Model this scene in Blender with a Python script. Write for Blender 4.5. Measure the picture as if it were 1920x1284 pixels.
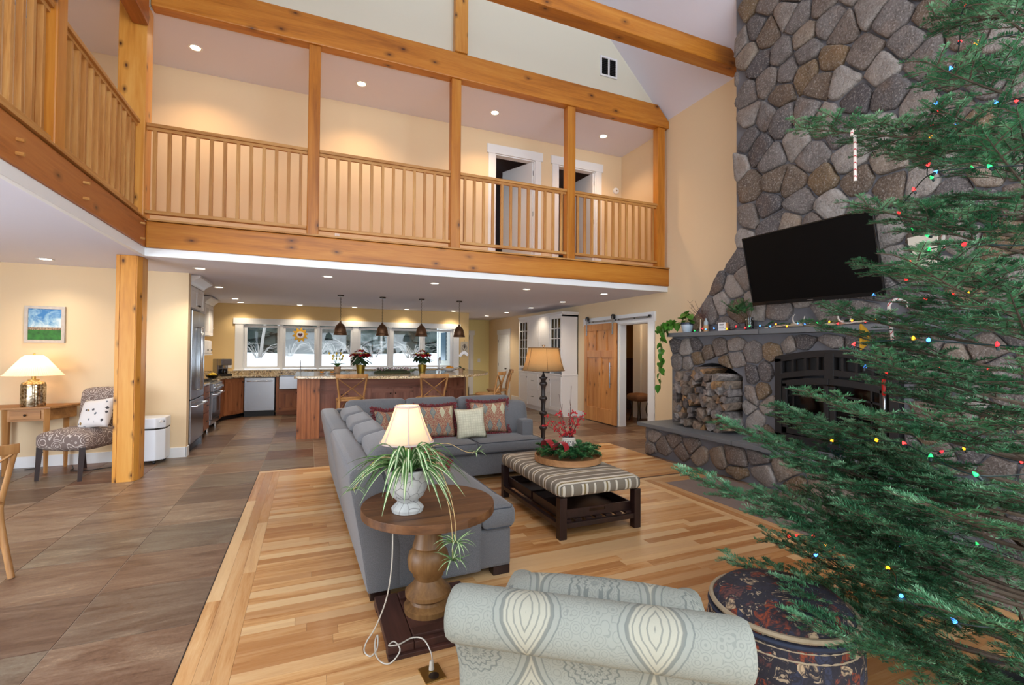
import bpy, bmesh, math, random
import numpy as np
from mathutils import Vector, Matrix, noise as mnoise

for _o in list(bpy.data.objects): bpy.data.objects.remove(_o)
scene = bpy.context.scene
COL = scene.collection
PI = math.pi
cos, sin, rad = math.cos, math.sin, math.radians
RND = random.Random(7)

def S(r, g, b):
    f = lambda c: ((c/255.0)/12.92 if c/255.0 <= .04045 else ((c/255.0+.055)/1.055)**2.4)
    return (f(r), f(g), f(b), 1.0)

# ------------------------------------------------------------------ camera
def _camera():
    yaw, pitch, roll = rad(23.07), rad(.99), rad(.405)
    fw = Vector((sin(yaw)*cos(pitch), cos(yaw)*cos(pitch), sin(pitch)))
    r = Vector((cos(yaw), -sin(yaw), 0)); u = r.cross(fw)
    r2 = cos(roll)*r + sin(roll)*u; u2 = -sin(roll)*r + cos(roll)*u
    cam = bpy.data.cameras.new('camera'); cam.sensor_width = 36.0; cam.lens = 891.0/1920*36
    cam.clip_start = .05; cam.clip_end = 500
    o = bpy.data.objects.new('camera', cam); COL.objects.link(o)
    m = Matrix((( r2.x, u2.x, -fw.x, 0), (r2.y, u2.y, -fw.y, 0), (r2.z, u2.z, -fw.z, 1.53), (0, 0, 0, 1)))
    o.matrix_world = m
    scene.camera = o
_camera()

# ------------------------------------------------------------------ world, daylight, exposure
def _world():
    w = bpy.data.worlds.new('overcast_sky'); scene.world = w; w.use_nodes = True
    bg = w.node_tree.nodes['Background']
    bg.inputs['Color'].default_value = (.80, .90, 1.0, 1); bg.inputs['Strength'].default_value = 3.2
_world()
scene.view_settings.view_transform = 'Standard'
scene.view_settings.look = 'None'
scene.view_settings.gamma = 1.0
scene.view_settings.use_curve_mapping = False
scene.view_settings.exposure = 0.45

def area_light(name, loc, target, sx, sy, power, col):
    l = bpy.data.lights.new(name, 'AREA'); l.shape = 'RECTANGLE'; l.size = sx; l.size_y = sy
    l.energy = power; l.color = col
    o = bpy.data.objects.new(name, l); COL.objects.link(o)
    o.location = loc
    o.rotation_euler = (Vector(target)-Vector(loc)).to_track_quat('-Z', 'Y').to_euler()
    return o
# daylight entering by the tall glazing of the gable end behind the camera; the dining-side area lamp is an added unseen fill
area_light('daylight_gable_window', (2.0, -2.35, 3.4), (2.4, 6.0, 2.2), 6.6, 5.6, 115, (.93, .96, 1.0))
area_light('dining_side_fill', (-4.9, 2.2, 1.45), (0.0, 4.6, .9), 4.2, 1.9, 150, (.84, .91, 1.0))

# ------------------------------------------------------------------ node helpers
MATS = {}
class NT:
    def __init__(s, name):
        m = bpy.data.materials.new(name); m.use_nodes = True; s.m = m; s.t = m.node_tree
        s.b = s.t.nodes['Principled BSDF']; MATS[name] = m
    def n(s, typ, **kw):
        nd = s.t.nodes.new(typ)
        for k, v in kw.items():
            if k.startswith('i_'):
                key = k[2:]; key = int(key) if key.isdigit() else key.replace('_', ' ')
                s.set(nd.inputs[key], v)
            else: setattr(nd, k, v)
        return nd
    def set(s, inp, v):
        if hasattr(v, 'is_output') or isinstance(v, bpy.types.NodeSocket): s.t.links.new(v, inp)
        else:
            if isinstance(v, (tuple, list)) and len(v) == 3 and inp.type == 'RGBA': v = (*v, 1)
            inp.default_value = v
    def coord(s, scale=(1, 1, 1), rnd=True, out='Object', rot=(0, 0, 0)):
        tc = s.n('ShaderNodeTexCoord').outputs[out]
        if rnd:
            oi = s.n('ShaderNodeObjectInfo').outputs['Random']
            mu = s.n('ShaderNodeMath', operation='MULTIPLY', i_0=oi, i_1=31.7).outputs[0]
            tc = s.n('ShaderNodeVectorMath', operation='ADD', i_0=tc, i_1=mu).outputs[0]
        return s.n('ShaderNodeMapping', i_Vector=tc, i_Scale=scale, i_Rotation=rot).outputs[0]
    def noise(s, vec, scale=5, detail=3, rough=.55, dist=0.0, out='Fac'):
        return s.n('ShaderNodeTexNoise', i_Vector=vec, i_Scale=scale, i_Detail=detail, i_Roughness=rough, i_Distortion=dist).outputs[out]
    def ramp(s, fac, *stops, interp='LINEAR'):
        r = s.n('ShaderNodeValToRGB', i_0=fac); cr = r.color_ramp; cr.interpolation = interp
        while len(cr.elements) < len(stops): cr.elements.new(.5)
        for e, (p, c) in zip(cr.elements, stops):
            e.position = p
            if not isinstance(c, (tuple, list)): c = (c, c, c, 1)
            e.color = c if len(c) == 4 else (*c, 1)
        return r.outputs[0]
    def mix(s, f, a, b, bt='MIX'):
        x = s.n('ShaderNodeMix', data_type='RGBA', blend_type=bt)
        s.set(x.inputs[0], f); s.set(x.inputs[6], a); s.set(x.inputs[7], b); return x.outputs[2]
    def math(s, op, a, b=0.0, c=None):
        x = s.n('ShaderNodeMath', operation=op); s.set(x.inputs[0], a); s.set(x.inputs[1], b)
        if c is not None: s.set(x.inputs[2], c)
        return x.outputs[0]
    def sep(s, v): return s.n('ShaderNodeSeparateXYZ', i_0=v).outputs
    def comb(s, x, y, z): return s.n('ShaderNodeCombineXYZ', i_0=x, i_1=y, i_2=z).outputs[0]
    def rand(s): return s.n('ShaderNodeObjectInfo').outputs['Random']
    def bump(s, h, strength=.3, dist=.01):
        b = s.n('ShaderNodeBump', i_Height=h, i_Strength=strength, i_Distance=dist); s.set(s.b.inputs['Normal'], b.outputs[0])
    def done(s, color=None, rough=.5, metal=0.0, spec=None, **kw):
        if color is not None: s.set(s.b.inputs['Base Color'], color)
        s.set(s.b.inputs['Roughness'], rough); s.set(s.b.inputs['Metallic'], metal)
        if spec is not None: s.b.inputs['Specular IOR Level'].default_value = spec
        for k, v in kw.items(): s.set(s.b.inputs[k.replace('_', ' ')], v)
        return s.m

def plain(name, col, rough=.5, metal=0, var=.08, scale=6, bump=0, bscale=60, spec=None, **kw):
    t = NT(name); v = t.coord()
    c = t.mix(t.math('MULTIPLY', t.noise(v, scale, 4), var*2), col, tuple(x*.45 for x in col[:3])+(1,))
    if bump: t.bump(t.noise(v, bscale, 4), bump, .004)
    return t.done(c, rough, metal, spec, **kw)

def wood(name, axis, c1, c2, c3, knots=.0, rough=.42, scale=1.0, ring=7.0, vary=.25, kscale=2.2, bump=.06, coat=0.0, ksel=.42, light=0.0):
    """grain runs along axis (0,1,2); per-object variation of tone"""
    t = NT(name)
    st = [1.0, 1.0, 1.0]; st[axis] = .07
    v = t.coord(tuple(x*scale for x in st))
    st2 = [1.0, 1.0, 1.0]; st2[axis] = .12
    n1 = t.noise(v, ring, 5, .6, .6)
    n2 = t.noise(v, ring*9, 2, .5)
    f = t.math('ADD', t.math('MULTIPLY', n1, .8), t.math('MULTIPLY', n2, .2))
    col = t.ramp(f, (.30, c3), (.5, c1), (.68, c2))
    r = t.rand()
    col = t.mix(t.math('MULTIPLY', r, vary), col, c3)
    if light: col = t.mix(t.ramp(t.math('FRACT', t.math('MULTIPLY', r, 5.7)), (.45, 0.0), (1.0, light)), col, S(238, 208, 158))
    if knots:
        sx = t.sep(t.coord(rnd=True)); o1, o2 = [i for i in range(3) if i != axis]
        v2 = t.comb(t.math('MULTIPLY', sx[axis], .55*scale), t.math('MULTIPLY', t.math('ADD', sx[o1], sx[o2]), scale), 0.0)
        vo = t.n('ShaderNodeTexVoronoi', voronoi_dimensions='2D', i_Vector=v2, i_Scale=kscale*1.0)
        dd = t.math('ADD', vo.outputs['Distance'], t.math('MULTIPLY', t.noise(v2, 14, 2), .07))
        kd = t.ramp(dd, (.035+.05*knots, (.0, .0, .0, 1)), (.07+.07*knots, (.55, .55, .55, 1)), (.16+.1*knots, (1, 1, 1, 1)))
        sel = t.ramp(t.n('ShaderNodeSeparateColor', i_0=vo.outputs['Color']).outputs[0], (ksel, 0.0), (ksel+.02, 1.0))
        k = t.math('MULTIPLY', t.math('SUBTRACT', 1.0, kd), sel)
        col = t.mix(k, col, S(76, 38, 16))
    if bump: t.bump(f, bump, .01)
    kw = {}
    if coat: kw = dict(Coat_Weight=coat, Coat_Roughness=.12)
    return t.done(col, rough, 0, .4, **kw)

# ------------------------------------------------------------------ mesh builder
class MB:
    def __init__(s): s.v = []; s.f = []; s.m = []
    def add(s, vs, fs, mi=0):
        b = len(s.v); s.v.extend([tuple(p) for p in vs]); s.f.extend([tuple(i+b for i in f) for f in fs]); s.m.extend([mi]*len(fs)); return s
    def box(s, x0, x1, y0, y1, z0, z1, mi=0):
        if x0 > x1: x0, x1 = x1, x0
        if y0 > y1: y0, y1 = y1, y0
        if z0 > z1: z0, z1 = z1, z0
        return s.add([(x0,y0,z0),(x1,y0,z0),(x1,y1,z0),(x0,y1,z0),(x0,y0,z1),(x1,y0,z1),(x1,y1,z1),(x0,y1,z1)],
              [(0,3,2,1),(4,5,6,7),(0,1,5,4),(1,2,6,5),(2,3,7,6),(3,0,4,7)], mi)
    def cbox(s, c, d, mi=0): return s.box(c[0]-d[0]/2, c[0]+d[0]/2, c[1]-d[1]/2, c[1]+d[1]/2, c[2]-d[2]/2, c[2]+d[2]/2, mi)
    def prism(s, poly, lo, hi, axis=2, mi=0):
        """poly: 2D points in the two other axes (cyclic order), extruded along axis"""
        n = len(poly)
        def P(p, h): 
            return {2: (p[0], p[1], h), 1: (p[0], h, p[1]), 0: (h, p[0], p[1])}[axis]
        a = sum(poly[i][0]*poly[(i+1) % n][1]-poly[(i+1) % n][0]*poly[i][1] for i in range(n))
        fl = (a < 0) != (axis == 1)
        if fl: poly = poly[::-1]
        vs = [P(p, lo) for p in poly]+[P(p, hi) for p in poly]
        fs = [tuple(range(n-1, -1, -1)), tuple(range(n, 2*n))]+[(i, (i+1) % n, n+(i+1) % n, n+i) for i in range(n)]
        return s.add(vs, fs, mi)
    def tube(s, pts, r, sides=8, cap=True, mi=0, closed=False, flat=None):
        pts = [Vector(p) for p in pts]; n = len(pts)
        rs = r if isinstance(r, (list, tuple)) else [r]*n
        base = len(s.v); up = None
        for i, p in enumerate(pts):
            if closed: d = pts[(i+1) % n]-pts[i-1]
            else: d = pts[min(i+1, n-1)]-pts[max(i-1, 0)]
            if d.length < 1e-9: d = Vector((0, 0, 1))
            d.normalize()
            if up is None:
                up = Vector((0, 0, 1)) if abs(d.z) < .9 else Vector((1, 0, 0))
            a = d.cross(up)
            if a.length < 1e-6: a = d.orthogonal()
            a.normalize(); b = a.cross(d); up = b
            fx = flat if flat else 1.0
            for k in range(sides):
                t = 2*PI*k/sides; q = p+a*(rs[i]*cos(t))+b*(rs[i]*fx*sin(t)); s.v.append(tuple(q))
        m = n if closed else n-1
        for i in range(m):
            for k in range(sides):
                a0 = base+i*sides+k; a1 = base+i*sides+(k+1) % sides
                b0 = base+((i+1) % n)*sides+k; b1 = base+((i+1) % n)*sides+(k+1) % sides
                s.f.append((a0, b0, b1, a1)); s.m.append(mi)
        if cap and not closed:
            s.f.append(tuple(base+k for k in range(sides))); s.m.append(mi)
            s.f.append(tuple(base+(n-1)*sides+k for k in range(sides-1, -1, -1))); s.m.append(mi)
        return s
    def lathe(s, prof, c=(0, 0, 0), segs=20, mi=0, flute=0, fl_n=0, scale=(1, 1)):
        """prof: (r,z) list bottom to top"""
        base = len(s.v); n = len(prof)
        for (r, z) in prof:
            for k in range(segs):
                t = 2*PI*k/segs; rr = r*(1+(flute*abs(sin(t*fl_n/2)) if flute else 0))
                s.v.append((c[0]+rr*cos(t)*scale[0], c[1]+rr*sin(t)*scale[1], c[2]+z))
        for i in range(n-1):
            for k in range(segs):
                a0 = base+i*segs+k; a1 = base+i*segs+(k+1) % segs
                s.f.append((a0, a1, a1+segs, a0+segs)); s.m.append(mi)
        if prof[0][0] > 1e-5: s.f.append(tuple(base+k for k in range(segs-1, -1, -1))); s.m.append(mi)
        if prof[-1][0] > 1e-5: s.f.append(tuple(base+(n-1)*segs+k for k in range(segs))); s.m.append(mi)
        return s
    def ball(s, c, r, segs=12, rings=8, mi=0):
        rx, ry, rz = r if isinstance(r, (list, tuple)) else (r, r, r)
        base = len(s.v)
        for i in range(1, rings):
            ph = PI*i/rings
            for k in range(segs):
                t = 2*PI*k/segs; s.v.append((c[0]+rx*sin(ph)*cos(t), c[1]+ry*sin(ph)*sin(t), c[2]-rz*cos(ph)))
        b = len(s.v); s.v.append((c[0], c[1], c[2]-rz)); s.v.append((c[0], c[1], c[2]+rz))
        for i in range(rings-2):
            for k in range(segs):
                a0 = base+i*segs+k; a1 = base+i*segs+(k+1) % segs
                s.f.append((a0, a1, a1+segs, a0+segs)); s.m.append(mi)
        for k in range(segs):
            s.f.append((b, base+(k+1) % segs, base+k)); s.m.append(mi)
            q = base+(rings-2)*segs; s.f.append((q+k, q+(k+1) % segs, b+1)); s.m.append(mi)
        return s
    def rbox(s, c, d, r, n=5, bulge=(0, 0, 0), mi=0, fn=None):
        """rounded box centred at c with size d, corner radius r, bulging faces"""
        hx, hy, hz = d[0]/2, d[1]/2, d[2]/2
        idx = {}; base = len(s.v)
        ts = [-1+2*i/n for i in range(n+1)]
        # concentrate grid lines near edges
        def warp(t, h):
            a = max(0.0, 1-r/h*1.0)
            return math.copysign((abs(t)**.6), t) if n > 2 else t
        def vert(i, j, k):
            key = (i, j, k)
            if key in idx: return idx[key]
            x, y, z = warp(ts[i], hx)*hx, warp(ts[j], hy)*hy, warp(ts[k], hz)*hz
            ix = max(-hx+r, min(hx-r, x)); iy = max(-hy+r, min(hy-r, y)); iz = max(-hz+r, min(hz-r, z))
            dv = Vector((x-ix, y-iy, z-iz))
            if dv.length > 1e-9: dv = dv.normalized()*r
            p = Vector((ix, iy, iz))+dv
            u, v, w = p.x/hx, p.y/hy, p.z/hz
            q = [p.x+bulge[0]*math.copysign(1, u)*(abs(u) ** 2)*(1-v*v)*(1-w*w), p.y+bulge[1]*math.copysign(1, v)*(abs(v) ** 2)*(1-u*u)*(1-w*w),
                 p.z+bulge[2]*math.copysign(1, w)*(abs(w) ** 2)*(1-u*u)*(1-v*v)]
            if fn: q = fn(*q)
            s.v.append((c[0]+q[0], c[1]+q[1], c[2]+q[2])); idx[key] = len(s.v)-1; return idx[key]
        for i in range(n):
            for j in range(n):
                for (a, fl) in ((0, True), (n, False)):
                    for ax in range(3):
                        if ax == 2: q = [vert(i, j, a), vert(i+1, j, a), vert(i+1, j+1, a), vert(i, j+1, a)]
                        elif ax == 1: q = [vert(i, a, j), vert(i, a, j+1), vert(i+1, a, j+1), vert(i+1, a, j)]
                        else: q = [vert(a, i, j), vert(a, i+1, j), vert(a, i+1, j+1), vert(a, i, j+1)]
                        if fl: q = q[::-1]
                        s.f.append(tuple(q)); s.m.append(mi)
        return s
    def pillow(s, w, h, t, n=10, mi=0, pinch=.12):
        """in XZ plane, thickness along Y, centre at origin"""
        base = len(s.v)
        for side in (1, -1):
            for j in range(n+1):
                for i in range(n+1):
                    u, v = -1+2*i/n, -1+2*j/n
                    k = max(0, (1-u**4))**.6*max(0, (1-v**4))**.6
                    e = 1-pinch*(1-abs(u)**1.5*1)*abs(v)**6; e2 = 1-pinch*(1-abs(v)**1.5)*abs(u)**6
                    s.v.append((u*w/2*e2, side*k*t/2, v*h/2*e))
        N = (n+1)*(n+1)
        for sd in (0, 1):
            for j in range(n):
                for i in range(n):
                    a = base+sd*N+j*(n+1)+i; q = (a, a+1, a+n+2, a+n+1)
                    s.f.append(q[::-1] if sd == 0 else q); s.m.append(mi)
        return s
    def xf(s, mat, start=0):
        for i in range(start, len(s.v)): s.v[i] = tuple(mat @ Vector(s.v[i]))
        return s

def mesh_of(name, mb, mats, smooth=None, bevel=0, weld=False):
    me = bpy.data.meshes.new(name)
    me.from_pydata(mb.v, [], mb.f)
    if not isinstance(mats, (list, tuple)): mats = [mats]
    for m in mats: me.materials.append(m)
    if len(mats) > 1: me.polygons.foreach_set('material_index', mb.m)
    if weld or bevel:
        bm = bmesh.new(); bm.from_mesh(me)
        if weld: bmesh.ops.remove_doubles(bm, verts=bm.verts, dist=1e-5)
        if bevel: 
            es = [e for e in bm.edges if len(e.link_faces) == 2 and e.calc_face_angle(0) > .5]
            bmesh.ops.bevel(bm, geom=es, offset=bevel, segments=2, affect='EDGES', profile=.6, clamp_overlap=True)
        bm.to_mesh(me); bm.free()
    me.update()
    if smooth is not None:
        me.shade_smooth()
        if smooth < 3.1: me.set_sharp_from_angle(angle=smooth)
    return me
def O(name, mb, mats, parent=None, smooth=None, bevel=0, weld=False, loc=None, rot=None, mesh=None):
    me = mesh or mesh_of(name, mb, mats, smooth, bevel, weld)
    o = bpy.data.objects.new(name, me); COL.objects.link(o)
    if parent is not None: o.parent = parent
    if loc is not None: o.location = loc
    if rot is not None: o.rotation_euler = rot
    return o
def tag(o, label, cat, group=None):
    o['label'] = label; o['category'] = cat
    if group: o['group'] = group
    return o
def thing(name, label, cat, loc=(0, 0, 0), rz=0.0, group=None):
    o = bpy.data.objects.new(name, None); o.empty_display_size = .1; COL.objects.link(o)
    o.location = loc; o.rotation_euler = (0, 0, rz)
    return tag(o, label, cat, group)
def struct(name, mb, mats, label=None, **kw):
    o = O(name, mb, mats, **kw); o['kind'] = 'structure'
    if label: o['label'] = label
    return o
def sgroup(name, label):
    o = bpy.data.objects.new(name, None); COL.objects.link(o); o['kind'] = 'structure'; o['label'] = label; return o
def dup(root, loc=None, rz=None, label=None, group=None):
    c = root.copy(); COL.objects.link(c)
    if loc is not None: c.location = loc
    if rz is not None: c.rotation_euler = (0, 0, rz)
    if label: c['label'] = label
    if group: c['group'] = group
    for ch in list(root.children):
        d = ch.copy(); COL.objects.link(d); d.parent = c
        for g in list(ch.children):
            e = g.copy(); COL.objects.link(e); e.parent = d
    return c
def arc(cx, cy, r, a0, a1, n, r2=None):
    return [(cx+r*cos(a0+(a1-a0)*i/n), cy+(r2 or r)*sin(a0+(a1-a0)*i/n)) for i in range(n+1)]
def bez(p0, p1, p2, n=10):
    p0, p1, p2 = Vector(p0), Vector(p1), Vector(p2)
    return [tuple(p0*(1-t)**2+p1*2*t*(1-t)+p2*t*t) for t in [i/n for i in range(n+1)]]
def crom(pts, n=6):
    P = [Vector(p) for p in pts]; P = [P[0]*2-P[1]]+P+[P[-1]*2-P[-2]]; out = []
    for i in range(1, len(P)-2):
        for k in range(n):
            t = k/n; a, b, c, d = P[i-1], P[i], P[i+1], P[i+2]
            out.append(tuple(.5*((2*b)+(c-a)*t+(2*a-5*b+4*c-d)*t*t+(3*b-a-3*c+d)*t**3)))
    out.append(tuple(P[-2])); return out
def spot(parent_name, loc, power, col, size=rad(130), blend=.6, radius=.04, target=None):
    l = bpy.data.lights.new(parent_name, 'SPOT'); l.energy = power; l.color = col; l.spot_size = size; l.spot_blend = blend; l.shadow_soft_size = radius
    o = bpy.data.objects.new(parent_name, l); COL.objects.link(o); o.location = loc
    if target: o.rotation_euler = (Vector(target)-Vector(loc)).to_track_quat('-Z', 'Y').to_euler()
    return o
def point(name, loc, power, col, radius=.03):
    l = bpy.data.lights.new(name, 'POINT'); l.energy = power; l.color = col; l.shadow_soft_size = radius
    o = bpy.data.objects.new(name, l); COL.objects.link(o); o.location = loc; return o

# ------------------------------------------------------------------ materials
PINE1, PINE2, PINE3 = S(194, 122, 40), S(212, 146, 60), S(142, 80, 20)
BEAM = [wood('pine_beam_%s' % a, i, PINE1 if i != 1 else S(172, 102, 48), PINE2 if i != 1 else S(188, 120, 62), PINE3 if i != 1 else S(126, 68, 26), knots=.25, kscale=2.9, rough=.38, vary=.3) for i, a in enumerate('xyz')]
POSTM = wood('pine_post', 2, S(212, 146, 62), S(224, 166, 84), S(178, 108, 36), knots=.5, rough=.35, vary=.1, kscale=5.2, ksel=.15)
RAILW = [wood('rail_wood_%s' % a, i, S(196, 142, 78), S(210, 166, 104), S(158, 100, 44), rough=.45, vary=.45, ring=14) for i, a in enumerate('xyz')]
WALLM = plain('wall_cream', S(231, 207, 170), .85, var=.02, scale=1.5, bump=.03, bscale=220)
WALLY = plain('wall_kitchen_yellow', S(230, 200, 144), .85, var=.02, scale=1.5, bump=.03, bscale=220)
CEILM = plain('ceiling_white', S(226, 225, 238), .9, var=.02, scale=1.2, bump=.03, bscale=200)
GABM = plain('gable_cream', S(226, 223, 205), .9, var=.02, scale=1.2)
TRIM = plain('trim_white', S(236, 238, 240), .45, var=.02)
CABW = plain('cabinet_white', S(232, 228, 226), .4, var=.02)
STEEL = plain('stainless_steel', S(170, 172, 177), .26, 1.0, var=.06, scale=3)
STEELD = plain('dark_steel', S(70, 72, 76), .35, 1.0, var=.1)
BLACK = plain('matte_black', S(24, 23, 24), .5, var=.1)
BLACKG = plain('gloss_black', S(8, 8, 9), .12, var=.05)
DARKW = wood('dark_wood', 2, S(44, 27, 24), S(58, 36, 32), S(28, 17, 16), rough=.3, vary=.1)
CHROME = plain('chrome', S(210, 210, 212), .15, 1.0, var=.02)
BRASS = plain('brass', S(190, 160, 96), .35, 1.0, var=.1)
BRONZE = plain('bronze_dark', S(60, 48, 40), .4, .7, var=.1)
def glassm(name, col=(1, 1, 1, 1), rough=0.0, alpha=.12):
    t = NT(name); g = t.n('ShaderNodeBsdfGlossy', i_Color=(1, 1, 1, 1), i_Roughness=.03); tr = t.n('ShaderNodeBsdfTransparent', i_Color=col)
    fr = t.n('ShaderNodeFresnel', i_IOR=1.45)
    mx = t.n('ShaderNodeMixShader', i_0=fr.outputs[0]); t.t.links.new(tr.outputs[0], mx.inputs[1]); t.t.links.new(g.outputs[0], mx.inputs[2])
    t.t.links.new(mx.outputs[0], t.t.nodes['Material Output'].inputs[0]); return t.m
GLASS = glassm('clear_glass', (.94, .96, .96, 1))
def emit(name, col, strength, base=None):
    t = NT(name); return t.done(base or col, .5, 0, Emission_Color=col, Emission_Strength=strength)
LAMPON = emit('downlight_lens', S(255, 240, 215), 9.0)
# ================================================================== SETTING
def tile_mat(name):
    t = NT(name)
    r = t.rand()
    tc = t.n('ShaderNodeTexCoord').outputs['Object']
    off = t.n('ShaderNodeVectorMath', operation='ADD', i_0=tc, i_1=t.math('MULTIPLY', r, 53.0)).outputs[0]
    ang = t.math('MULTIPLY', t.math('SUBTRACT', r, .35), .9)
    v = t.n('ShaderNodeMapping', i_Vector=off, i_Rotation=t.comb(0.0, 0.0, ang), i_Scale=(.55, 2.3, 1)).outputs[0]
    n1 = t.noise(v, 2.2, 9, .68, 1.6); n2 = t.noise(v, 8, 9, .78, .9); n3 = t.noise(off, 60, 6, .75)
    f = t.math('ADD', t.math('ADD', t.math('MULTIPLY', n1, .5), t.math('MULTIPLY', n2, .34)), t.math('MULTIPLY', n3, .16))
    c = t.ramp(f, (.36, S(76, 60, 52)), (.43, S(106, 88, 76)), (.49, S(124, 108, 96)), (.55, S(136, 126, 114)), (.63, S(176, 162, 144)))
    tone = t.ramp(t.math('FRACT', t.math('MULTIPLY', r, 7.3)), (0, S(198, 160, 138)), (.22, S(218, 204, 188)), (.45, S(188, 186, 176)), (.62, S(158, 130, 116)), (.8, S(226, 210, 192)), (1, S(180, 158, 142)))
    c = t.mix(1.0, c, tone, 'MULTIPLY'); c = t.mix(1.0, c, (1.62, 1.60, 1.58, 1), 'MULTIPLY')
    c = t.mix(t.math('MULTIPLY', t.ramp(n2, (.36, 1.0), (.43, 0.0)), .3), c, S(78, 48, 36))
    t.bump(t.math('ADD', f, t.math('MULTIPLY', n3, .25)), .12, .01)
    return t.done(c, t.ramp(n2, (.3, .30), (.7, .46)), 0, .45)
TILE = tile_mat('slate_look_tile')
GROUT = plain('grout', S(168, 156, 140), .9)
OAK = [wood('oak_floor_%s' % a, i, S(207, 158, 102), S(224, 184, 132), S(160, 104, 56), rough=.27, vary=.85, ring=13, scale=1.3, bump=.03, coat=.15, light=.65) for i, a in enumerate('xyz')]

# ---- tile floor -------------------------------------------------------------
def build_floor():
    g = sgroup('floor', 'large slate look floor tiles in brown and grey with thin pale grout')
    mb = MB().box(-5.2, 8.6, -2.5, 16.0, -.12, -.004)
    O('grout_bed', mb, GROUT, g)
    DX, DY, GAP = .633, .605, .006
    wood_r = (-.555, 4.62, -9, 6.71)
    cells = []
    for i in range(-8, 15):
        for j in range(-5, 22):
            x0 = -.555+i*DX; x1 = x0+DX; y0 = 3.15+j*DY; y1 = y0+DY
            if x1 > 8.6 or x0 < -5.3: continue
            # clip against the timber floor
            if y0 < wood_r[3]-.001:
                if x0 >= wood_r[0]-.01 and x1 <= wood_r[1]+.001:
                    if y1 <= wood_r[3]: continue
                    y0 = wood_r[3]
                elif x0 >= wood_r[0]-.01 and x0 < wood_r[1]:
                    if y1 <= wood_r[3]: x0 = wood_r[1]
                    else:
                        cells.append((wood_r[1], x1, y0, y1)); x1 = wood_r[1]; y0 = wood_r[3]
            if x1-x0 < .02 or y1-y0 < .02: continue
            cells.append((x0, x1, y0, y1))
    def key(c):
        cx, cy = (c[0]+c[1])/2, (c[2]+c[3])/2
        a = math.degrees(math.atan2(cx, max(cy, .01)))-23.07
        vis = cy > 1.0 and -53 < a < 50 and not (cx > 6 and cy < 6) and not (cy > 13)
        return (not vis, cx*cx+cy*cy)
    cells.sort(key=key)
    share = {}
    rest = MB()
    for k, (x0, x1, y0, y1) in enumerate(cells):
        w, h = x1-x0-GAP, y1-y0-GAP
        if k < 290:
            kk = (round(w, 3), round(h, 3))
            if kk not in share:
                m = MB().box(-w/2, w/2, -h/2, h/2, -.010, 0)
                share[kk] = mesh_of('tile', m, TILE, bevel=.0015)
            O('tile', None, None, g, mesh=share[kk], loc=((x0+x1)/2, (y0+y1)/2, RND.uniform(-.0006, .0006)))
        else: rest.box(x0+GAP/2, x1-GAP/2, y0+GAP/2, y1-GAP/2, -.01, 0)
    s = O('tile_field', rest, TILE, g); s['kind'] = 'stuff'
    # ---- oak floor
    g2 = sgroup('floor', 'honey oak strip floor with a border of boards, inset in the tile')
    O('subfloor', MB().box(-.56, 4.62, -2.5, 6.705, -.06, -.003), plain('dark_gap', S(70, 44, 22), .9), g2)
    rr = random.Random(21); W = .0825
    planks = []   # (x0,x1,y0,y1,axis)
    for k in range(3):
        x0 = -.555+k*.0783; y = 6.71-W-.02*k*0
        while y > -2.4:
            L = rr.uniform(.9, 2.6); y1 = max(-2.45, y-L); planks.append((x0, x0+.0783, y1, y, 1)); y = y1
    # pad border
    for k in range(3):
        planks.append((3.60+k*.0833, 3.60+(k+1)*.0833, 1.2, 4.69-k*.083, 1)); planks.append((3.60+k*.0833, 3.60+(k+1)*.0833, -1.2, 1.2, 1))
        planks.append((3.60+(k+1)*.0833, 4.62, 4.69-(k+1)*.083, 4.69-k*.083, 0))
    y = 6.71; row = 0
    while y > -2.4:
        y0 = y-W
        xa = -.555 if row == 0 else -.32
        xe = 3.60 if y0 < 4.69 else 4.62
        x = xa; first = True
        while x < xe-.001:
            L = rr.uniform(.5, 2.2)*(rr.uniform(.3, 1) if first else 1); first = False
            x1 = min(xe, x+L)
            if xe-x1 < .25: x1 = xe
            planks.append((x, x1, y0, y, 0)); x = x1
        y = y0; row += 1
    def keyp(c):
        cx, cy = (c[0]+c[1])/2, (c[2]+c[3])/2
        return (not (cy > 1.9), cx*cx+cy*cy)
    planks.sort(key=keyp)
    rest = MB(); n = 0
    for (x0, x1, y0, y1, ax) in planks:
        w, h = x1-x0-.0012, y1-y0-.0012
        if n < 300 and (y0+y1)/2 > 1.2:
            O('plank', MB().box(-w/2, w/2, -h/2, h/2, -.012, 0), OAK[ax], g2, loc=((x0+x1)/2, (y0+y1)/2, 0)); n += 1
        else: rest.box(x0+.0006, x1-.0006, y0+.0006, y1-.0006, -.012, 0, ax)
    s = O('plank_field', rest, [OAK[0], OAK[1]], g2); s['kind'] = 'stuff'
    # metal-dark edge between tile and oak
    O('edge_strip', MB().box(-.560, -.5545, -2.4, 6.71, -.01, .002), BLACK, g2)
    # stone pad before the hearth
    PADM = plain('pad_stone', S(132, 118, 112), .55, var=.3, scale=9, bump=.1, bscale=30)
    p = sgroup('floor', 'grey stone pad set in the oak floor before the hearth')
    O('pad_bed', MB().box(3.85, 4.66, -1.2, 4.44, -.05, -.004), GROUT, p)
    yy = 4.44
    for L in (.74, .9, .9, .9, .9, .9):
        O('slab', MB().box(3.853, 4.66, yy-L+.003, yy-.003, -.03, .001), PADM, p, bevel=.002); yy -= L
build_floor()

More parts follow.
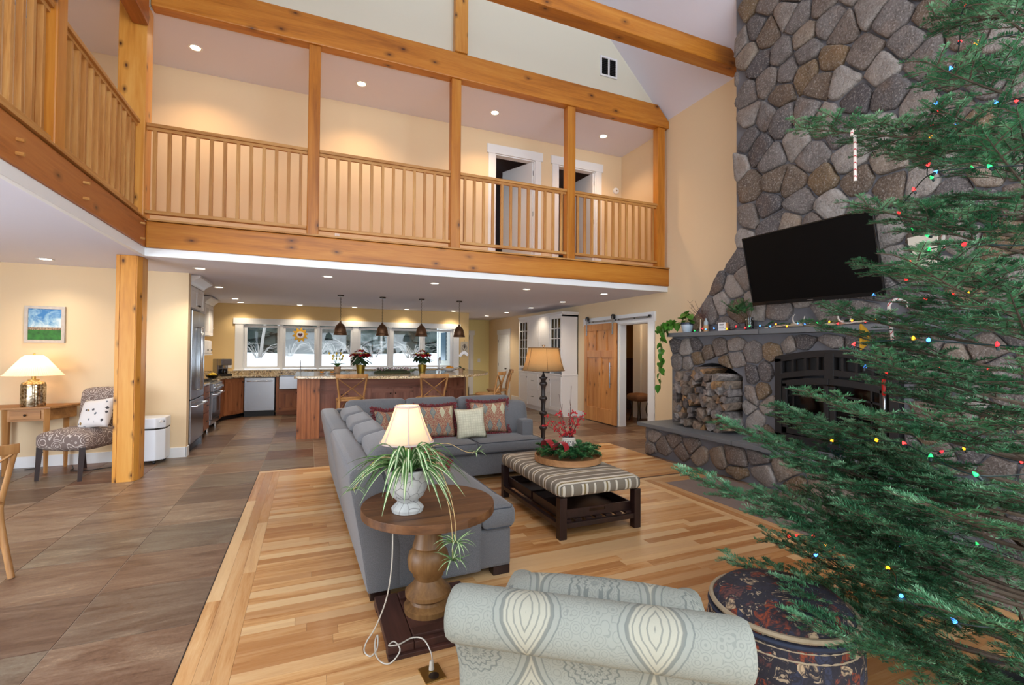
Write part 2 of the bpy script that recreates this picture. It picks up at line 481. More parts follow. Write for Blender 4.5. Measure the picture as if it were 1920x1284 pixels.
# ---- walls ----------------------------------------------------------------
def walls():
    b = MB()      # alcove wall with cased end beside the refrigerator
    b.box(-5.0, -1.59, 8.0, 8.14, 0, 2.6)
    struct('wall_alcove', b, WALLM, 'cream painted wall of the sitting alcove')
    struct('baseboard_alcove', MB().box(-5.0, -1.578, 7.985, 8.0, 0, .14).box(-1.59, -1.575, 7.985, 8.14, 0, .14), TRIM, bevel=.003)
    # kitchen left wall / back wall around the window band
    struct('wall_kitchen_left', MB().box(-2.42, -2.28, 8.14, 12.88, 0, 2.6), WALLY)
    b = MB()
    b.box(-2.42, -1.50, 12.88, 13.04, 0, 2.6).box(3.80, 4.15, 12.88, 13.04, 0, 2.6)
    b.box(-1.50, 3.80, 12.88, 13.04, 0, 1.03).box(-1.50, 3.80, 12.88, 13.04, 2.13, 2.6)
    struct('wall_kitchen_back', b, WALLY, 'yellow kitchen wall around the window band')
    struct('wall_entry_side', MB().box(4.05, 4.15, 13.04, 15.75, 0, 2.6), WALLY)
    b = MB().box(4.15, 4.30, 15.75, 15.9, 0, 2.6).box(5.12, 5.95, 15.75, 15.9, 0, 2.6).box(4.30, 5.12, 15.75, 15.9, 2.08, 2.6)
    struct('wall_entry_back', b, plain('wall_pale_yellow', S(240, 228, 168), .85, var=.02))
    # right wall with barn-door opening and closet door
    b = MB()
    b.box(5.83, 5.98, -2.5, 6.70, 0, 5.75).box(5.83, 5.98, 6.70, 7.16, 0, 2.6).box(5.83, 5.98, 7.16, 8.08, 2.09, 2.6).box(5.83, 5.98, 8.08, 15.9, 0, 2.6)
    b.box(5.83, 5.98, 6.70, 8.2, 2.6, 5.6)
    struct('wall_right', b, WALLM, 'cream painted wall on the fireplace side')
    struct('baseboard_right', MB().box(5.815, 5.83, 8.2, 9.7, 0, .14).box(5.815, 5.83, 5.9, 7.03, 0, .14).box(5.815, 5.83, 12.15, 13.7, 0, .14), TRIM, bevel=.003)
    # loft back wall with two doorways
    b = MB(); zt = 5.52
    b.box(-3.35, 3.06, 8.03, 8.15, 3.04, zt).box(3.86, 4.36, 8.03, 8.15, 3.04, zt).box(5.21, 5.83, 8.03, 8.15, 3.04, zt)
    b.box(3.06, 3.86, 8.03, 8.15, 5.11, zt).box(4.36, 5.21, 8.03, 8.15, 5.11, zt)
    struct('wall_loft_back', b, WALLM, 'cream painted back wall of the loft gallery')
    struct('wall_loft_left', MB().box(-3.35, -3.2, -2.5, 8.03, 3.04, 5.52), WALLM)
    # rooms behind the loft doors
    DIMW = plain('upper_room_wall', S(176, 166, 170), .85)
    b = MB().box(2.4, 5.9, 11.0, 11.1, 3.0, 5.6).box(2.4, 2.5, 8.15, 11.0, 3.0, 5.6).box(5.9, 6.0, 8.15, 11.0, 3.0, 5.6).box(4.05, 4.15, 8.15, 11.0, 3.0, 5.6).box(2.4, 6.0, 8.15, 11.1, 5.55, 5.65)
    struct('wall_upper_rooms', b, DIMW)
    # gable above the gallery beam, left gable side walls
    b = MB().prism([(-1.77, 5.52), (5.83, 5.52), (5.83, 5.66), (2.03, 9.46), (-1.77, 5.66)], 6.72, 6.80, 1).box(-2.2, -1.77, 6.762, 6.80, 5.56, 6.05)
    struct('wall_gable', b, GABM, 'cream gable wall above the gallery beam')
    # wall behind the camera with the tall glazing left open in its frame
    b = MB().box(-1.77, 5.98, -2.62, -2.5, 0, .25).box(-1.77, -1.2, -2.62, -2.5, .25, 6.2).box(5.3, 5.98, -2.62, -2.5, .25, 6.2).prism([(-1.77, 6.2), (5.98, 6.2), (2.03, 9.7)], -2.62, -2.5, 1)
    b.box(1.9, 2.16, -2.62, -2.5, .25, 6.2).box(-1.2, 5.3, -2.62, -2.5, 2.45, 2.7)
    struct('wall_behind', b, WALLM)
    b = MB().box(-5.15, -5.0, -2.5, .1, 0, 2.6).box(-5.15, -5.0, 4.4, 8.14, 0, 2.6).box(-5.15, -5.0, .1, 4.4, 0, .5).box(-5.15, -5.0, .1, 4.4, 2.4, 2.6)
    struct('wall_left', b, WALLM)
    struct('wall_behind_dining', MB().box(-5.15, -1.77, -2.62, -2.5, 0, 2.6), WALLM)
    # ceilings
    struct('ceiling', MB().box(-5.15, 5.98, 6.70, 15.9, 2.6, 2.68), CEILM, 'flat white ceiling over kitchen and entry')
    struct('ceiling', MB().box(-5.15, -1.80, -2.6, 6.70, 2.6, 2.68), CEILM, 'flat white ceiling under the left gallery')
    struct('ceiling', MB().box(-3.35, 5.83, 6.76, 8.15, 5.505, 5.56), CEILM, 'white ceiling over the loft gallery')
    struct('ceiling', MB().box(-3.35, -1.88, -2.6, 6.76, 5.505, 5.56), CEILM, 'white ceiling over the left gallery')
    struct('floor_loft', MB().box(-3.35, 6.0, 6.74, 11.1, 2.96, 3.04).box(-3.35, -1.86, -2.6, 6.74, 2.96, 3.04), OAK[0], 'loft gallery floor')
    t = .14
    struct('ceiling_roof_slope', MB().prism([(5.98, 5.51), (2.03, 9.46), (2.03, 9.46+t), (5.98, 5.51+t)], -2.62, 6.72, 1), CEILM, 'white sloping roof ceiling on the fireplace side')
    struct('ceiling_roof_slope', MB().prism([(-1.92, 5.51), (2.03, 9.46), (2.03, 9.46+t), (-1.92, 5.51+t)], -2.62, 6.72, 1), CEILM, 'white sloping roof ceiling on the left side')
    # white fascia boards under the gallery beams
    struct('trim_fascia', MB().box(-1.80, 5.83, 6.655, 6.70, 2.59, 2.685), TRIM, 'white trim board under the rear gallery beam', bevel=.003)
    struct('trim_fascia', MB().box(-1.80, -1.755, -2.5, 6.655, 2.59, 2.685), TRIM, 'white trim board under the left gallery beam', bevel=.003)
    # side room behind the barn door
    TAN = plain('side_room_tan', S(206, 164, 108), .85)
    WAIN = wood('side_room_wainscot', 2, S(92, 60, 46), S(112, 76, 58), S(70, 44, 34), rough=.4)
    b = MB().box(5.98, 8.75, 10.6, 10.7, 0, 2.6).box(8.6, 8.75, 5.5, 10.7, 0, 2.6).box(5.98, 8.75, 5.4, 5.5, 0, 2.6).box(5.98, 8.75, 5.4, 10.7, 2.6, 2.7)
    struct('wall_side_room', b, TAN)
    struct('trim_wainscot', MB().box(5.99, 8.6, 10.56, 10.6, 0, 1.35), WAIN)
walls()

# ---- doors and casings -----------------------------------------------------
def casing(name, x0, x1, y, z0, z1, w=.13, hd=.16, front=-1):
    b = MB().box(x0-w, x0, y, y+front*.022, z0, z1).box(x1, x1+w, y, y+front*.022, z0, z1).box(x0-w-.03, x1+w+.03, y, y+front*.03, z1, z1+hd)
    b.box(x0-.0, x0+.02, y, y-front*.13, z0, z1).box(x1-.02, x1, y, y-front*.13, z0, z1).box(x0, x1, y, y-front*.13, z1-.02, z1)
    return b
def door_leaf(name, parent, w, h, m=TRIM):
    """craftsman leaf: hinge on the left, lies along +x, faces -y"""
    O('door_leaf', MB().box(0, w, 0, .035, 0, h), m, parent, bevel=.002)
    st = .11
    b = MB().box(0, st, -.008, 0, 0, h).box(w-st, w, -.008, 0, 0, h).box(st, w-st, -.008, 0, h-st, h).box(st, w-st, -.008, 0, 0, .2).box(st, w-st, -.008, 0, h*.66, h*.66+.12).box(w/2-.05, w/2+.05, -.008, 0, .2, h*.66)
    O('rails', b, m, parent, bevel=.002)
    k = MB().tube([(w-.06, -.01, .95), (w-.06, -.055, .95)], .012, 8); k.ball((w-.06, -.06, .95), .028)
    O('knob', k, STEELD, parent, smooth=.8)
    hb = MB()
    for z in (.2, h/2, h-.25): hb.box(-.012, .012, -.012, .005, z, z+.09)
    O('hinge', hb, STEELD, parent)
def doors():
    d = sgroup('door_1', 'white door standing ajar in the first loft doorway'); d.location = (3.84, 8.06, 3.045); d.rotation_euler = (0, 0, rad(114))
    struct('trim_casing', casing('', 3.06, 3.86, 8.03, 3.04, 5.11), TRIM, 'white casing of the wider visible loft doorway', bevel=.002)
    door_leaf('d', d, .77, 2.04)
    struct('trim_casing', casing('', 4.36, 5.21, 8.03, 3.04, 5.11), TRIM, 'white casing of the loft doorway behind the post', bevel=.002)
    d = sgroup('door_2', 'white door swung into the second loft room'); d.location = (5.19, 8.06, 3.045); d.rotation_euler = (0, 0, rad(95)); door_leaf('d', d, .8, 2.04)
    # closet door on the right wall
    b = casing('', 13.95, 14.75, 0, 0, 2.06)
    M = Matrix(((0, 1, 0, 5.83), (1, 0, 0, 0), (0, 0, 1, 0), (0, 0, 0, 1)))
    b.xf(M); b.f = [f[::-1] for f in b.f]
    struct('trim_casing', b, TRIM, 'white casing of the closet door near the entry')
    d = sgroup('door_3', 'white three panel closet door beyond the hutch'); d.location = (5.80, 14.75, 0.01); d.rotation_euler = (0, 0, rad(-90)); door_leaf('d', d, .80, 2.04)
    # entry glass door
    d = sgroup('door_4', 'white entry door with tall glass pane')
    x0, x1 = 4.30, 5.12
    O('door_frame', MB().box(x0, x0+.13, 15.76, 15.8, 0, 2.05).box(x1-.17, x1, 15.76, 15.8, 0, 2.05).box(x0, x1, 15.76, 15.8, 0, .28).box(x0, x1, 15.76, 15.8, 1.9, 2.05), TRIM, d, bevel=.003)
    O('pane', MB().box(x0+.13, x1-.17, 15.775, 15.785, .28, 1.9), GLASS, d)
    O('handle', MB().box(x1-.10, x1-.06, 15.70, 15.76, .85, 1.15), STEELD, d, bevel=.005)
    struct('trim_casing', casing('', x0, x1, 15.75, 0, 2.06), TRIM, 'white casing of the glass entry door')
    # barn-door opening casing
    b = MB().box(5.80, 5.83, 6.99, 7.16, 0, 2.09).box(5.80, 5.83, 8.08, 8.22, 0, 2.09).box(5.795, 5.83, 6.96, 9.42, 2.09, 2.27)
    b.box(5.835, 5.985, 7.161, 7.18, 0, 2.07).box(5.835, 5.985, 8.06, 8.079, 0, 2.07).box(5.835, 5.985, 7.161, 8.079, 2.07, 2.089)
    struct('trim_casing', b, TRIM, 'white casing and header board of the barn door opening', bevel=.002)
    # inner doorway of the side room
    b = MB().box(7.05, 7.2, 8.9, 9.1, 0, 2.6).box(7.2, 8.6, 8.95, 9.05, 0, 2.6)
    struct('wall_side_partition', b, plain('partition_pale', S(214, 200, 184), .8))
    struct('trim_partition', MB().box(7.02, 7.22, 8.86, 8.9, 0, 2.6).box(6.98, 7.06, 8.88, 9.14, 0, 2.6), TRIM)
    # barn door
    BARN = wood('barn_door_wood', 2, S(204, 142, 84), S(218, 162, 102), S(158, 94, 46), knots=.6, rough=.28, vary=.3, kscale=4.5)
    bd = thing('barn_door', 'sliding knotty alder barn door hanging beside its opening', 'door', (5.735, 8.065, 0))
    y1 = 1.19
    for (a, c) in ((0, .30), (.30, .57), (.57, .88), (.88, y1)):
        O('panel_board', MB().box(.010, .035, a+.001, c-.001, .022, 2.11), BARN, bd, bevel=.003)
    for (a, c, z0, z1) in ((0, .13, .02, 2.12), (y1-.13, y1, .02, 2.12), (.13, y1-.13, .02, .32), (.13, y1-.13, 1.40, 1.55), (.13, y1-.13, 1.98, 2.12), (.52, .62, .32, 1.40), (.33, .41, 1.55, 1.98), (.72, .80, 1.55, 1.98)):
        O('frame_board', MB().box(-.012, .010, a, c, z0, z1), BARN, bd, bevel=.003)
    hb = MB().tube([(-.02, .13, .86), (-.06, .13, .86)], .008).tube([(-.02, .13, 1.22), (-.06, .13, 1.22)], .008).tube([(-.06, .13, .78), (-.06, .13, 1.30)], .013, 10)
    O('handle', hb, STEEL, bd, smooth=.8)
    for yy in (.10, 1.09):
        O('hanger_strap', MB().box(-.022, -.013, yy-.025, yy+.025, 1.88, 2.24), STEEL, bd, bevel=.003)
        w = MB(); w.tube([(-.02, yy, 2.245), (.015, yy, 2.245)], .055, 18); O('roller_wheel', w, STEELD, bd, smooth=.6)
        w = MB(); w.tube([(-.028, yy, 2.245), (-.020, yy, 2.245)], .018, 10); O('axle', w, STEEL, bd, smooth=.6)
    rl = thing('door_track', 'flat steel barn door track on the header board', 'track', (5.76, 0, 0))
    O('rail', MB().box(-.006, .006, 7.03, 9.25, 2.155, 2.195), STEEL, rl, bevel=.002)
    for yy in (7.12, 7.5, 8.0, 8.5, 8.95): O('bolt', MB().tube([(-.016, yy, 2.175), (.035, yy, 2.175)], .01, 8), STEELD, rl)
    O('end_stop', MB().box(-.02, .02, 7.04, 7.07, 2.17, 2.215), BLACK, rl)
doors()
# ================================================================== TIMBER FRAME AND GALLERY
def timber(name, label, dims, axis, m=None, bev=.012, loc=(0, 0, 0)):
    o = O(name, MB().box(*dims), m or BEAM[axis], bevel=bev, loc=loc); return tag(o, label, 'beam' if axis != 2 else 'post')
def gallery():
    timber('gallery_beam', 'long honey pine beam along the rear gallery floor', (-1.74, 5.825, 6.62, 6.78, 2.685, 2.985), 0)
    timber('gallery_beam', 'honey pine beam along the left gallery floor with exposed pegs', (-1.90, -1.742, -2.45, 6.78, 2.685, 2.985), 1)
    # floor nosing strips
    tag(O('nosing_strip', MB().box(-1.74, 5.825, 6.60, 6.74, 2.99, 3.012), RAILW[0], bevel=.003), 'thin wooden nosing on the rear gallery beam', 'trim')
    tag(O('nosing_strip', MB().box(-1.88, -1.72, -2.45, 6.60, 2.99, 3.012), RAILW[1], bevel=.003), 'thin wooden nosing on the left gallery beam', 'trim')
    # pegs of the left beam
    for (y, z) in ((4.02, 2.86), (4.02, 2.77), (5.0, 2.90), (5.0, 2.77), (6.45, 2.92), (6.45, 2.75)):
        p = O('peg', MB().tube([(-1.742, y, z), (-1.70, y, z-.004)], .013, 8), RAILW[0], smooth=.7)
        tag(p, 'pale wooden peg projecting from the left gallery beam', 'peg', 'pegs of the left gallery beam')
    # upper beam with its end cut to the roof slope
    b = MB().prism([(-1.74, 5.49), (5.825, 5.49), (5.825, 5.61), (5.575, 5.87), (-1.74, 5.87)], 6.62, 6.78, 1)
    tag(O('upper_beam', b, BEAM[0], bevel=.015), 'heavy pine beam above the rear gallery with one end cut to the roof', 'beam')
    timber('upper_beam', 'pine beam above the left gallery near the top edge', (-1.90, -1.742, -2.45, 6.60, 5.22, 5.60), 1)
    timber('tie_beam', 'pine tie beam crossing the room high up to the stone chimney', (-1.75, 5.828, 5.03, 5.24, 5.67, 5.93), 0)
    timber('king_post', 'short pine post rising from the upper beam under the ridge', (1.885, 2.08, 6.60, 6.718, 5.875, 8.9), 2, POSTM)
    for x, l in ((.016, 'pine gallery post nearest the corner post'), (1.925, 'pine gallery post in line with the short post above'), (3.852, 'pine gallery post in front of the second loft door')):
        timber('gallery_post', l, (-.0725, .0725, -.07, .07, 2.995, 5.487), 2, BEAM[2], loc=(x, 6.71, 0))
    timber('gallery_post', 'half post of the gallery against the right wall', (5.60, 5.75, 6.64, 6.78, 2.995, 5.487), 2, BEAM[2])
    timber('gallery_post', 'tall honey pine corner post of the upper gallery', (-2.03, -1.765, 6.62, 6.86, 3.04, 5.505), 2, POSTM)
    timber('gallery_post', 'pine post of the left gallery with one large dark knot', (-1.925, -1.79, 4.64, 4.80, 3.015, 5.215), 2, BEAM[2])
    # lower corner post: boxed with corner boards
    p = thing('corner_post', 'tall boxed knotty pine post standing on the tile floor', 'post', (-2.035, 6.75, 0))
    O('shaft', MB().prism([(0, 0), (.19, 0), (.225, .06), (.225, .25), (0, .25)], 0, 2.598, 2), POSTM, p, bevel=.004)
    O('corner_board', MB().box(-.006, .028, -.006, .0, 0, 2.597), POSTM, p)
    O('face_board', MB().box(.034, .178, -.006, .0, 0, 2.597), POSTM, p)
    # railings
    def railing(label, a, b, axis, n, off):
        r = thing('gallery_railing', label, 'railing', group='gallery railings')
        def bx(u0, u1, w0, w1, z0, z1):
            return MB().box(u0, u1, off+w0, off+w1, z0, z1) if axis == 0 else MB().box(off+w0, off+w1, u0, u1, z0, z1)
        O('top_rail', bx(a, b, -.045, .045, 4.095, 4.135), RAILW[axis], r, bevel=.006)
        O('top_subrail', bx(a, b, -.02, .02, 4.06, 4.095), RAILW[axis], r)
        O('bottom_rail', bx(a, b, -.04, .04, 3.085, 3.125), RAILW[axis], r, bevel=.004)
        me = mesh_of('baluster', MB().box(-.019, .019, -.019, .019, 3.125, 4.06), RAILW[2], bevel=.003)
        for k in range(n):
            u = a+(b-a)*(k+.55)/(n+.1)
            O('baluster', None, None, r, mesh=me, loc=((u, off, 0) if axis == 0 else (off, u, 0)))
    railing('railing section between corner post and first gallery post', -1.765, -.057, 0, 12, 6.70)
    railing('railing section between the first and middle gallery posts', .089, 1.852, 0, 12, 6.70)
    railing('railing section in front of the first loft door', 1.998, 3.78, 0, 12, 6.70)
    railing('railing section between the last gallery post and right wall', 3.925, 5.60, 0, 12, 6.70)
    railing('left gallery railing running to the corner post', 4.80, 6.62, 1, 13, -1.855)
    railing('left gallery railing at the left picture edge', 2.2, 4.64, 1, 18, -1.855)
gallery()

# ---- downlights -----------------------------------------------------------
def downlights():
    trim = mesh_of('trim_ring', MB().lathe([(.058, -.001), (.082, -.004), (.085, 0), (.058, .004)], segs=24), TRIM, smooth=.7)
    lens = mesh_of('lens', MB().lathe([(0.0, -.001), (.058, -.001), (.058, .002), (0, .002)][::1], segs=20), LAMPON)
    WARM = (1.0, .74, .44)
    def lamp(x, y, z, label, group, power, col=WARM, size=rad(128)):
        t = thing('downlight', label, 'light', (x, y, z), group=group)
        O('trim_ring', None, None, t, mesh=trim); O('lens', None, None, t, mesh=lens)
        s = spot('downlight_beam', (0, 0, -.03), power, col, size, .8, .05); s.parent = t
    for x, l in ((-1.441, 'nearest the corner post'), (.663, 'second from the corner post'), (2.796, 'third from the corner post'), (4.944, 'nearest the right wall')):
        lamp(x, 7.37, 5.503, 'recessed light in the loft ceiling, '+l, 'loft ceiling lights', 46, (1.0, .62, .32))
    names = {(-2.96, 7.5): 'above the framed painting', (-1.362, 7.47): 'in front of the refrigerator wall', (.235, 7.47): 'first along the gallery edge right of the post', (1.83, 7.47): 'second along the gallery edge', (3.45, 7.47): 'third along the gallery edge', (5.042, 7.47): 'before the barn door',
             (-1.466, 9.6): 'above the refrigerator front', (-1.478, 11.65): 'above the range', (-1.48, 12.55): 'in the kitchen corner', (-.23, 12.55): 'left of the first pendant by the window', (1.037, 12.6): 'between first two pendants by the window', (2.339, 12.6): 'between middle pendants by the window', (3.617, 12.6): 'by the end of the kitchen window',
             (5.03, 13.8): 'farthest, by the entry', (5.07, 12.3): 'beyond the hutch', (5.06, 10.68): 'above the far end of the hutch', (5.062, 9.08): 'above the near end of the hutch'}
    for (x, y), l in names.items():
        far = y > 12.4 and x < 4.5
        lamp(x, y, 2.598, 'recessed ceiling light '+l, 'kitchen ceiling lights', 16 if far else (17 if x < -2.5 else (20 if x > 5 and 9 < y < 12.5 else 46)), (1.0, .85, .64))
downlights()

# ---- wall vent, smoke detector ---------------------------------------------
def vents():
    v = thing('wall_vent', 'louvred return air vent on the gable wall', 'vent', (4.60, 6.715, 6.34))
    O('vent_frame', MB().box(-.17, -.14, -.02, 0, -.17, .17).box(.14, .17, -.02, 0, -.17, .17).box(-.14, .14, -.02, 0, .14, .17).box(-.14, .14, -.02, 0, -.17, -.14).box(-.015, .015, -.02, 0, -.14, .14), TRIM, v)
    O('backing', MB().box(-.15, .15, -.004, 0, -.15, .15), BLACK, v)
    for s in (-1, 1):
        for k in range(9):
            z = -.12+k*.03; O('slat', MB().add([(s*.08-.062, -.018, z), (s*.08+.062, -.018, z), (s*.08+.062, -.004, z+.018), (s*.08-.062, -.004, z+.018), (s*.08-.062, -.016, z-.003), (s*.08+.062, -.016, z-.003), (s*.08+.062, -.002, z+.015), (s*.08-.062, -.002, z+.015)], [(0, 1, 2, 3), (7, 6, 5, 4), (0, 4, 5, 1), (1, 5, 6, 2), (2, 6, 7, 3), (3, 7, 4, 0)]), STEELD, v)
    d = thing('smoke_detector', 'round white detector on the loft back wall', 'detector', (5.69, 8.03, 4.79))
    O('housing', MB().lathe([(.065, 0), (.065, .02), (.05, .035), (0, .037)], segs=20).xf(Matrix.Rotation(PI/2, 4, 'X')), TRIM, d, smooth=.6)
    O('sensor', MB().lathe([(.018, .036), (.015, .042), (0, .043)], segs=12).xf(Matrix.Rotation(PI/2, 4, 'X')), CHROME, d, smooth=.6)
    for (x, y, z, l) in ((.38, 8.025, 3.32, 'small white outlet plate low on the loft back wall'), (5.35, 8.025, 3.18, 'white outlet plate low on the loft wall near the right end')):
        p = thing('outlet_plate', l, 'outlet', (x, y, z)); O('plate', MB().box(-.035, .035, -.006, 0, -.055, .055), TRIM, p, bevel=.002)
        for dz in (-.022, .022): O('socket', MB().box(-.016, .016, -.008, -.005, dz-.014, dz+.014), CABW, p)
vents()

# ================================================================== KITCHEN WINDOWS AND OUTSIDE
def windows():
    panes = [(-1.37, -.725), (-.545, .11), (.285, .972), (1.221, 1.897), (2.064, 2.762), (2.908, 3.615)]
    z0, z1 = 1.11, 2.045
    b = MB().box(-1.50, -1.43, 12.90, 13.0, 1.03, 2.13).box(3.68, 3.80, 12.90, 13.0, 1.03, 2.13)
    for (a, c), (d, e) in zip(panes[:-1], panes[1:]): b.box(c+.055, d-.055, 12.875, 13.0, 1.03, 2.13)
    struct('trim_mullions', b, TRIM, 'white mullion boards between the kitchen windows')
    struct('trim_window_casing', MB().box(-1.62, -1.45, 12.855, 12.88, 1.03, 2.12).box(3.70, 3.86, 12.855, 12.88, 1.03, 2.12).box(-1.66, 3.90, 12.845, 12.88, 2.12, 2.26).box(-1.64, 3.88, 12.84, 12.90, 1.015, 1.045), TRIM, 'white casing around the kitchen window band', bevel=.003)
    for i, (a, c) in enumerate(panes):
        w = sgroup('window_%d' % (i+1), 'white framed kitchen casement, number %d counted from the refrigerator side' % (i+1))
        f = .055
        O('window_frame', MB().box(a-f, a, 12.90, 12.96, z0-f, z1+f).box(c, c+f, 12.90, 12.96, z0-f, z1+f).box(a, c, 12.90, 12.96, z1, z1+f).box(a, c, 12.90, 12.96, z0-f, z0), TRIM, w, bevel=.004)
        O('pane', MB().box(a, c, 12.925, 12.932, z0, z1), GLASS, w)
        O('latch', MB().box((a+c)/2-.05, (a+c)/2+.05, 12.885, 12.90, z0-.04, z0-.02), TRIM, w)
windows()

def outside():
    t = NT('snow'); v = t.coord(rnd=False); t.bump(t.noise(v, 1.2, 4), .3, .2); SNOW = t.done(S(246, 248, 252), .8)
    GZ = lambda y: .55+.60*min(1, max(0, (y-13)/5.0))+.032*min(9, max(0, y-18))
    mb = MB(); xs = [-40+44.05*i/22 for i in range(23)]+[5.98+44*i/22 for i in range(23)]; ys = [13.06, 14.0, 15.0, 15.95]+[15.95+67*(j/34)**1.5 for j in range(1, 35)]; nx = len(xs)
    for y in ys:
        for x in xs: mb.v.append((x, y, GZ(y)+.10*mnoise.noise(Vector((x*.15, y*.15, 0)))))
    for j in range(len(ys)-1):
        for i in range(nx-1):
            if i == 22 and ys[j] < 15.9: continue
            a = j*nx+i; mb.f.append((a, a+1, a+nx+1, a+nx)); mb.m.append(0)
    struct('ground_snow', mb, SNOW, 'snow covered lawn outside the kitchen windows', smooth=3.14)
    BARK = wood('bark', 2, S(62, 54, 50), S(84, 76, 72), S(40, 34, 32), rough=.9)
    BIRCH = plain('birch_bark', S(140, 134, 128), .8, var=.3, scale=8)
    t = NT('conifer_green'); v = t.coord(); nn = t.noise(v, 6, 4)
    FIR = t.done(t.ramp(nn, (.35, S(14, 22, 19)), (.55, S(30, 40, 34)), (.7, S(60, 68, 66))), .9)
    r = random.Random(5)
    def fir_mesh(seed, h, w):
        rr = random.Random(seed); mb = MB(); L = 26
        for k in range(L):
            z = h*(.06+.92*k/L); R = w*(1-k/L)**.85+.08
            m = 11; ph = rr.uniform(0, 6)
            for q in range(m):
                a = ph+2*PI*q/m+rr.uniform(-.15, .15); rr_ = R*rr.uniform(.7, 1.1); dw = .22*R+.1
                ca, sa = cos(a), sin(a); dz = -.28*rr_
                mb.add([(0, 0, z+.1), (ca*rr_*.6-sa*dw, sa*rr_*.6+ca*dw, z+dz*.5), (ca*rr_, sa*rr_, z+dz), (ca*rr_*.6+sa*dw, sa*rr_*.6-ca*dw, z+dz*.5), (ca*rr_*.55, sa*rr_*.55, z+dz*.3+.12)],
                       [(0, 4, 1), (1, 4, 2), (2, 4, 3), (3, 4, 0)])
        return mesh_of('foliage', mb, FIR)
    meshes = [fir_mesh(s, 1, .22) for s in range(4)]
    trunkm = mesh_of('trunk', MB().tube([(0, 0, -.02), (0, 0, 1)], [.016, .002], 7), BARK)
    spots = []
    for j in range(5):
        for k in range(11):
            spots.append((-8.5+2.2*k+(1.1 if j % 2 else 0)+r.uniform(-.5, .5), 25.5+2.8*j+r.uniform(-.5, .5), r.uniform(7.0, 8.5)+1.2*j))
    for i, (x, y, h) in enumerate(spots):
        f = thing('fir_tree', 'dark evergreen tree in the woods beyond the snowy lawn', 'tree', (x, y, GZ(y)-.15), r.uniform(0, 6), 'trees beyond the windows')
        c = O('crown', None, None, f, mesh=meshes[i % 4]); c.scale = (h, h, h)
        c = O('trunk', None, None, f, mesh=trunkm); c.scale = (h, h, h)
    for (x, y, lean, h) in ((-1.7, 20.0, .5, 7), (-.9, 21, -.9, 8), (4.6, 21.5, .25, 8), (6.6, 20.5, -.4, 7.5), (-3.4, 22, .1, 9), (3.1, 23, .1, 9), (7.4, 22.4, .2, 8)):
        f = thing('bare_tree', 'bare pale trunked tree at the edge of the snowy lawn', 'tree', (x, y, GZ(y)-.1), 0, 'bare trees beyond the windows')
        pts = [(lean*(k/8)**1.2*2.2, .1*sin(k), h*k/8) for k in range(9)]
        O('trunk', MB().tube(pts, [.06*(1-k/9.5) for k in range(9)], 7), BIRCH, f, smooth=.9)
        for k in range(3, 9):
            p = Vector(pts[k]); s = (-1)**k; bb = MB().tube(crom([p, p+Vector((s*.5, .2, .5)), p+Vector((s*1.1, .3, 1.0))], 3), [.03]*4+[.02]*2+[.008], 5)
            O('branch', bb, BIRCH, f)
    # clapboard cladding on the entry bump-out, seen through the last window
    sd = thing('clapboard_siding', 'white clapboard siding of the entry wing outside the last window', 'siding', (4.05, 13.05, 0))
    CLAP = plain('clapboard', S(232, 228, 214), .7)
    for k in range(22): O('clapboard', MB().add([(-.03, 0, k*.125), (-.03, 2.85, k*.125), (-.012, 2.85, k*.125+.125), (-.012, 0, k*.125+.125), (0, 0, k*.125), (0, 2.85, k*.125), (0, 2.85, k*.125+.125), (0, 0, k*.125+.125)], [(0, 3, 2, 1), (0, 1, 5, 4), (3, 7, 6, 2), (0, 4, 7, 3), (1, 2, 6, 5)]), CLAP, sd)
    O('corner_board', MB().box(-.05, .0, 2.78, 2.90, 0, 2.75), TRIM, sd)
    O('window_unit', MB().box(-.05, -.01, 1.75, 2.35, 1.2, 2.1), plain('blue_window', S(96, 122, 136), .2), sd)
    # brush pile under snow
    for k in range(14):
        x = -5+11*k/13+r.uniform(-.3, .3); y = 19.5+r.uniform(-1, 2)
        mb = MB()
        for q in range(26):
            a = r.uniform(0, 2*PI); l = r.uniform(.4, 1.0); mb.tube([(0, 0, -.1), (cos(a)*l*.5, sin(a)*l*.5, l*.6), (cos(a)*l, sin(a)*l, l*r.uniform(.4, .9))], [.012, .008, .003], 4, cap=False)
        tag(O('snowy_shrub', mb, BIRCH, loc=(x, y, GZ(y)-.05)), 'low bare shrub dusted with snow at the lawn edge', 'shrub', 'shrubs at the lawn edge')
outside()
# ================================================================== STONE FIREPLACE
def stone_mat():
    t = NT('field_stone'); r = t.rand(); v = t.coord()
    base = t.ramp(r, (0, S(128, 121, 118)), (.16, S(150, 141, 135)), (.30, S(108, 103, 103)), (.42, S(156, 142, 128)), (.52, S(118, 102, 88)), (.62, S(168, 160, 154)), (.72, S(94, 90, 92)), (.80, S(132, 110, 84)), (.88, S(128, 116, 108)), (1, S(112, 88, 66)), interp='CONSTANT')
    n = t.noise(v, 7, 6, .7); n2 = t.noise(v, 55, 4, .7); n3 = t.noise(v, 2.2, 3)
    c = t.mix(t.ramp(n, (.38, 0.0), (.62, .75)), base, t.mix(.5, base, S(70, 62, 60)))
    c = t.mix(t.ramp(n2, (.52, 0.0), (.68, .55)), c, S(196, 188, 182))
    c = t.mix(t.ramp(n2, (.30, .6), (.42, 0.0)), c, S(52, 46, 44))
    c = t.mix(t.ramp(n3, (.56, 0.0), (.74, .32)), c, S(140, 102, 66))
    t.bump(t.math('ADD', n, t.math('MULTIPLY', n2, .45)), .95, .05)
    return t.done(c, .82, 0, .3)
STONE = stone_mat()
MORTAR = plain('mortar', S(112, 112, 118), .95, var=.2, scale=10, bump=.4, bscale=80)
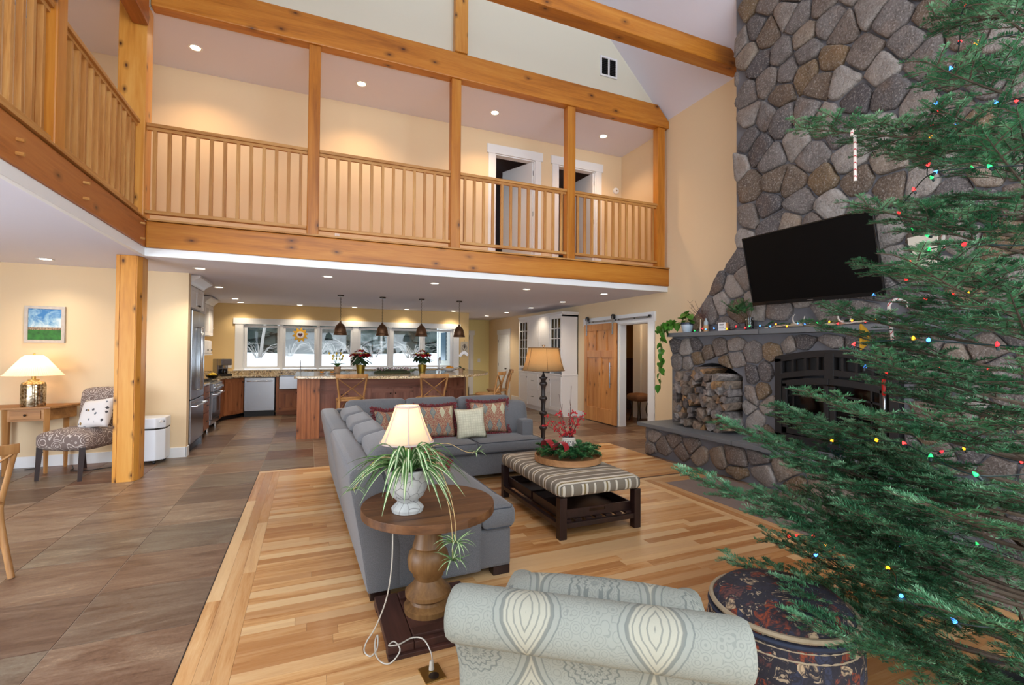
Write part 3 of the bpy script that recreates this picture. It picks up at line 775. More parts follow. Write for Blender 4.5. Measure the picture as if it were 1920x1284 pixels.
BLUESTONE = plain('bluestone_slab', S(104, 108, 112), .6, var=.12, scale=5, bump=.12, bscale=60)

def clip_half(poly, p, nrm):
    out = []
    for i in range(len(poly)):
        a, b = poly[i], poly[(i+1) % len(poly)]
        da = (a[0]-p[0])*nrm[0]+(a[1]-p[1])*nrm[1]; db = (b[0]-p[0])*nrm[0]+(b[1]-p[1])*nrm[1]
        if da <= 0: out.append(a)
        if (da < 0 < db) or (db < 0 < da):
            t = da/(da-db); out.append((a[0]+(b[0]-a[0])*t, a[1]+(b[1]-a[1])*t))
    return out
def centroid(poly):
    A = cx = cy = 0
    for i in range(len(poly)):
        a, b = poly[i], poly[(i+1) % len(poly)]; k = a[0]*b[1]-b[0]*a[1]; A += k; cx += (a[0]+b[0])*k; cy += (a[1]+b[1])*k
    if abs(A) < 1e-9: return poly[0], 0
    return (cx/(3*A), cy/(3*A)), abs(A)/2
def cells(seeds, bbox):
    out = []
    box = [(bbox[0], bbox[2]), (bbox[1], bbox[2]), (bbox[1], bbox[3]), (bbox[0], bbox[3])]
    for i, s in enumerate(seeds):
        poly = box
        near = sorted(range(len(seeds)), key=lambda j: (seeds[j][0]-s[0])**2+(seeds[j][1]-s[1])**2)[1:26]
        for j in near:
            q = seeds[j]; poly = clip_half(poly, ((s[0]+q[0])/2, (s[1]+q[1])/2), (q[0]-s[0], q[1]-s[1]))
            if len(poly) < 3: break
        out.append(poly)
    return out
def stone_mesh(poly, c, rr, depth):
    """poly in the (a,b) plane, outward is local -x; ring mesh with rounded rim"""
    pts = [(p[0]-c[0], p[1]-c[1]) for p in poly]
    # shrink for the joint, then round the corners
    mr = sum(math.hypot(*p) for p in pts)/len(pts)
    k = max(.5, 1-.010/mr)
    pts = [(p[0]*k, p[1]*k) for p in pts]
    for cut in (.14, .25):
        q = []
        for i in range(len(pts)):
            a, b = pts[i], pts[(i+1) % len(pts)]
            if math.hypot(a[0]-b[0], a[1]-b[1]) < .018: q.append(((a[0]+b[0])/2, (a[1]+b[1])/2)); continue
            q.append((a[0]*(1-cut)+b[0]*cut, a[1]*(1-cut)+b[1]*cut)); q.append((a[0]*cut+b[0]*(1-cut), a[1]*cut+b[1]*(1-cut)))
        pts = q
    n = len(pts); j = [1+rr.uniform(-.035, .035) for _ in range(n)]
    tx, ty = rr.uniform(-.12, .12), rr.uniform(-.12, .12)
    mb = MB()
    for (sc, d) in ((1.0, .03), (1.0, -.45*depth), (.965, -.82*depth), (.86, -.98*depth), (.5, -1.03*depth)):
        for i, p in enumerate(pts):
            jj = j[i] if sc > .8 else 1
            a, b = p[0]*sc*jj, p[1]*sc*jj
            dd = d+(tx*a+ty*b if d < -.3*depth else 0)+(rr.uniform(-.004, .004) if sc < .9 else 0)
            mb.v.append((dd, a, b))
    mb.v.append((-1.05*depth, 0, 0))
    for q in range(4):
        for i in range(n):
            a0, a1 = q*n+i, q*n+(i+1) % n; mb.f.append((a0, a0+n, a1+n, a1)); mb.m.append(0)
    for i in range(n): mb.f.append((4*n+i, 5*n, 4*n+(i+1) % n)); mb.m.append(0)
    A = sum(pts[i][0]*pts[(i+1) % n][1]-pts[(i+1) % n][0]*pts[i][1] for i in range(n))
    if A > 0: mb.f = [f[::-1] for f in mb.f]
    return mb
def lay_stones(parent, x, bbox, size, seed, inside, fix, depth=.05, stretch=1.0, xf=None):
    rr = random.Random(seed); a0, a1, b0, b1 = bbox
    seeds = []; tries = 0
    while tries < 9000:
        tries += 1; s = (rr.uniform(a0-size*.4, a1+size*.4), rr.uniform(b0-size*.4, b1+size*.4))
        d = size*rr.uniform(.62, 1.0)
        if all(((s[0]-q[0])/stretch)**2+(s[1]-q[1])**2 > d*d for q in seeds): seeds.append(s)
    cl = cells(seeds, (a0-size, a1+size, b0-size, b1+size))
    # one relaxation on half of the seeds
    seeds = [centroid(p)[0] if (len(p) > 2 and rr.random() < .55) else s for s, p in zip(seeds, cl)]
    n = 0
    for p in cells(seeds, (a0-size, a1+size, b0-size, b1+size)):
        if len(p) < 3: continue
        c, A = centroid(p)
        if not inside(*c): continue
        p = [fix(*q) for q in p]; c, A = centroid(p)
        if A < .004: continue
        mb = stone_mesh(p, c, rr, depth*rr.uniform(.75, 1.25))
        xx = x(c[0]) if callable(x) else x
        O('stone', mb, STONE, parent, smooth=.95, loc=(xx, c[0], c[1])); n += 1
    return n

FX = 5.17      # mortar face of the breast
def fireplace():
    f = thing('stone_fireplace', 'tall field stone fireplace with chimney, mantel slab and raised hearth', 'fireplace')
    # mortar core, openings for wood niche and insert left open
    NY0, NY1 = 4.50, 5.52          # niche
    IY0, IY1 = 2.68, 3.97          # insert
    core = MB()
    core.box(FX, 5.825, NY1, 5.80, .47, 1.76).box(FX, 5.825, IY1, NY0, .47, 1.76).box(FX, 5.825, .85, IY0, .47, 1.76)
    core.box(FX, 5.825, IY0, IY1, 1.50, 1.76).box(FX+.4, 5.825, IY0, IY1, .47, 1.5).box(5.72, 5.825, NY0, NY1, .47, 1.3)
    arch = [(NY0, 1.76), (NY0, 1.12)]+[(NY0+(NY1-NY0)*k/10, 1.12+.26*math.sin(PI*(.12+.80*k/10))) for k in range(11)]+[(NY1, 1.2), (NY1, 1.76)]
    core.prism(arch, FX, 5.825, 0)
    sh = [(1.68, 5.6), (1.68, 2.88), (1.15, 1.98), (1.15, 1.81), (5.45, 1.81), (5.42, 1.98), (4.61, 2.90), (4.61, 5.6)]
    core.prism(sh, FX+.02, 5.825, 0)
    core.prism([(FX+.02, 5.6), (5.825, 5.6), (5.825, 5.65), (FX+.02, 6.29)], 1.68, 4.61, 1)
    O('mortar_core', core, MORTAR, f)
    O('niche_back', MB().box(5.70, 5.72, NY0, NY1, .47, 1.5), BLACK, f)
    # hearth core
    hx = lambda y: 4.645+(5.81-y)*.045
    O('hearth_core', MB().prism([(hx(5.80)+.03, 5.80), (5.825, 5.80), (5.825, .6), (hx(.6)+.03, .6)], 0.002, .415, 2), MORTAR, f)
    # slab in three pieces
    ys = [5.90, 4.22, 2.5, .55]
    for a, b in zip(ys[:-1], ys[1:]):
        O('hearth_slab', MB().prism([(hx(a)-.06, a-.003), (5.825, a-.003), (5.825, b+.003), (hx(b)-.06, b+.003)], .415, .47, 2), BLUESTONE, f, bevel=.006)
    ys = [5.76, 4.14, 2.3, .75]
    for a, b in zip(ys[:-1], ys[1:]):
        O('mantel_slab', MB().box(5.02, 5.825, b+.003, a-.003, 1.755, 1.815), BLUESTONE, f, bevel=.006)
    # chimney stones
    def ymax(z): return 4.61 if z > 2.9 else (5.42-(z-1.98)/(2.9-1.98)*.81 if z > 1.98 else 5.42)
    def ymin(z): return 1.68 if z > 2.9 else 1.2
    ins = lambda a, b: ymin(b) < a < ymax(b) and 1.81 < b < 6.1
    fx = lambda a, b: (max(ymin(b), min(a, ymax(b)+.02)), max(1.82, min(6.22, b)))
    lay_stones(f, FX+.02, (1.68, 5.4, 1.82, 6.25), .34, 3, ins, fx, .055)
    # return face stones at the chimney edge (towards the gallery)
    rr = random.Random(8)
    z = 2.95
    while z < 5.2:
        h = rr.uniform(.2, .42); w = rr.uniform(.08, .12)
        mb = MB().rbox((0, 0, 0), (rr.uniform(.25, .45), w, h-.02), .04, 4)
        O('stone', mb, STONE, f, smooth=1.0, loc=(FX+.22, 4.60, z+h/2)); z += h
    z = .49
    while z < 1.72:
        h = min(rr.uniform(.2, .36), 1.75-z); mb = MB().rbox((0, 0, 0), (rr.uniform(.3, .5), .10, max(h-.02, .08)), .04, 4)
        O('stone', mb, STONE, f, smooth=1.0, loc=(FX+.28, 5.79, z+h/2)); z += h
    # lower breast stones around the openings
    def niche(a, b):
        if NY0 < a < NY1:
            zt = 1.12+.26*math.sin(PI*(.12+.80*(a-NY0)/(NY1-NY0))); return b < zt
        return False
    def insert_(a, b):
        return IY0-.02 < a < IY1+.02 and b < 1.49+.075*math.cos((a-3.325)/.645*PI/2)
    ins2 = lambda a, b: .9 < a < 5.82 and .45 < b < 1.76 and not niche(a, b) and not insert_(a, b)
    def fix2(a, b):
        a = max(.88, min(a, 5.84)); b = max(.475, min(1.75, b))
        if niche(a, b):
            zt = 1.12+.26*math.sin(PI*(.12+.80*(a-NY0)/(NY1-NY0)))
            o = [(a-NY0, 'l'), (NY1-a, 'r'), (zt-b, 't')]; o.sort()
            if o[0][1] == 'l': a = NY0
            elif o[0][1] == 'r': a = NY1
            else: b = zt
        if insert_(a, b):
            zt = 1.49+.075*math.cos((a-3.325)/.645*PI/2)
            o = [(a-IY0+.02, 'l'), (IY1+.02-a, 'r'), (zt-b, 't')]; o.sort()
            if o[0][1] == 'l': a = IY0-.02
            elif o[0][1] == 'r': a = IY1+.02
            else: b = zt
        return (a, b)
    lay_stones(f, FX, (.9, 5.82, .47, 1.76), .26, 11, ins2, fix2, .05)
    # hearth riser stones
    lay_stones(f, lambda a: hx(a)+.035, (.7, 5.80, .01, .41), .25, 5, lambda a, b: .65 < a < 5.8 and 0 < b < .41, lambda a, b: (max(.62, min(5.82, a)), max(.006, min(.408, b))), .05, 1.35)
    y = hx(5.8)+.25
    for (h0, h1, w) in ((.01, .2, .42), (.2, .41, .36)):
        x = hx(5.8)+.02
        while x < 5.6:
            mb = MB().rbox((0, 0, 0), (w-.02, .1, h1-h0-.015), .04, 4); O('stone', mb, STONE, f, smooth=1.0, loc=(x+w/2, 5.80, (h0+h1)/2)); x += w
    return f
fireplace()

# ---- fireplace insert ------------------------------------------------------
def insert():
    IRON = plain('cast_iron', S(30, 28, 29), .55, .2, var=.2, bump=.25, bscale=90)
    t = thing('fireplace_insert', 'black cast iron fireplace insert with arched glass doors', 'fireplace insert', (5.13, 3.325, .475))
    W = .645
    top = lambda u: 1.01+.075*cos(u/W*PI/2)
    us = [-W+2*W*k/16 for k in range(17)]
    def band(u0, u1, lo, hi, x0, x1, n=12):
        p = [u0+(u1-u0)*k/n for k in range(n+1)]
        return MB().prism([(u, lo(u)) for u in p]+[(u, hi(u)) for u in p[::-1]], x0, x1, 0)
    c = lambda v: (lambda u: v)
    O('surround', band(-W, W, lambda u: top(u)-.075, top, -.05, .05), IRON, t, bevel=.004)
    O('surround', MB().box(-.05, .05, -W, -W+.085, 0, .985).box(-.05, .05, W-.085, W, 0, .985).box(-.05, .05, -W, W, 0, .12), IRON, t, bevel=.004)
    # upper grille
    O('grille_rail', band(-W+.08, W-.08, lambda u: top(u)-.275, lambda u: top(u)-.21, -.055, .03), IRON, t, bevel=.004)
    O('grille_back', band(-W+.08, W-.08, lambda u: top(u)-.22, lambda u: top(u)-.06, .03, .04), BLACK, t)
    for u in (-.56, -.42, -.27, -.13, .13, .27, .42, .56):
        O('grille_bar', MB().box(-.045, .0, u-.012, u+.012, top(u)-.225, top(u)-.065), IRON, t)
    O('grille_post', MB().box(-.06, .02, -.05, .05, .78, 1.05), IRON, t, bevel=.004)
    # doors
    gl = glassm('sooty_glass', (.35, .32, .30, 1))
    dt = lambda u: top(u)-.30
    for s in (-1, 1):
        a, b = (.005, .54) if s > 0 else (-.54, -.005)
        O('door_rail', band(a, b, lambda u: dt(u)-.07, dt, -.06, -.02), IRON, t, bevel=.004)
        O('door_rail', MB().box(-.06, -.02, a, b, .13, .20), IRON, t, bevel=.004)
        O('door_stile', MB().box(-.06, -.02, a, a+.055, .13, .70), IRON, t, bevel=.004)
        O('door_stile', MB().box(-.06, -.02, b-.055, b, .13, .70), IRON, t, bevel=.004)
        O('door_glass', band(a+.03, b-.03, c(.16), lambda u: dt(u)-.04, -.034, -.030), gl, t)
        O('glazing_bar', band(a+.03, b-.03, lambda u: dt(u)-.19, lambda u: dt(u)-.17, -.05, -.036), STEELD, t)
        um = a+.13 if s < 0 else b-.13
        O('glazing_bar', MB().box(-.05, -.036, um-.01, um+.01, .2, dt(um)-.05), STEELD, t)
    O('firebrick', MB().box(.36, .40, -.5, .5, .1, .72).box(.0, .36, -.52, -.5, .1, .72).box(.0, .36, .5, .52, .1, .72), plain('firebrick', S(150, 128, 112), .9, var=.4, scale=5), t)
    O('firebox_floor', MB().box(-.02, .38, -.52, .52, .09, .11), BLACK, t)
insert()

# ---- firewood --------------------------------------------------------------
def firewood():
    t = NT('split_log'); v = t.coord((1, 1, 1)); r = t.rand(); n = t.noise(v, 18, 5, .7)
    c = t.ramp(r, (0, S(128, 120, 116)), (.25, S(158, 150, 144)), (.5, S(104, 96, 94)), (.7, S(142, 124, 108)), (.85, S(166, 128, 86)), (1, S(124, 118, 118)))
    c = t.mix(t.ramp(n, (.35, .7), (.6, 0.0)), c, S(40, 35, 33)); t.bump(n, .5, .02)
    LOG = t.done(c, .85)
    rr = random.Random(14)
    variants = []
    for k in range(10):
        kind = k % 5
        if kind in (0, 1, 3): # split wedge
            R = .075; a = rr.uniform(.9, 1.7); poly = [(0, -R*.45)]+[(R*1.15*sin(-a/2+a*i/4), -R*.45+R*1.25*cos(-a/2+a*i/4)) for i in range(5)]
        elif kind == 2: poly = [(-.07, -.045), (.06, -.055), (.075, .03), (-.02, .06), (-.06, .04)]
        else: poly = [(.055*cos(2*PI*i/9)*rr.uniform(.9, 1.1), .05*sin(2*PI*i/9)) for i in range(9)]
        poly = [(p[0]*rr.uniform(.9, 1.1), p[1]*rr.uniform(.9, 1.1)) for p in poly]
        mb = MB(); n = len(poly)
        for i, (x, s) in enumerate(((-.22, .96), (-.21, 1.0), (0, 1.03), (.2, 1.0))):
            for p in poly: mb.v.append((x+rr.uniform(-.012, .012)*(i == 0), p[0]*s+rr.uniform(-.004, .004), p[1]*s+rr.uniform(-.004, .004)))
        for q in range(3):
            for i in range(n): mb.f.append((q*n+i, q*n+(i+1) % n, (q+1)*n+(i+1) % n, (q+1)*n+i)); mb.m.append(0)
        mb.f.append(tuple(range(n-1, -1, -1))); mb.f.append(tuple(3*n+i for i in range(n))); mb.m += [0, 0]
        variants.append(mesh_of('firewood_log', mb, LOG))
    z = .475+.055; row = 0
    while z < 1.34:
        frac = (z-.47)/.85
        y0, y1 = 4.545+(.0 if row % 2 else .03), 5.49
        y = y0
        while y < y1:
            zt = 1.12+.26*math.sin(PI*(.12+.80*(min(y, 5.5)-4.5)/1.02))-.09
            if z < zt:
                o = O('firewood_log', None, None, mesh=variants[rr.randrange(10)], loc=(5.14+rr.uniform(-.06, .03), y, z+rr.uniform(-.012, .012)), rot=(rr.uniform(0, 6.28), rr.uniform(-.06, .06), rr.uniform(-.12, .12)))
                tag(o, 'weathered grey split log stacked in the stone niche', 'firewood', 'firewood in the stone niche')
            y += rr.uniform(.105, .135)
        z += .094; row += 1
    # a few long logs lying crosswise at the near side of the stack
    for k, (z, x) in enumerate(((.56, 4.99), (.68, 5.0), (.80, 5.01), (.93, 5.0), (1.06, 4.99))):
        o = O('firewood_log', None, None, mesh=variants[(k*3) % 10], loc=(x+.02, 4.70+rr.uniform(-.02, .02), z), rot=(rr.uniform(0, 6), 0, rad(78+8*k)))
        o.scale = (.62, 1.05, 1.0); tag(o, 'split log lying crosswise on the stack by the insert', 'firewood', 'firewood lying crosswise')
firewood()

# ---- television ------------------------------------------------------------
def tv():
    t = thing('television', 'large black flat television tilted forward on the stone chimney', 'television')
    w, h = 1.435, .82
    Mx = Matrix.Translation((4.95, 3.435, 2.085)) @ Matrix.Rotation(rad(-14), 4, 'Y') @ Matrix.Rotation(rad(.8), 4, 'X')
    t.matrix_world = Mx
    O('back_shell', MB().box(.012, .045, -w/2+.01, w/2-.01, .01, h-.01), BLACK, t, bevel=.008)
    O('bezel', MB().box(-.008, .014, -w/2, w/2, 0, .04).box(-.008, .014, -w/2, w/2, h-.014, h).box(-.008, .014, -w/2, -w/2+.014, 0, h).box(-.008, .014, w/2-.014, w/2, 0, h), plain('tv_bezel', S(16, 16, 18), .25), t, bevel=.002)
    O('screen', MB().box(-.002, .012, -w/2+.014, w/2-.014, .04, h-.014), plain('tv_screen', S(3, 3, 4), .45, spec=.15), t)
    O('maker_mark', MB().box(-.0095, -.008, -.035, .035, .015, .023), CHROME, t)
    O('wall_bracket', MB().box(.045, .14, -.2, .2, .3, .55), BLACK, t)
tv()
# ================================================================== LIVING ROOM FURNITURE
def fabric(name, c1, c2, scale=260, rough=.95, bump=.25, big=.12):
    t = NT(name); v = t.coord(rnd=False); n = t.noise(v, scale, 3, .7); n2 = t.noise(v, 6, 3)
    c = t.ramp(n, (.35, c2), (.65, c1)); c = t.mix(t.math('MULTIPLY', n2, big), c, tuple(x*.5 for x in c1[:3])+(1,))
    t.bump(n, bump, .002)
    return t.done(c, rough, 0, .2, Sheen_Weight=.25)
GREYF = fabric('grey_upholstery', S(116, 116, 118), S(88, 89, 92))
PIPE = fabric('grey_piping', S(70, 74, 82), S(56, 60, 66))

def sofa():
    t = thing('sectional_sofa', 'grey upholstered L-shaped sectional sofa', 'sofa', (.34, 2.995, 0), rad(1.6))
    def base(x0, x1, y0, y1, z0=.06, z1=.32): O('base', MB().box(x0, x1, y0, y1, z0, z1), GREYF, t, bevel=.02)
    base(.02, .955, .012, 1.57); base(.02, .955, 1.59, 2.26); base(.02, 2.42, 2.26, 3.22)
    # near end panel
    O('end_panel', MB().box(.0, .735, -.005, .06, .055, .465), GREYF, t, bevel=.018)
    # backs of the long side: outward leaning slabs with soft tops
    prof = [(.0, .055), (-.045, .35), (-.115, .74), (-.115, .79), (-.085, .815), (.03, .815), (.07, .79), (.10, .70), (.20, .33), (.20, .055)]
    for a, b in ((-.008, 1.575), (1.59, 3.22)):
        O('back', MB().prism([(p[0], p[1]) for p in prof], a, b, 1), GREYF, t, bevel=.02, smooth=.7)
    # back of the short side
    prof2 = [(3.25, .055), (3.27, .35), (3.32, .76), (3.30, .80), (3.16, .80), (3.13, .74), (3.05, .33), (3.05, .055)]
    O('back', MB().prism(prof2, .06, 2.43, 0), GREYF, t, bevel=.02, smooth=.7)
    # seat cushions
    def cush(name, x0, x1, y0, y1, z0, z1, r=.045, bl=(.008, .008, .022)):
        o = O(name, MB().rbox(((x0+x1)/2, (y0+y1)/2, (z0+z1)/2), (x1-x0, y1-y0, z1-z0), r, 8, bl), GREYF, t, smooth=3.14)
        c = []
        for (zz) in (z0+.012, z1-.012):
            loop = [(x0+r*.3, y0+r*.9, zz), (x0+r*.9, y0+r*.25, zz), (x1-r*.9, y0+r*.25, zz), (x1-r*.3, y0+r*.9, zz), (x1-r*.3, y1-r*.9, zz), (x1-r*.9, y1-r*.3, zz), (x0+r*.9, y1-r*.3, zz), (x0+r*.3, y1-r*.9, zz)]
            O('piping', MB().tube(loop, .006, 6, closed=True), PIPE, o, smooth=1.0)
        return o
    cush('seat_cushion', .17, .975, .062, 1.57, .325, .475)
    cush('seat_cushion', .738, .978, -.028, .3, .325, .474)
    cush('seat_cushion', .17, .975, 1.585, 2.22, .325, .47)
    cush('seat_cushion', .98, 1.545, 2.185, 3.05, .325, .46)
    cush('seat_cushion', 1.55, 2.40, 2.185, 3.05, .325, .46)
    # back cushions
    def bcush(c, d, rot, bl=(.022, .022, .008)):
        o = O('back_cushion', MB().rbox((0, 0, 0), d, .05, 10, bl), GREYF, t, smooth=3.14, loc=c, rot=rot)
        w, h = d[0]/2-.012, d[2]/2-.012
        if d[0] < d[1]:
            w = d[1]/2-.012; lp = [(d[0]/2*s*.62, yy, zz) for s in (1,) for (yy, zz) in ((-w, -h), (w, -h), (w, h), (-w, h))]
            for s in (-1, 1): O('piping', MB().tube([(d[0]/2*s*.6, yy, zz) for (yy, zz) in ((-w, -h+.05), (-w+.05, -h), (w-.05, -h), (w, -h+.05), (w, h-.05), (w-.05, h), (-w+.05, h), (-w, h-.05))], .006, 6, closed=True), PIPE, o, smooth=1.0)
        else:
            for s in (-1, 1): O('piping', MB().tube([(xx, d[1]/2*s*.6, zz) for (xx, zz) in ((-w, -h+.05), (-w+.05, -h), (w-.05, -h), (w, -h+.05), (w, h-.05), (w-.05, h), (-w+.05, h), (-w, h-.05))], .006, 6, closed=True), PIPE, o, smooth=1.0)
    for yc in (.55, 1.14, 1.74, 2.36): bcush((.20, yc, .665), (.22, .60, .46), (0, rad(-14), rad(-2)))
    for xc, w in ((.50, .70), (1.18, .66), (1.90, .72)): bcush((xc, 2.98, .70), (w, .20, .44), (rad(-12), 0, 0))
    # loose cushion against the arm
    bcush((2.16, 2.72, .655), (.42, .20, .41), (rad(-12), 0, rad(-14)), (.03, .05, .03))
    # arm
    O('arm', MB().box(2.20, 2.36, 2.40, 3.2, .06, .66), GREYF, t, bevel=.03)
    for (x, y) in ((.83, .02), (.02, .02), (.01, 1.50), (.02, 3.1), (2.25, 3.1), (2.2, 2.28), (.85, 1.5)):
        O('foot', MB().box(x, x+.12, y, y+.08, .002, .06), DARKW, t)
sofa()

def medallion_mat(name, base, ground, cols):
    t = NT(name); tc = t.coord(rnd=False); x, y, z = t.sep(tc)
    u = t.math('DIVIDE', x, .118); v = t.math('DIVIDE', z, .21)
    row = t.math('FLOOR', v); uo = t.math('ADD', u, t.math('MULTIPLY', row, .5))
    fu = t.math('SUBTRACT', t.math('FRACT', uo), .5); fv = t.math('SUBTRACT', t.math('FRACT', v), .5)
    d = t.math('ADD', t.math('MULTIPLY', t.math('ABSOLUTE', fu), 1.25), t.math('MULTIPLY', t.math('ABSOLUTE', fv), 1.0))
    nn = t.noise(tc, 60, 3); d = t.math('ADD', d, t.math('MULTIPLY', t.math('SUBTRACT', nn, .5), .12))
    wn = t.n('ShaderNodeTexWhiteNoise', noise_dimensions='2D', i_Vector=t.comb(t.math('FLOOR', uo), row, 0.0)).outputs[0]
    med = t.ramp(wn, (0, cols[0]), (.35, cols[1]), (.7, cols[2]), interp='CONSTANT')
    inner = t.ramp(d, (.0, 0.0), (.08, 1.0), (.16, 0.0), (.22, 1.0), (.28, 0.0), interp='LINEAR')
    medc = t.mix(t.math('MULTIPLY', inner, .6), med, ground)
    gn = t.n('ShaderNodeTexVoronoi', i_Vector=tc, i_Scale=95).outputs['Distance']
    gr = t.mix(t.ramp(gn, (.38, 0.0), (.72, .9)), base, ground)
    c = t.mix(t.ramp(d, (.36, 1.0), (.39, 0.0)), gr, medc)
    t.bump(nn, .2, .003)
    return t.done(c, .9, 0, .2)
MEDM = medallion_mat('medallion_fabric', S(150, 88, 76), S(176, 160, 128), (S(126, 130, 92), S(106, 118, 120), S(190, 186, 156)))
CREAMF = (lambda: None)
def cream_mat():
    t = NT('cream_tufted'); tc = t.coord(rnd=False); x, y, z = t.sep(tc)
    gx = t.math('ABSOLUTE', t.math('SUBTRACT', t.math('FRACT', t.math('MULTIPLY', x, 34)), .5)); gz = t.math('ABSOLUTE', t.math('SUBTRACT', t.math('FRACT', t.math('MULTIPLY', z, 34)), .5))
    g = t.math('MINIMUM', gx, gz); n = t.noise(tc, 14, 4)
    c = t.mix(t.ramp(g, (.04, .55), (.12, 0.0)), t.ramp(n, (.3, S(196, 194, 170)), (.7, S(222, 218, 194))), S(176, 168, 140))
    t.bump(t.math('ADD', g, t.math('MULTIPLY', n, 1.5)), .4, .006)
    return t.done(c, .95, 0, .2)
CREAMF = cream_mat()
FRINGE = fabric('red_fringe', S(142, 52, 54), S(92, 34, 40), 120)
def pillow(label, c, size, rot, mat, fringe=True, group=None, th=.14):
    t = thing('throw_pillow', label, 'pillow', group=group); t.location = c; t.rotation_euler = rot
    w, h = size
    O('cover', MB().pillow(w, h, th, 12), mat, t, smooth=3.14, weld=True)
    if fringe:
        r = random.Random(int(c[0]*100)); mb = MB()
        per = [(-w/2, z) for z in np.linspace(-h/2, h/2, 34)]+[(x, h/2) for x in np.linspace(-w/2, w/2, 40)]+[(w/2, z) for z in np.linspace(h/2, -h/2, 34)]+[(x, -h/2) for x in np.linspace(w/2, -w/2, 40)]
        for k, (x, z) in enumerate(per):
            pin = 1-.06*(1-min(1, abs(abs(x)-w/2)*0+abs(z)/(h/2)))
            for q in range(3):
                ox, oz = x/(w/2), z/(h/2)
                nx, nz = (ox if abs(abs(ox)-1) < .01 else 0), (oz if abs(abs(oz)-1) < .01 else 0)
                L = r.uniform(.02, .038)
                e = 1-.10*(1-abs(ox)**1.5)*(abs(oz) > .99); e2 = 1-.10*(1-abs(oz)**1.5)*(abs(ox) > .99)
                p = Vector((x*e2, r.uniform(-.008, .008), z*e))
                mb.tube([p, p+Vector((nx*L*.6+r.uniform(-.012, .012), r.uniform(-.02, .02), nz*L*.6+r.uniform(-.012, .012))), p+Vector((nx*L+r.uniform(-.014, .014), r.uniform(-.024, .024), nz*L-.006+r.uniform(-.012, .012)))], [.0055, .006, .0045], 4)
        f = O('fringe', mb, FRINGE, t); f['kind'] = 'stuff'
    return t
G = 'throw pillows on the sectional sofa'
pillow('red fringed medallion pillow on the sofa, left of the cream one', (1.43, 5.67, .665), (.47, .40), (rad(-16), 0, rad(2)), MEDM, True, G)
pillow('red fringed medallion pillow partly behind the cream pillow', (2.11, 5.70, .68), (.50, .41), (rad(-14), 0, rad(-6)), MEDM, True, G)
pillow('cream textured pillow between two medallion pillows', (1.815, 5.53, .645), (.38, .38), (rad(-14), rad(-3), rad(-5)), CREAMF, False, G)
pillow('red fringed medallion pillow in the sofa corner behind the lamp', (.80, 5.36, .67), (.44, .40), (rad(-16), rad(8), rad(48)), MEDM, True, G)
pillow('red fringed pillow lying low behind the spider plant', (1.02, 4.25, .56), (.42, .34), (rad(-62), 0, rad(72)), MEDM, True, G, .12)

# ---- ottoman -----------------------------------------------------------------
def stripe_mat():
    t = NT('striped_upholstery'); tc = t.coord(rnd=False); x, y, z = t.sep(tc)
    nrm = t.sep(t.n('ShaderNodeTexCoord').outputs['Normal'])
    side = t.math('GREATER_THAN', t.math('ABSOLUTE', nrm[1]), .75)
    co = t.mix(side, t.comb(y, y, y), t.comb(x, x, x)); c1 = t.sep(co)[0]
    f = t.math('FRACT', t.math('DIVIDE', t.math('ADD', c1, 5.0), .215))
    TA, CR, OL, DK = S(132, 124, 110), S(220, 214, 198), S(138, 122, 82), S(84, 84, 84)
    c = t.ramp(f, (0, TA), (.30, DK), (.315, CR), (.42, OL), (.50, CR), (.60, DK), (.615, TA), (.86, CR), (.95, DK), (.962, TA), interp='CONSTANT')
    n = t.noise(tc, 240, 3); c = t.mix(t.math('MULTIPLY', n, .35), c, S(90, 86, 78)); t.bump(n, .2, .002)
    return t.done(c, .9, 0, .2)
STRIPE = stripe_mat()
def ottoman():
    t = thing('ottoman', 'striped upholstered ottoman table with dark wooden legs and low shelf', 'ottoman', (2.275, 4.03, 0))
    hx, hy = .40, .64
    O('cushion', MB().rbox((0, 0, .392), (.82, 1.30, .125), .05, 10, (.006, .006, .016)), STRIPE, t, smooth=3.14)
    for sx in (-1, 1):
        for sy in (-1, 1): O('leg', MB().box(sx*hx-.033*(sx+1), sx*hx-.033*(sx-1), sy*hy-.033*(sy+1), sy*hy-.033*(sy-1), .0, .335), DARKW, t, bevel=.004)
    for sx in (-1, 1): O('side_rail', MB().box(sx*.38-.02, sx*.38+.02, -.575, .575, .085, .125), DARKW, t, bevel=.003)
    for sy in (-1, 1): O('end_rail', MB().box(-.335, .335, sy*.615-.018, sy*.615+.018, .085, .125), DARKW, t, bevel=.003)
    for k in range(7): O('slat', MB().box(-.30+k*.1-.03, -.30+k*.1+.03, -.6, .6, .125, .14), DARKW, t)
    for i, (y0, y1) in enumerate(((-.57, -.02), (.02, .57))):
        r = thing('serving_tray', ('dark wooden tray on the near half of the ottoman shelf', 'dark wooden tray on the far half of the ottoman shelf')[i], 'tray', (2.275, 4.03, .141), group='trays under the ottoman')
        O('tray_floor', MB().box(-.345, .345, y0, y1, .0, .012), DARKW, r)
        O('long_side', MB().box(-.345, -.333, y0, y1, .012, .075), DARKW, r); O('long_side', MB().box(.333, .345, y0, y1, .012, .075), DARKW, r)
        for yy in (y0, y1-.012):
            O('short_side', MB().box(-.333, -.08, yy, yy+.012, .012, .075).box(.08, .333, yy, yy+.012, .012, .075).box(-.08, .08, yy, yy+.012, .012, .035).box(-.08, .08, yy, yy+.012, .06, .075), DARKW, r)
ottoman()

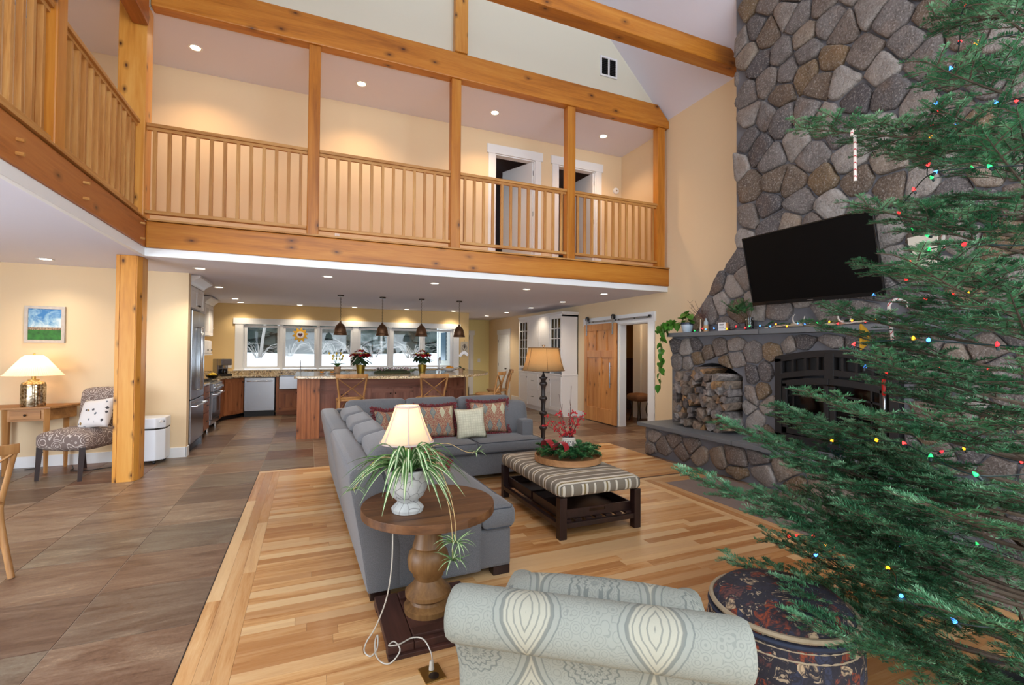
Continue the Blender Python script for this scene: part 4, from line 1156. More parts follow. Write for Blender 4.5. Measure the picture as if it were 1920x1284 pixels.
NEEDLE = None
def needle_mat(name, a, b, c):
    t = NT(name); v = t.coord(rnd=False); n = t.noise(v, 9, 3)
    return t.done(t.ramp(n, (.35, a), (.52, b), (.68, c)), .5, 0, .35)
NEEDLE = needle_mat('fir_needles', S(42, 92, 60), S(78, 134, 94), S(140, 184, 146))
GREENERY = needle_mat('cut_greenery', S(30, 76, 44), S(58, 112, 64), S(108, 152, 92))
def np_mesh(name, V, F, mat):
    me = bpy.data.meshes.new(name); V = np.asarray(V, np.float32); F = np.asarray(F, np.int32)
    k = F.shape[1]
    me.vertices.add(len(V)); me.vertices.foreach_set('co', V.ravel())
    me.loops.add(F.size); me.loops.foreach_set('vertex_index', F.ravel())
    me.polygons.add(len(F)); me.polygons.foreach_set('loop_start', np.arange(0, F.size, k, dtype=np.int32)); me.polygons.foreach_set('loop_total', np.full(len(F), k, np.int32))
    me.materials.append(mat); me.update(calc_edges=True); return me
def needles(P, D, U, L, W, rng):
    """one flat lozenge per needle: base points P, directions D, side vectors U"""
    n = len(P); L = L[:, None]; W = W[:, None]
    a = P; b = P+D*L*.45+U*W; c = P+D*L; d = P+D*L*.45-U*W
    V = np.stack([a, b, c, d], 1).reshape(-1, 3); F = np.arange(4*n).reshape(n, 4); return V, F
def nrmz(a): return a/np.maximum(np.linalg.norm(a, axis=1, keepdims=True), 1e-9)
def twig_needles(rng, p0, p1, bend, dens, L, W, flat=.45):
    """needles combed to both sides and above a twig from p0 to p1"""
    p0, p1 = np.array(p0, float), np.array(p1, float); ax = p1-p0; ln = np.linalg.norm(ax); n = max(6, int(ln*dens))
    t = rng.random(n)**.92; up = np.array([0, 0, 1.0]); d = ax/ln
    s = np.cross(d, up); s = s/max(np.linalg.norm(s), 1e-6) if np.linalg.norm(s) > 1e-6 else np.array([1.0, 0, 0]); u2 = np.cross(s, d)
    P = p0+ax*t[:, None]+np.array(bend)*(4*t*(1-t))[:, None]
    ang = np.where(rng.random(n) < .5, 0, PI)+rng.normal(0, flat, n)+np.where(rng.random(n) < .22, rng.uniform(-1.2, 1.2, n), 0)
    side = s*np.cos(ang)[:, None]+u2*(np.abs(np.sin(ang))*.75)[:, None]
    D = nrmz(side+d*rng.uniform(.35, .85, n)[:, None])
    U = nrmz(np.cross(D, nrmz(rng.normal(0, .25, (n, 3))+u2)))
    ll = L*rng.uniform(.7, 1.1, n)*(1-.45*np.clip((t-.8)/.2, 0, 1))
    return P, D, U, ll, np.full(n, W)

def tray_decor():
    cx, cy, z = 2.33, 4.06, .474
    t = thing('round_tray', 'round wooden tray on the striped ottoman', 'tray', (cx, cy, z))
    TW = wood('tray_wood', 0, S(176, 128, 84), S(192, 148, 104), S(132, 88, 50), rough=.5)
    O('tray_floor', MB().lathe([(0, 0), (.31, 0), (.31, .01), (0, .01)], segs=40), TW, t)
    O('tray_rim', MB().lathe([(.31, .0), (.325, .0), (.325, .055), (.312, .055), (.312, .0)], segs=48), TW, t, smooth=.7)
    rng = np.random.default_rng(4); r = random.Random(4)
    for k in range(110):
        a = 2*PI*k/110*13.1+r.uniform(-.2, .2); rr0 = r.uniform(.0, .21); L = r.uniform(.12, .20)
        p0 = (rr0*cos(a), rr0*sin(a), r.uniform(.03, .12)); a2 = a+r.uniform(-.9, .9)
        p1 = (p0[0]+L*cos(a2), p0[1]+L*sin(a2), r.uniform(.05, .12)); rad_ = math.hypot(p1[0], p1[1])
        if rad_ > .35: p1 = (p1[0]*.33/rad_, p1[1]*.33/rad_, p1[2])
        s = tag(O('fir_sprig', MB().tube([p0, p1], [.004, .002], 5), plain('sprig_stem', S(88, 70, 46), .8) if 'sprig_stem' not in MATS else MATS['sprig_stem'], loc=(cx, cy, z+.008)), 'green fir sprig lying in the round wooden tray', 'sprig', 'fir sprigs in the round tray')
        P, D, U, LL, W = twig_needles(rng, p0, p1, (0, 0, .012), 1000, .034, .0042, .9)
        V, F = needles(P, D, U, LL, W, rng); o = O('needles', None, None, s, mesh=np_mesh('needles', V, F, GREENERY)); o['kind'] = 'stuff'
    # vase wrapped with woven twine
    v = thing('wicker_vase', 'whitewashed woven vase holding red berry branches', 'vase', (2.37, 4.12, z+.012))
    O('vase_body', MB().lathe([(.0, 0), (.06, 0), (.085, .04), (.09, .08), (.075, .135), (.055, .165), (.06, .20), (.052, .2), (.045, .16), (0, .15)], segs=24), plain('vase_glass', S(120, 116, 110), .3), v, smooth=.8)
    TWN = plain('white_twine', S(206, 200, 188), .9)
    for k in range(16):
        a0 = 2*PI*k/16; s = 1 if k % 2 else -1; pts = []
        for q in range(9):
            zz = .005+.17*q/8; rr_ = np.interp(zz, [0, .04, .08, .135, .165, .2], [.064, .089, .094, .079, .060, .062]); a = a0+s*1.3*q/8; pts.append((rr_*cos(a), rr_*sin(a), zz))
        O('weave', MB().tube(pts, .0045, 5), TWN, v, smooth=1.0)
    for zz in (.17, .18, .19): O('collar_wrap', MB().tube([(.062*cos(2*PI*q/20), .062*sin(2*PI*q/20), zz) for q in range(20)], .006, 5, closed=True), TWN, v, smooth=1.0)
    BERRY = plain('red_berry', S(186, 22, 34), .3); TW2 = plain('berry_twig', S(84, 48, 44), .8)
    tips = [(-.28, -.02, .34), (-.22, .06, .40), (-.15, -.05, .44), (-.06, .08, .46), (.03, .0, .70), (.06, .06, .48), (.13, -.05, .42), (.17, .05, .36), (.02, -.08, .42), (-.10, .02, .62), (.10, .09, .40)]
    for k, tp in enumerate(tips):
        b = thing('berry_branch', 'red winterberry branch standing in the woven vase', 'branch', (2.37, 4.12, z+.012), group='red berry branches in the vase')
        pts = crom([(.01*cos(k), .01*sin(k), .05), (tp[0]*.3, tp[1]*.3, .22), tp], 5)
        O('stem', MB().tube(pts, [.0035*(1-.6*i/len(pts)) for i in range(len(pts))], 5), TW2, b)
        mb = MB()
        for q in range(22 if tp[2] < .6 else 10):
            i = r.randrange(len(pts)//2, len(pts)); p = Vector(pts[i])+Vector((r.uniform(-.022, .022), r.uniform(-.022, .022), r.uniform(-.02, .03)))
            if p.z < .45: mb.ball(p, .0085, 7, 5)
        if mb.v: o = O('berries', mb, BERRY, b, smooth=3.14); o['kind'] = 'stuff'
        for q in range(3):
            p = Vector(pts[-3-q]); O('twiglet', MB().tube([p, p+Vector((r.uniform(-.05, .05), r.uniform(-.05, .05), .07))], [.002, .001], 4), TW2, b)
    # red velvet bow
    RED = fabric('red_velvet', S(170, 14, 24), S(120, 6, 16), 200)
    w = thing('red_bow', 'red velvet bow among the fir sprigs on the ottoman tray', 'bow', (2.17, 4.04, z+.13), rad(112)); w.scale = (1.3, 1.3, 1.3)
    for s in (-1, 1):
        pts = [(0, 0, 0), (s*.05, .01, .05), (s*.10, 0, .04), (s*.11, -.01, -.01), (s*.06, -.015, -.01), (0, -.01, 0)]
        mb = MB(); c = crom(pts, 5)
        for i in range(len(c)-1):
            a, b2 = Vector(c[i]), Vector(c[i+1]); mb.add([a+Vector((0, -.03, 0)), b2+Vector((0, -.03, 0)), b2+Vector((0, .03, 0)), a+Vector((0, .03, 0))], [(0, 1, 2, 3)])
        O('loop', mb, RED, w, smooth=1.2, weld=True)
        mb = MB(); c = crom([(0, 0, 0), (s*.04, -.05, -.02), (s*.08-.02, -.11, -.05)], 5)
        for i in range(len(c)-1):
            a, b2 = Vector(c[i]), Vector(c[i+1]); mb.add([a+Vector((-.025, 0, .0)), b2+Vector((-.03, 0, 0)), b2+Vector((.03, 0, 0)), a+Vector((.025, 0, 0))], [(0, 1, 2, 3)])
        O('tail', mb, RED, w, smooth=1.2, weld=True)
    O('knot', MB().rbox((0, 0, .005), (.045, .05, .04), .015, 4), RED, w, smooth=3.14)
    CONE = plain('pine_cone', S(96, 64, 46), .85, var=.3)
    def cone(name_l, x, y, zz, rz):
        c = thing('pine_cone', name_l, 'pine cone', (x, y, zz), rz, 'pine cones on the ottoman tray')
        O('core', MB().lathe([(0, -.03), (.02, -.02), (.022, .01), (.008, .04), (0, .042)], segs=10), CONE, c)
        mb = MB()
        for i in range(9):
            zz2 = -.028+i*.0078; R = .034*math.sin(PI*(.22+.70*i/9))
            for q in range(9):
                a = 2*PI*q/9+i*.35; p = Vector((cos(a)*R*.5, sin(a)*R*.5, zz2)); e = Vector((cos(a)*R, sin(a)*R, zz2+.008)); sd = Vector((-sin(a), cos(a), 0))*.008
                mb.add([p, e-sd, e+Vector((cos(a), sin(a), 1))*.004, e+sd], [(0, 1, 2, 3), (3, 2, 1, 0)])
        o = O('scales', mb, CONE, c); o['kind'] = 'stuff'
    cone('pine cone beside the red bow', 2.25, 4.22, z+.09, 0); cone('pine cone by the foot of the woven vase', 2.40, 4.02, z+.08, 1); cone('pine cone near the right rim of the tray', 2.55, 4.12, z+.08, 2)
tray_decor()

# ---- pedestal side table -----------------------------------------------------
RUSTIC = wood('rustic_brown', 0, S(100, 64, 36), S(126, 86, 52), S(56, 34, 18), rough=.5, ring=9, vary=.35, bump=.3)
RUSTZ = wood('turned_pine', 2, S(116, 82, 46), S(142, 106, 64), S(70, 46, 24), rough=.45, ring=9, vary=.1, bump=.15)
REDBR = wood('plinth_board', 1, S(66, 38, 30), S(84, 50, 40), S(42, 24, 20), rough=.5)
def side_table():
    cx, cy = .64, 2.70
    t = thing('side_table', 'round rustic pedestal side table with turned column', 'table', (cx, cy, 0))
    R = .372
    n = 6
    for k in range(n):       # top boards cut to the circle
        y0, y1 = -R+2*R*k/n, -R+2*R*(k+1)/n
        ys = [y0+(y1-y0)*q/6 for q in range(7)]
        poly = [(-math.sqrt(max(0, R*R-y*y)), y) for y in ys]+[(math.sqrt(max(0, R*R-y*y)), y) for y in ys[::-1]]
        cl = []
        for p in poly:
            if not cl or math.hypot(p[0]-cl[-1][0], p[1]-cl[-1][1]) > 1e-4: cl.append(p)
        cl = [(p[0], p[1]*.998) for p in cl]
        O('top_board', MB().prism(cl, .615, .66, 2), RUSTIC, t, bevel=.002)
    O('column', MB().lathe([(.0, .05), (.13, .05), (.135, .09), (.10, .11), (.095, .125), (.128, .15), (.128, .17), (.095, .20), (.07, .235), (.075, .25), (.085, .252), (.09, .27), (.112, .30), (.118, .345), (.108, .385), (.085, .41), (.09, .42), (.085, .432), (.075, .47), (.067, .53), (.066, .57), (.075, .575), (.08, .59), (.08, .614), (0, .614)], segs=28), RUSTZ, t, smooth=.6)
    # plinth of boards
    h = .265
    for i, (a, b) in enumerate(((-h, -.135), (-.132, .132), (.135, h))): O('plinth_board', MB().box(a, b, -h-.02, h-.02, .022, .06), REDBR, t, bevel=.004)
    for s in (-1, 1): O('plinth_foot', MB().box(-h, h, s*.24-.045-.02, s*.24+.02-.0, .0, .022), REDBR, t, bevel=.003)
    for s in (-1, 1): O('plinth_batten', MB().box(-.132, .132, s*.20-.035-.02, s*.20+.035-.02, .06, .078), REDBR, t, bevel=.004)
    # lamp
    l = thing('table_lamp', 'lamp with cream bell shade behind the spider plant', 'lamp', (.555, 2.93, .662))
    O('lamp_base', MB().lathe([(0, 0), (.07, 0), (.072, .012), (.03, .03), (.02, .06), (.045, .10), (.05, .14), (.02, .20), (.012, .24), (.012, .36), (0, .36)], segs=24), BRASS, l, smooth=.8)
    tm = NT('lamp_shade_cream'); v = tm.coord(rnd=False); nn = tm.noise(v, 200, 2)
    tr = tm.n('ShaderNodeBsdfTranslucent', i_Color=S(255, 236, 204)); mx = tm.n('ShaderNodeMixShader', i_0=.55)
    tm.done(tm.mix(nn, S(250, 240, 222), S(236, 222, 200)), .9); tm.t.links.new(tm.b.outputs[0], mx.inputs[1]); tm.t.links.new(tr.outputs[0], mx.inputs[2]); tm.t.links.new(mx.outputs[0], tm.t.nodes['Material Output'].inputs[0])
    SH = tm.m
    prof = [(.158, .305), (.148, .325), (.132, .36), (.115, .40), (.098, .445), (.082, .49), (.070, .53)]
    n = 8; mb = MB(); m2 = MB()
    for i in range(n):
        pass
    O('lamp_shade', MB().lathe(prof+[(r-.002, z) for r, z in prof[::-1]]+[prof[0]], segs=32), SH, l, smooth=3.14)
    SEAM = plain('shade_trim', S(196, 176, 168), .9)
    for i in range(6):
        a = 2*PI*i/6+.4; O('shade_seam', MB().tube([((r+.002)*cos(a), (r+.002)*sin(a), z) for r, z in prof], .004, 5), SEAM, l)
    for (rr_, zz) in ((.0715, .522), (.159, .308)): O('shade_band', MB().tube([(rr_*cos(2*PI*q/32), rr_*sin(2*PI*q/32), zz) for q in range(32)], .005, 5, closed=True), SEAM, l, smooth=1.0)
    O('bulb', MB().ball((0, 0, .40), .03), emit('warm_bulb', S(255, 226, 170), 6.0), l, smooth=3.14)
    p = point('bulb_light', (0, 0, .44), 2.2, (1.0, .74, .46), .03); p.parent = l
    # urn
    u = thing('plant_urn', 'white crackled stone urn pot on the side table', 'pot', (.50, 2.60, .662))
    tm = NT('crackle_glaze'); v = tm.coord(rnd=False); vo = tm.n('ShaderNodeTexVoronoi', feature='DISTANCE_TO_EDGE', i_Vector=v, i_Scale=17).outputs[0]; nn = tm.noise(v, 12, 4)
    CRK = tm.done(tm.mix(tm.ramp(vo, (.0, 1.0), (.035, 0.0)), tm.ramp(nn, (.3, S(160, 162, 160)), (.7, S(190, 190, 186))), S(80, 78, 78)), .5)
    O('urn_body', MB().lathe([(0, 0), (.082, 0), (.086, .018), (.072, .035), (.055, .05), (.058, .062), (.085, .085), (.102, .12), (.108, .16), (.116, .20), (.125, .222), (.125, .232), (.108, .232), (.10, .19), (0, .185)], segs=32), CRK, u, smooth=.8)
    O('soil', MB().lathe([(0, .195), (.098, .195), (.098, .205), (0, .21)], segs=20), plain('soil', S(50, 40, 34), .95), u)
side_table()

# ---- spider plant -----------------------------------------------------------
LEAFG = plain('spider_green', S(78, 122, 62), .45, var=.15); LEAFW = plain('spider_cream', S(206, 214, 176), .45, var=.05)
def ribbon(mb, pts, w, nrm=None):
    n = len(pts); P = [Vector(p) for p in pts]; b = len(mb.v)
    for i in range(n):
        d = (P[min(i+1, n-1)]-P[max(i-1, 0)]).normalized(); s = d.cross(Vector((0, 0, 1)))
        s = s.normalized() if s.length > 1e-4 else Vector((1, 0, 0)); u = s.cross(d)
        k = i/(n-1); ww = w*min(1, .55+2*k)*(1-k**3)+.0004
        for q, lift in ((-1, .35), (-.33, .0), (.33, .0), (1, .35)): mb.v.append(tuple(P[i]+s*(ww*q)+u*(ww*lift)))
    for i in range(n-1):
        for q in range(3):
            a = b+i*4+q; mb.f.append((a, a+1, a+5, a+4)); mb.m.append(1 if q == 1 else 0)
def spider_plant():
    t = thing('spider_plant', 'variegated spider plant spilling over its white urn', 'plant', (.50, 2.60, .868))
    r = random.Random(31)
    for k in range(84):
        a = 2*PI*k/84*11.0+r.uniform(-.3, .3); L = r.uniform(.26, .44); e = r.uniform(.1, .95)
        hgt = .05+.14*e; reach = L*(1.0-.42*e)
        p0 = (.03*cos(a), .03*sin(a), 0); p1 = (reach*.45*cos(a), reach*.45*sin(a), hgt*1.7); droop = r.uniform(.02, .2)*(1 if e < .7 else .5)
        p2 = (reach*cos(a), reach*sin(a), hgt*.4-droop)
        if math.hypot(p2[0]-.05, p2[1]-.33) < .21 and p2[2] < .42: continue
        mb = MB(); ribbon(mb, bez(p0, p1, p2, 11), r.uniform(.009, .0145)); O('leaf', mb, [LEAFG, LEAFW], t, smooth=1.2)
    STEM = plain('runner_stem', S(196, 166, 110), .6)
    def baby(path, n, sz):
        O('runner', MB().tube(crom(path, 6), .0016, 5), STEM, t, smooth=1.0); c = Vector(path[-1])
        for q in range(n):
            a = 2*PI*q/n+r.uniform(-.3, .3); L = sz*r.uniform(.7, 1.2); mb = MB()
            ribbon(mb, bez(c, c+Vector((cos(a)*L*.5, sin(a)*L*.5, L*r.uniform(.1, .6))), c+Vector((cos(a)*L, sin(a)*L, L*r.uniform(-.5, .5))), 7), .0055); O('leaf', mb, [LEAFG, LEAFW], t, smooth=1.2)
    baby([(.05, -.03, .08), (.13, -.14, .05), (.165, -.26, -.08), (.175, -.318, -.20), (.175, -.325, -.29)], 18, .10)
    baby([(.05, -.02, .06), (.12, -.13, .03), (.15, -.26, -.10), (.155, -.325, -.22), (.16, -.33, -.37)], 16, .09)
    baby([(-.04, .0, .08), (-.16, .02, .08), (-.25, .0, -.02), (-.285, -.03, -.06)], 9, .06)
    baby([(.05, .02, .1), (.22, .06, .13), (.36, .12, .06), (.44, .16, .04)], 8, .06)
spider_plant()

# ---- cord and floor outlet ---------------------------------------------------
def cord():
    o = thing('floor_outlet', 'brass outlet plate set in the oak floor', 'outlet', (.553, 2.235, 0), rad(6))
    O('plate', MB().box(-.05, .05, -.06, .06, .0, .006), BRASS, o, bevel=.002)
    O('socket', MB().lathe([(0, .0061), (.024, .0061), (.024, .009), (0, .009)], segs=18), BRONZE, o, loc=(0, -.025, 0))
    c = thing('lamp_cord', 'clear lamp cord hanging from the side table to the floor outlet', 'cord')
    CL = plain('clear_cord', S(186, 180, 168), .35)
    pts = [(.40, 2.46, .612), (.395, 2.45, .45), (.375, 2.47, .28), (.33, 2.52, .12), (.29, 2.56, .03), (.275, 2.52, .008), (.30, 2.47, .006), (.335, 2.50, .02), (.345, 2.56, .05), (.33, 2.545, .03), (.325, 2.47, .008), (.345, 2.395, .009), (.385, 2.375, .01), (.43, 2.39, .05), (.41, 2.44, .07), (.38, 2.42, .068), (.43, 2.415, .066), (.50, 2.44, .068), (.55, 2.41, .066), (.575, 2.36, .03), (.57, 2.30, .02), (.557, 2.265, .03)]
    O('wire', MB().tube(crom(pts, 6), .0035, 6), CL, c, smooth=1.0)
    O('plug', MB().tube([(.557, 2.262, .045), (.556, 2.258, .007)], [.009, .013], 10), CL, c, smooth=.8)
cord()

# ---- patterned armchair --------------------------------------------------------
def paisley():
    t = NT('paisley_fabric'); tc = t.coord(rnd=False); x, y, z = t.sep(tc)
    s = t.math('SUBTRACT', z, t.math('MULTIPLY', y, .9))
    wob = t.math('MULTIPLY', t.math('SUBTRACT', t.noise(tc, 7, 2), .5), .05)
    u = t.math('ADD', t.math('DIVIDE', x, .33), wob); v = t.math('ADD', t.math('DIVIDE', s, .48), wob)
    half = t.math('FLOOR', v); u2 = t.math('ADD', u, t.math('MULTIPLY', half, .5))
    fu = t.math('SUBTRACT', t.math('FRACT', u2), .5); fv = t.math('SUBTRACT', t.math('FRACT', v), .5)
    au = t.math('ABSOLUTE', fu); av = t.math('ABSOLUTE', fv)
    # ogee boundary: width narrows to points at top and bottom
    w = t.math('MULTIPLY', .495, t.math('POWER', t.math('COSINE', t.math('MULTIPLY', fv, PI)), .5))
    d = t.math('SUBTRACT', w, au)                     # >0 inside the ogee
    edge = t.ramp(t.math('ABSOLUTE', d), (.008, 1.0), (.018, 0.0)); edge2 = t.ramp(t.math('SINE', t.math('MULTIPLY', d, 110.0)), (.6, 0.0), (.85, .8)); edge2 = t.math('MULTIPLY', edge2, t.ramp(d, (.10, 1.0), (.13, 0.0)))
    rr = t.math('SQRT', t.math('ADD', t.math('POWER', t.math('MULTIPLY', fu, 1.0), 2.0), t.math('POWER', t.math('MULTIPLY', t.math('ADD', fv, .12), 1.45), 2.0)))
    ang = t.math('ARCTAN2', t.math('MULTIPLY', t.math('ADD', fv, .12), 1.45), fu)
    pet = t.math('ADD', rr, t.math('MULTIPLY', t.math('COSINE', t.math('MULTIPLY', ang, 16.0)), .012))
    rings = t.math('MULTIPLY', t.ramp(t.math('SINE', t.math('MULTIPLY', pet, 95.0)), (.55, 0.0), (.75, 1.0)), t.ramp(rr, (.24, 1.0), (.26, 0.0)))
    fl = t.n('ShaderNodeTexVoronoi', i_Vector=tc, i_Scale=38).outputs['Distance']
    flo = t.math('MULTIPLY', t.ramp(t.math('SINE', t.math('MULTIPLY', fl, 26.0)), (.5, 0.0), (.8, 1.0)), t.ramp(d, (.05, 0.0), (.10, .8)))
    n = t.noise(tc, 320, 2)
    ground = t.ramp(d, (-.0, S(164, 162, 146)), (.02, S(142, 145, 136)))
    line = t.math('MINIMUM', 1.0, t.math('ADD', t.math('ADD', edge, edge2), t.math('ADD', rings, t.math('MULTIPLY', flo, .55))))
    c = t.mix(t.math('MULTIPLY', line, .75), ground, S(92, 98, 96)); c = t.mix(t.math('MULTIPLY', n, .22), c, S(120, 122, 118))
    t.bump(n, .15, .002)
    return t.done(c, .92, 0, .2)
PAIS = paisley()
def armchair():
    t = thing('armchair', 'pale paisley armchair with rolled back seen from behind', 'armchair', (.715, 1.115, 0), rad(-36))
    W = .39
    # outside back with scroll at the top (profile in local y,z; extruded along x with softened ends)
    prof = [(.045, .16), (.03, .40), (.015, .60), (.0, .70)]+[(-.035+.098*cos(a), .765+.098*sin(a)) for a in [rad(225+q) for q in range(0, -241, -20)]]+[(.10, .70), (.13, .60), (.17, .42), (.18, .16)]
    prof = prof[:4]+[(-.018+.078*cos(rad(a)), .782+.078*sin(rad(a))) for a in (235, 215, 195, 175, 155, 135, 115, 95, 75, 55, 35, 15)]+[(.085, .72), (.12, .60), (.16, .42), (.18, .16)]
    mb = MB(); n = len(prof); cyc = (.02, .55)
    ks = [(-1, .72), (-.985, .88), (-.95, .97), (-.88, 1.0), (-.6, 1.0), (-.3, 1), (0, 1), (.3, 1), (.6, 1), (.88, 1), (.95, .97), (.985, .88), (1, .72)]
    for (u, s) in ks:
        for (y, z) in prof:
            cy, cz = (-.01, .775) if z > .66 else (.09, z)
            mb.v.append((u*W*(1.02 if z > .66 else 1.0-.04*(.66-z)), cy+(y-cy)*s, cz+(z-cz)*s))
    for i in range(len(ks)-1):
        for k in range(n): mb.f.append((i*n+k, i*n+(k+1) % n, (i+1)*n+(k+1) % n, (i+1)*n+k)); mb.m.append(0)
    mb.f.append(tuple(range(n-1, -1, -1))); mb.f.append(tuple((len(ks)-1)*n+k for k in range(n))); mb.m += [0, 0]
    O('rolled_back', mb, PAIS, t, smooth=1.2)
    O('back_cushion', MB().rbox((.02, .19, .56), (.60, .16, .48), .06, 8, (.02, .03, .02)), PAIS, t, smooth=3.14)
    O('seat', MB().rbox((0, .52, .32), (.66, .66, .20), .05, 8, (.01, .02, .02)), PAIS, t, smooth=3.14)
    for s in (-1, 1):
        O('arm', MB().rbox((s*.345, .48, .36), (.11, .66, .40), .05, 8), PAIS, t, smooth=3.14)
        O('leg', MB().tube([(s*.30, .80, .24), (s*.31, .82, .0)], [.028, .018], 10), DARKW, t); O('leg', MB().tube([(s*.30, .14, .20), (s*.31, .10, .0)], [.028, .018], 10), DARKW, t)
armchair()

# ---- kilim pouf ------------------------------------------------------------------
def pouf():
    tm = NT('kilim'); tc = tm.coord(rnd=False); n = tm.noise(tc, 16, 4, .65, 1.5); vo = tm.n('ShaderNodeTexVoronoi', i_Vector=tc, i_Scale=20, i_Randomness=.7)
    cc = tm.n('ShaderNodeSeparateColor', i_0=vo.outputs['Color']).outputs[0]
    motif = tm.ramp(cc, (0, S(40, 38, 48)), (.30, S(132, 62, 38)), (.5, S(46, 44, 56)), (.66, S(176, 152, 122)), (.74, S(96, 60, 56)), (.86, S(52, 56, 76)), interp='CONSTANT')
    ringm = tm.ramp(tm.math('SINE', tm.math('MULTIPLY', vo.outputs['Distance'], 24)), (.2, 0.0), (.5, 1.0))
    c = tm.mix(tm.ramp(n, (.42, 1.0), (.52, 0.0)), S(42, 40, 48), motif); c = tm.mix(tm.math('MULTIPLY', ringm, .45), c, S(36, 34, 42)); c = tm.mix(tm.ramp(n, (.60, 0.0), (.64, .8)), c, S(178, 158, 132))
    tm.bump(n, .2, .004); KIL = tm.done(c, .95)
    t = thing('kilim_pouf', 'round dark kilim pouf under the tree branches', 'pouf', (2.02, 1.55, 0))
    O('body', MB().lathe([(0, .0), (.27, 0), (.30, .02), (.315, .08), (.322, .17), (.318, .26), (.305, .33), (.29, .355)], segs=40), KIL, t, smooth=.9)
    O('top', MB().lathe([(.29, .355), (.285, .385), (.25, .42), (.16, .44), (0, .447)], segs=40), KIL, t, smooth=3.14)
    PB = plain('pouf_braid', S(172, 156, 130), .9, var=.3, scale=60)
    for (r, z, rad_) in ((.303, .345, .010), (.296, .372, .012), (.30, .325, .007), (.308, .29, .006)): O('braid', MB().tube([(r*cos(2*PI*q/48), r*sin(2*PI*q/48), z) for q in range(48)], rad_, 6, closed=True), PB if rad_ != .010 else plain('navy_braid', S(42, 50, 70), .9), t, smooth=1.0)
pouf()

# ---- floor lamp -------------------------------------------------------------------
def floor_lamp():
    t = thing('floor_lamp', 'dark turned floor lamp with glowing burlap shade behind the sofa', 'lamp', (3.03, 5.98, 0))
    pr = [(0, 0), (.17, 0), (.17, .02), (.06, .04), (.035, .06)]
    z = .06
    while z < 1.08:
        pr += [(.030, z+.02), (.028, z+.10), (.036, z+.155), (.055, z+.18), (.058, z+.192), (.052, z+.205), (.034, z+.222)]; z += .205
    pr += [(.03, z+.02), (.045, z+.05), (.06, z+.065), (.06, z+.075), (.03, z+.085), (.02, z+.11), (.012, z+.13), (.012, 1.56), (0, 1.56)]
    O('pole', MB().lathe(pr, segs=20), plain('turned_ebony', S(46, 38, 36), .4), t, smooth=.7)
    tm = NT('burlap_shade'); v = tm.coord(rnd=False); nn = tm.noise(v, 120, 3)
    tr = tm.n('ShaderNodeBsdfTranslucent', i_Color=S(224, 196, 150)); mx = tm.n('ShaderNodeMixShader', i_0=.5)
    tm.done(tm.mix(nn, S(206, 172, 124), S(180, 142, 94)), .95); tm.t.links.new(tm.b.outputs[0], mx.inputs[1]); tm.t.links.new(tr.outputs[0], mx.inputs[2]); tm.t.links.new(mx.outputs[0], tm.t.nodes['Material Output'].inputs[0])
    a, b = (.295, 1.255), (.215, 1.575)
    O('lamp_shade', MB().lathe([a, (.262, 1.36), (.238, 1.46), b, (b[0]-.003, b[1]), (.235, 1.46), (.259, 1.36), (a[0]-.003, a[1]), a], segs=36), tm.m, t, smooth=3.14)
    BT = plain('burlap_trim', S(128, 92, 54), .9)
    for (r, z) in ((.296, 1.258), (.216, 1.572)): O('shade_band', MB().tube([(r*cos(2*PI*q/36), r*sin(2*PI*q/36), z) for q in range(36)], .006, 5, closed=True), BT, t, smooth=1.0)
    for i in range(6):
        g = 2*PI*i/6+.25; O('shade_seam', MB().tube([(.296*cos(g), .296*sin(g), 1.257), (.263*cos(g), .263*sin(g), 1.36), (.239*cos(g), .239*sin(g), 1.46), (.216*cos(g), .216*sin(g), 1.573)], .003, 5), BT, t)
    O('finial', MB().lathe([(0, 1.56), (.012, 1.565), (.008, 1.585), (.016, 1.595), (.028, 1.61), (.02, 1.615), (0, 1.615)], segs=12), BRONZE, t, smooth=.8)
    O('bulb', MB().ball((0, 0, 1.42), .032), MATS['warm_bulb'], t, smooth=3.14)
    p = point('bulb_light', (0, 0, 1.47), 7, (1.0, .80, .56), .03); p.parent = t
floor_lamp()
# ================================================================== KITCHEN
CHERRY = [wood('cherry_cabinet_%s' % a, i, S(168, 104, 64), S(184, 122, 78), S(118, 66, 38), knots=.35, rough=.4, vary=.2, kscale=3.5) for i, a in enumerate('xyz')]
ISLW_SHADED = [wood('island_wood_shaded_%s' % a, i, S(142, 92, 74), S(160, 110, 90), S(104, 62, 50), knots=.3, rough=.45, vary=.2, kscale=3.0) for i, a in enumerate('xyz')]  # darker island wood, the shade on its front put into the colour
def granite():
    t = NT('granite'); v = t.coord(rnd=False); a = t.n('ShaderNodeTexVoronoi', i_Vector=v, i_Scale=55).outputs['Color']; n = t.noise(v, 22, 5, .7)
    s = t.n('ShaderNodeSeparateColor', i_0=a).outputs[0]
    c = t.ramp(s, (0, S(196, 172, 132)), (.3, S(168, 138, 98)), (.5, S(214, 198, 166)), (.72, S(112, 88, 66)), (.88, S(60, 52, 46)), interp='CONSTANT')
    return t.done(t.mix(t.ramp(n, (.4, 0.0), (.7, .6)), c, S(206, 192, 164)), .12, 0, .5)
GRAN = granite()

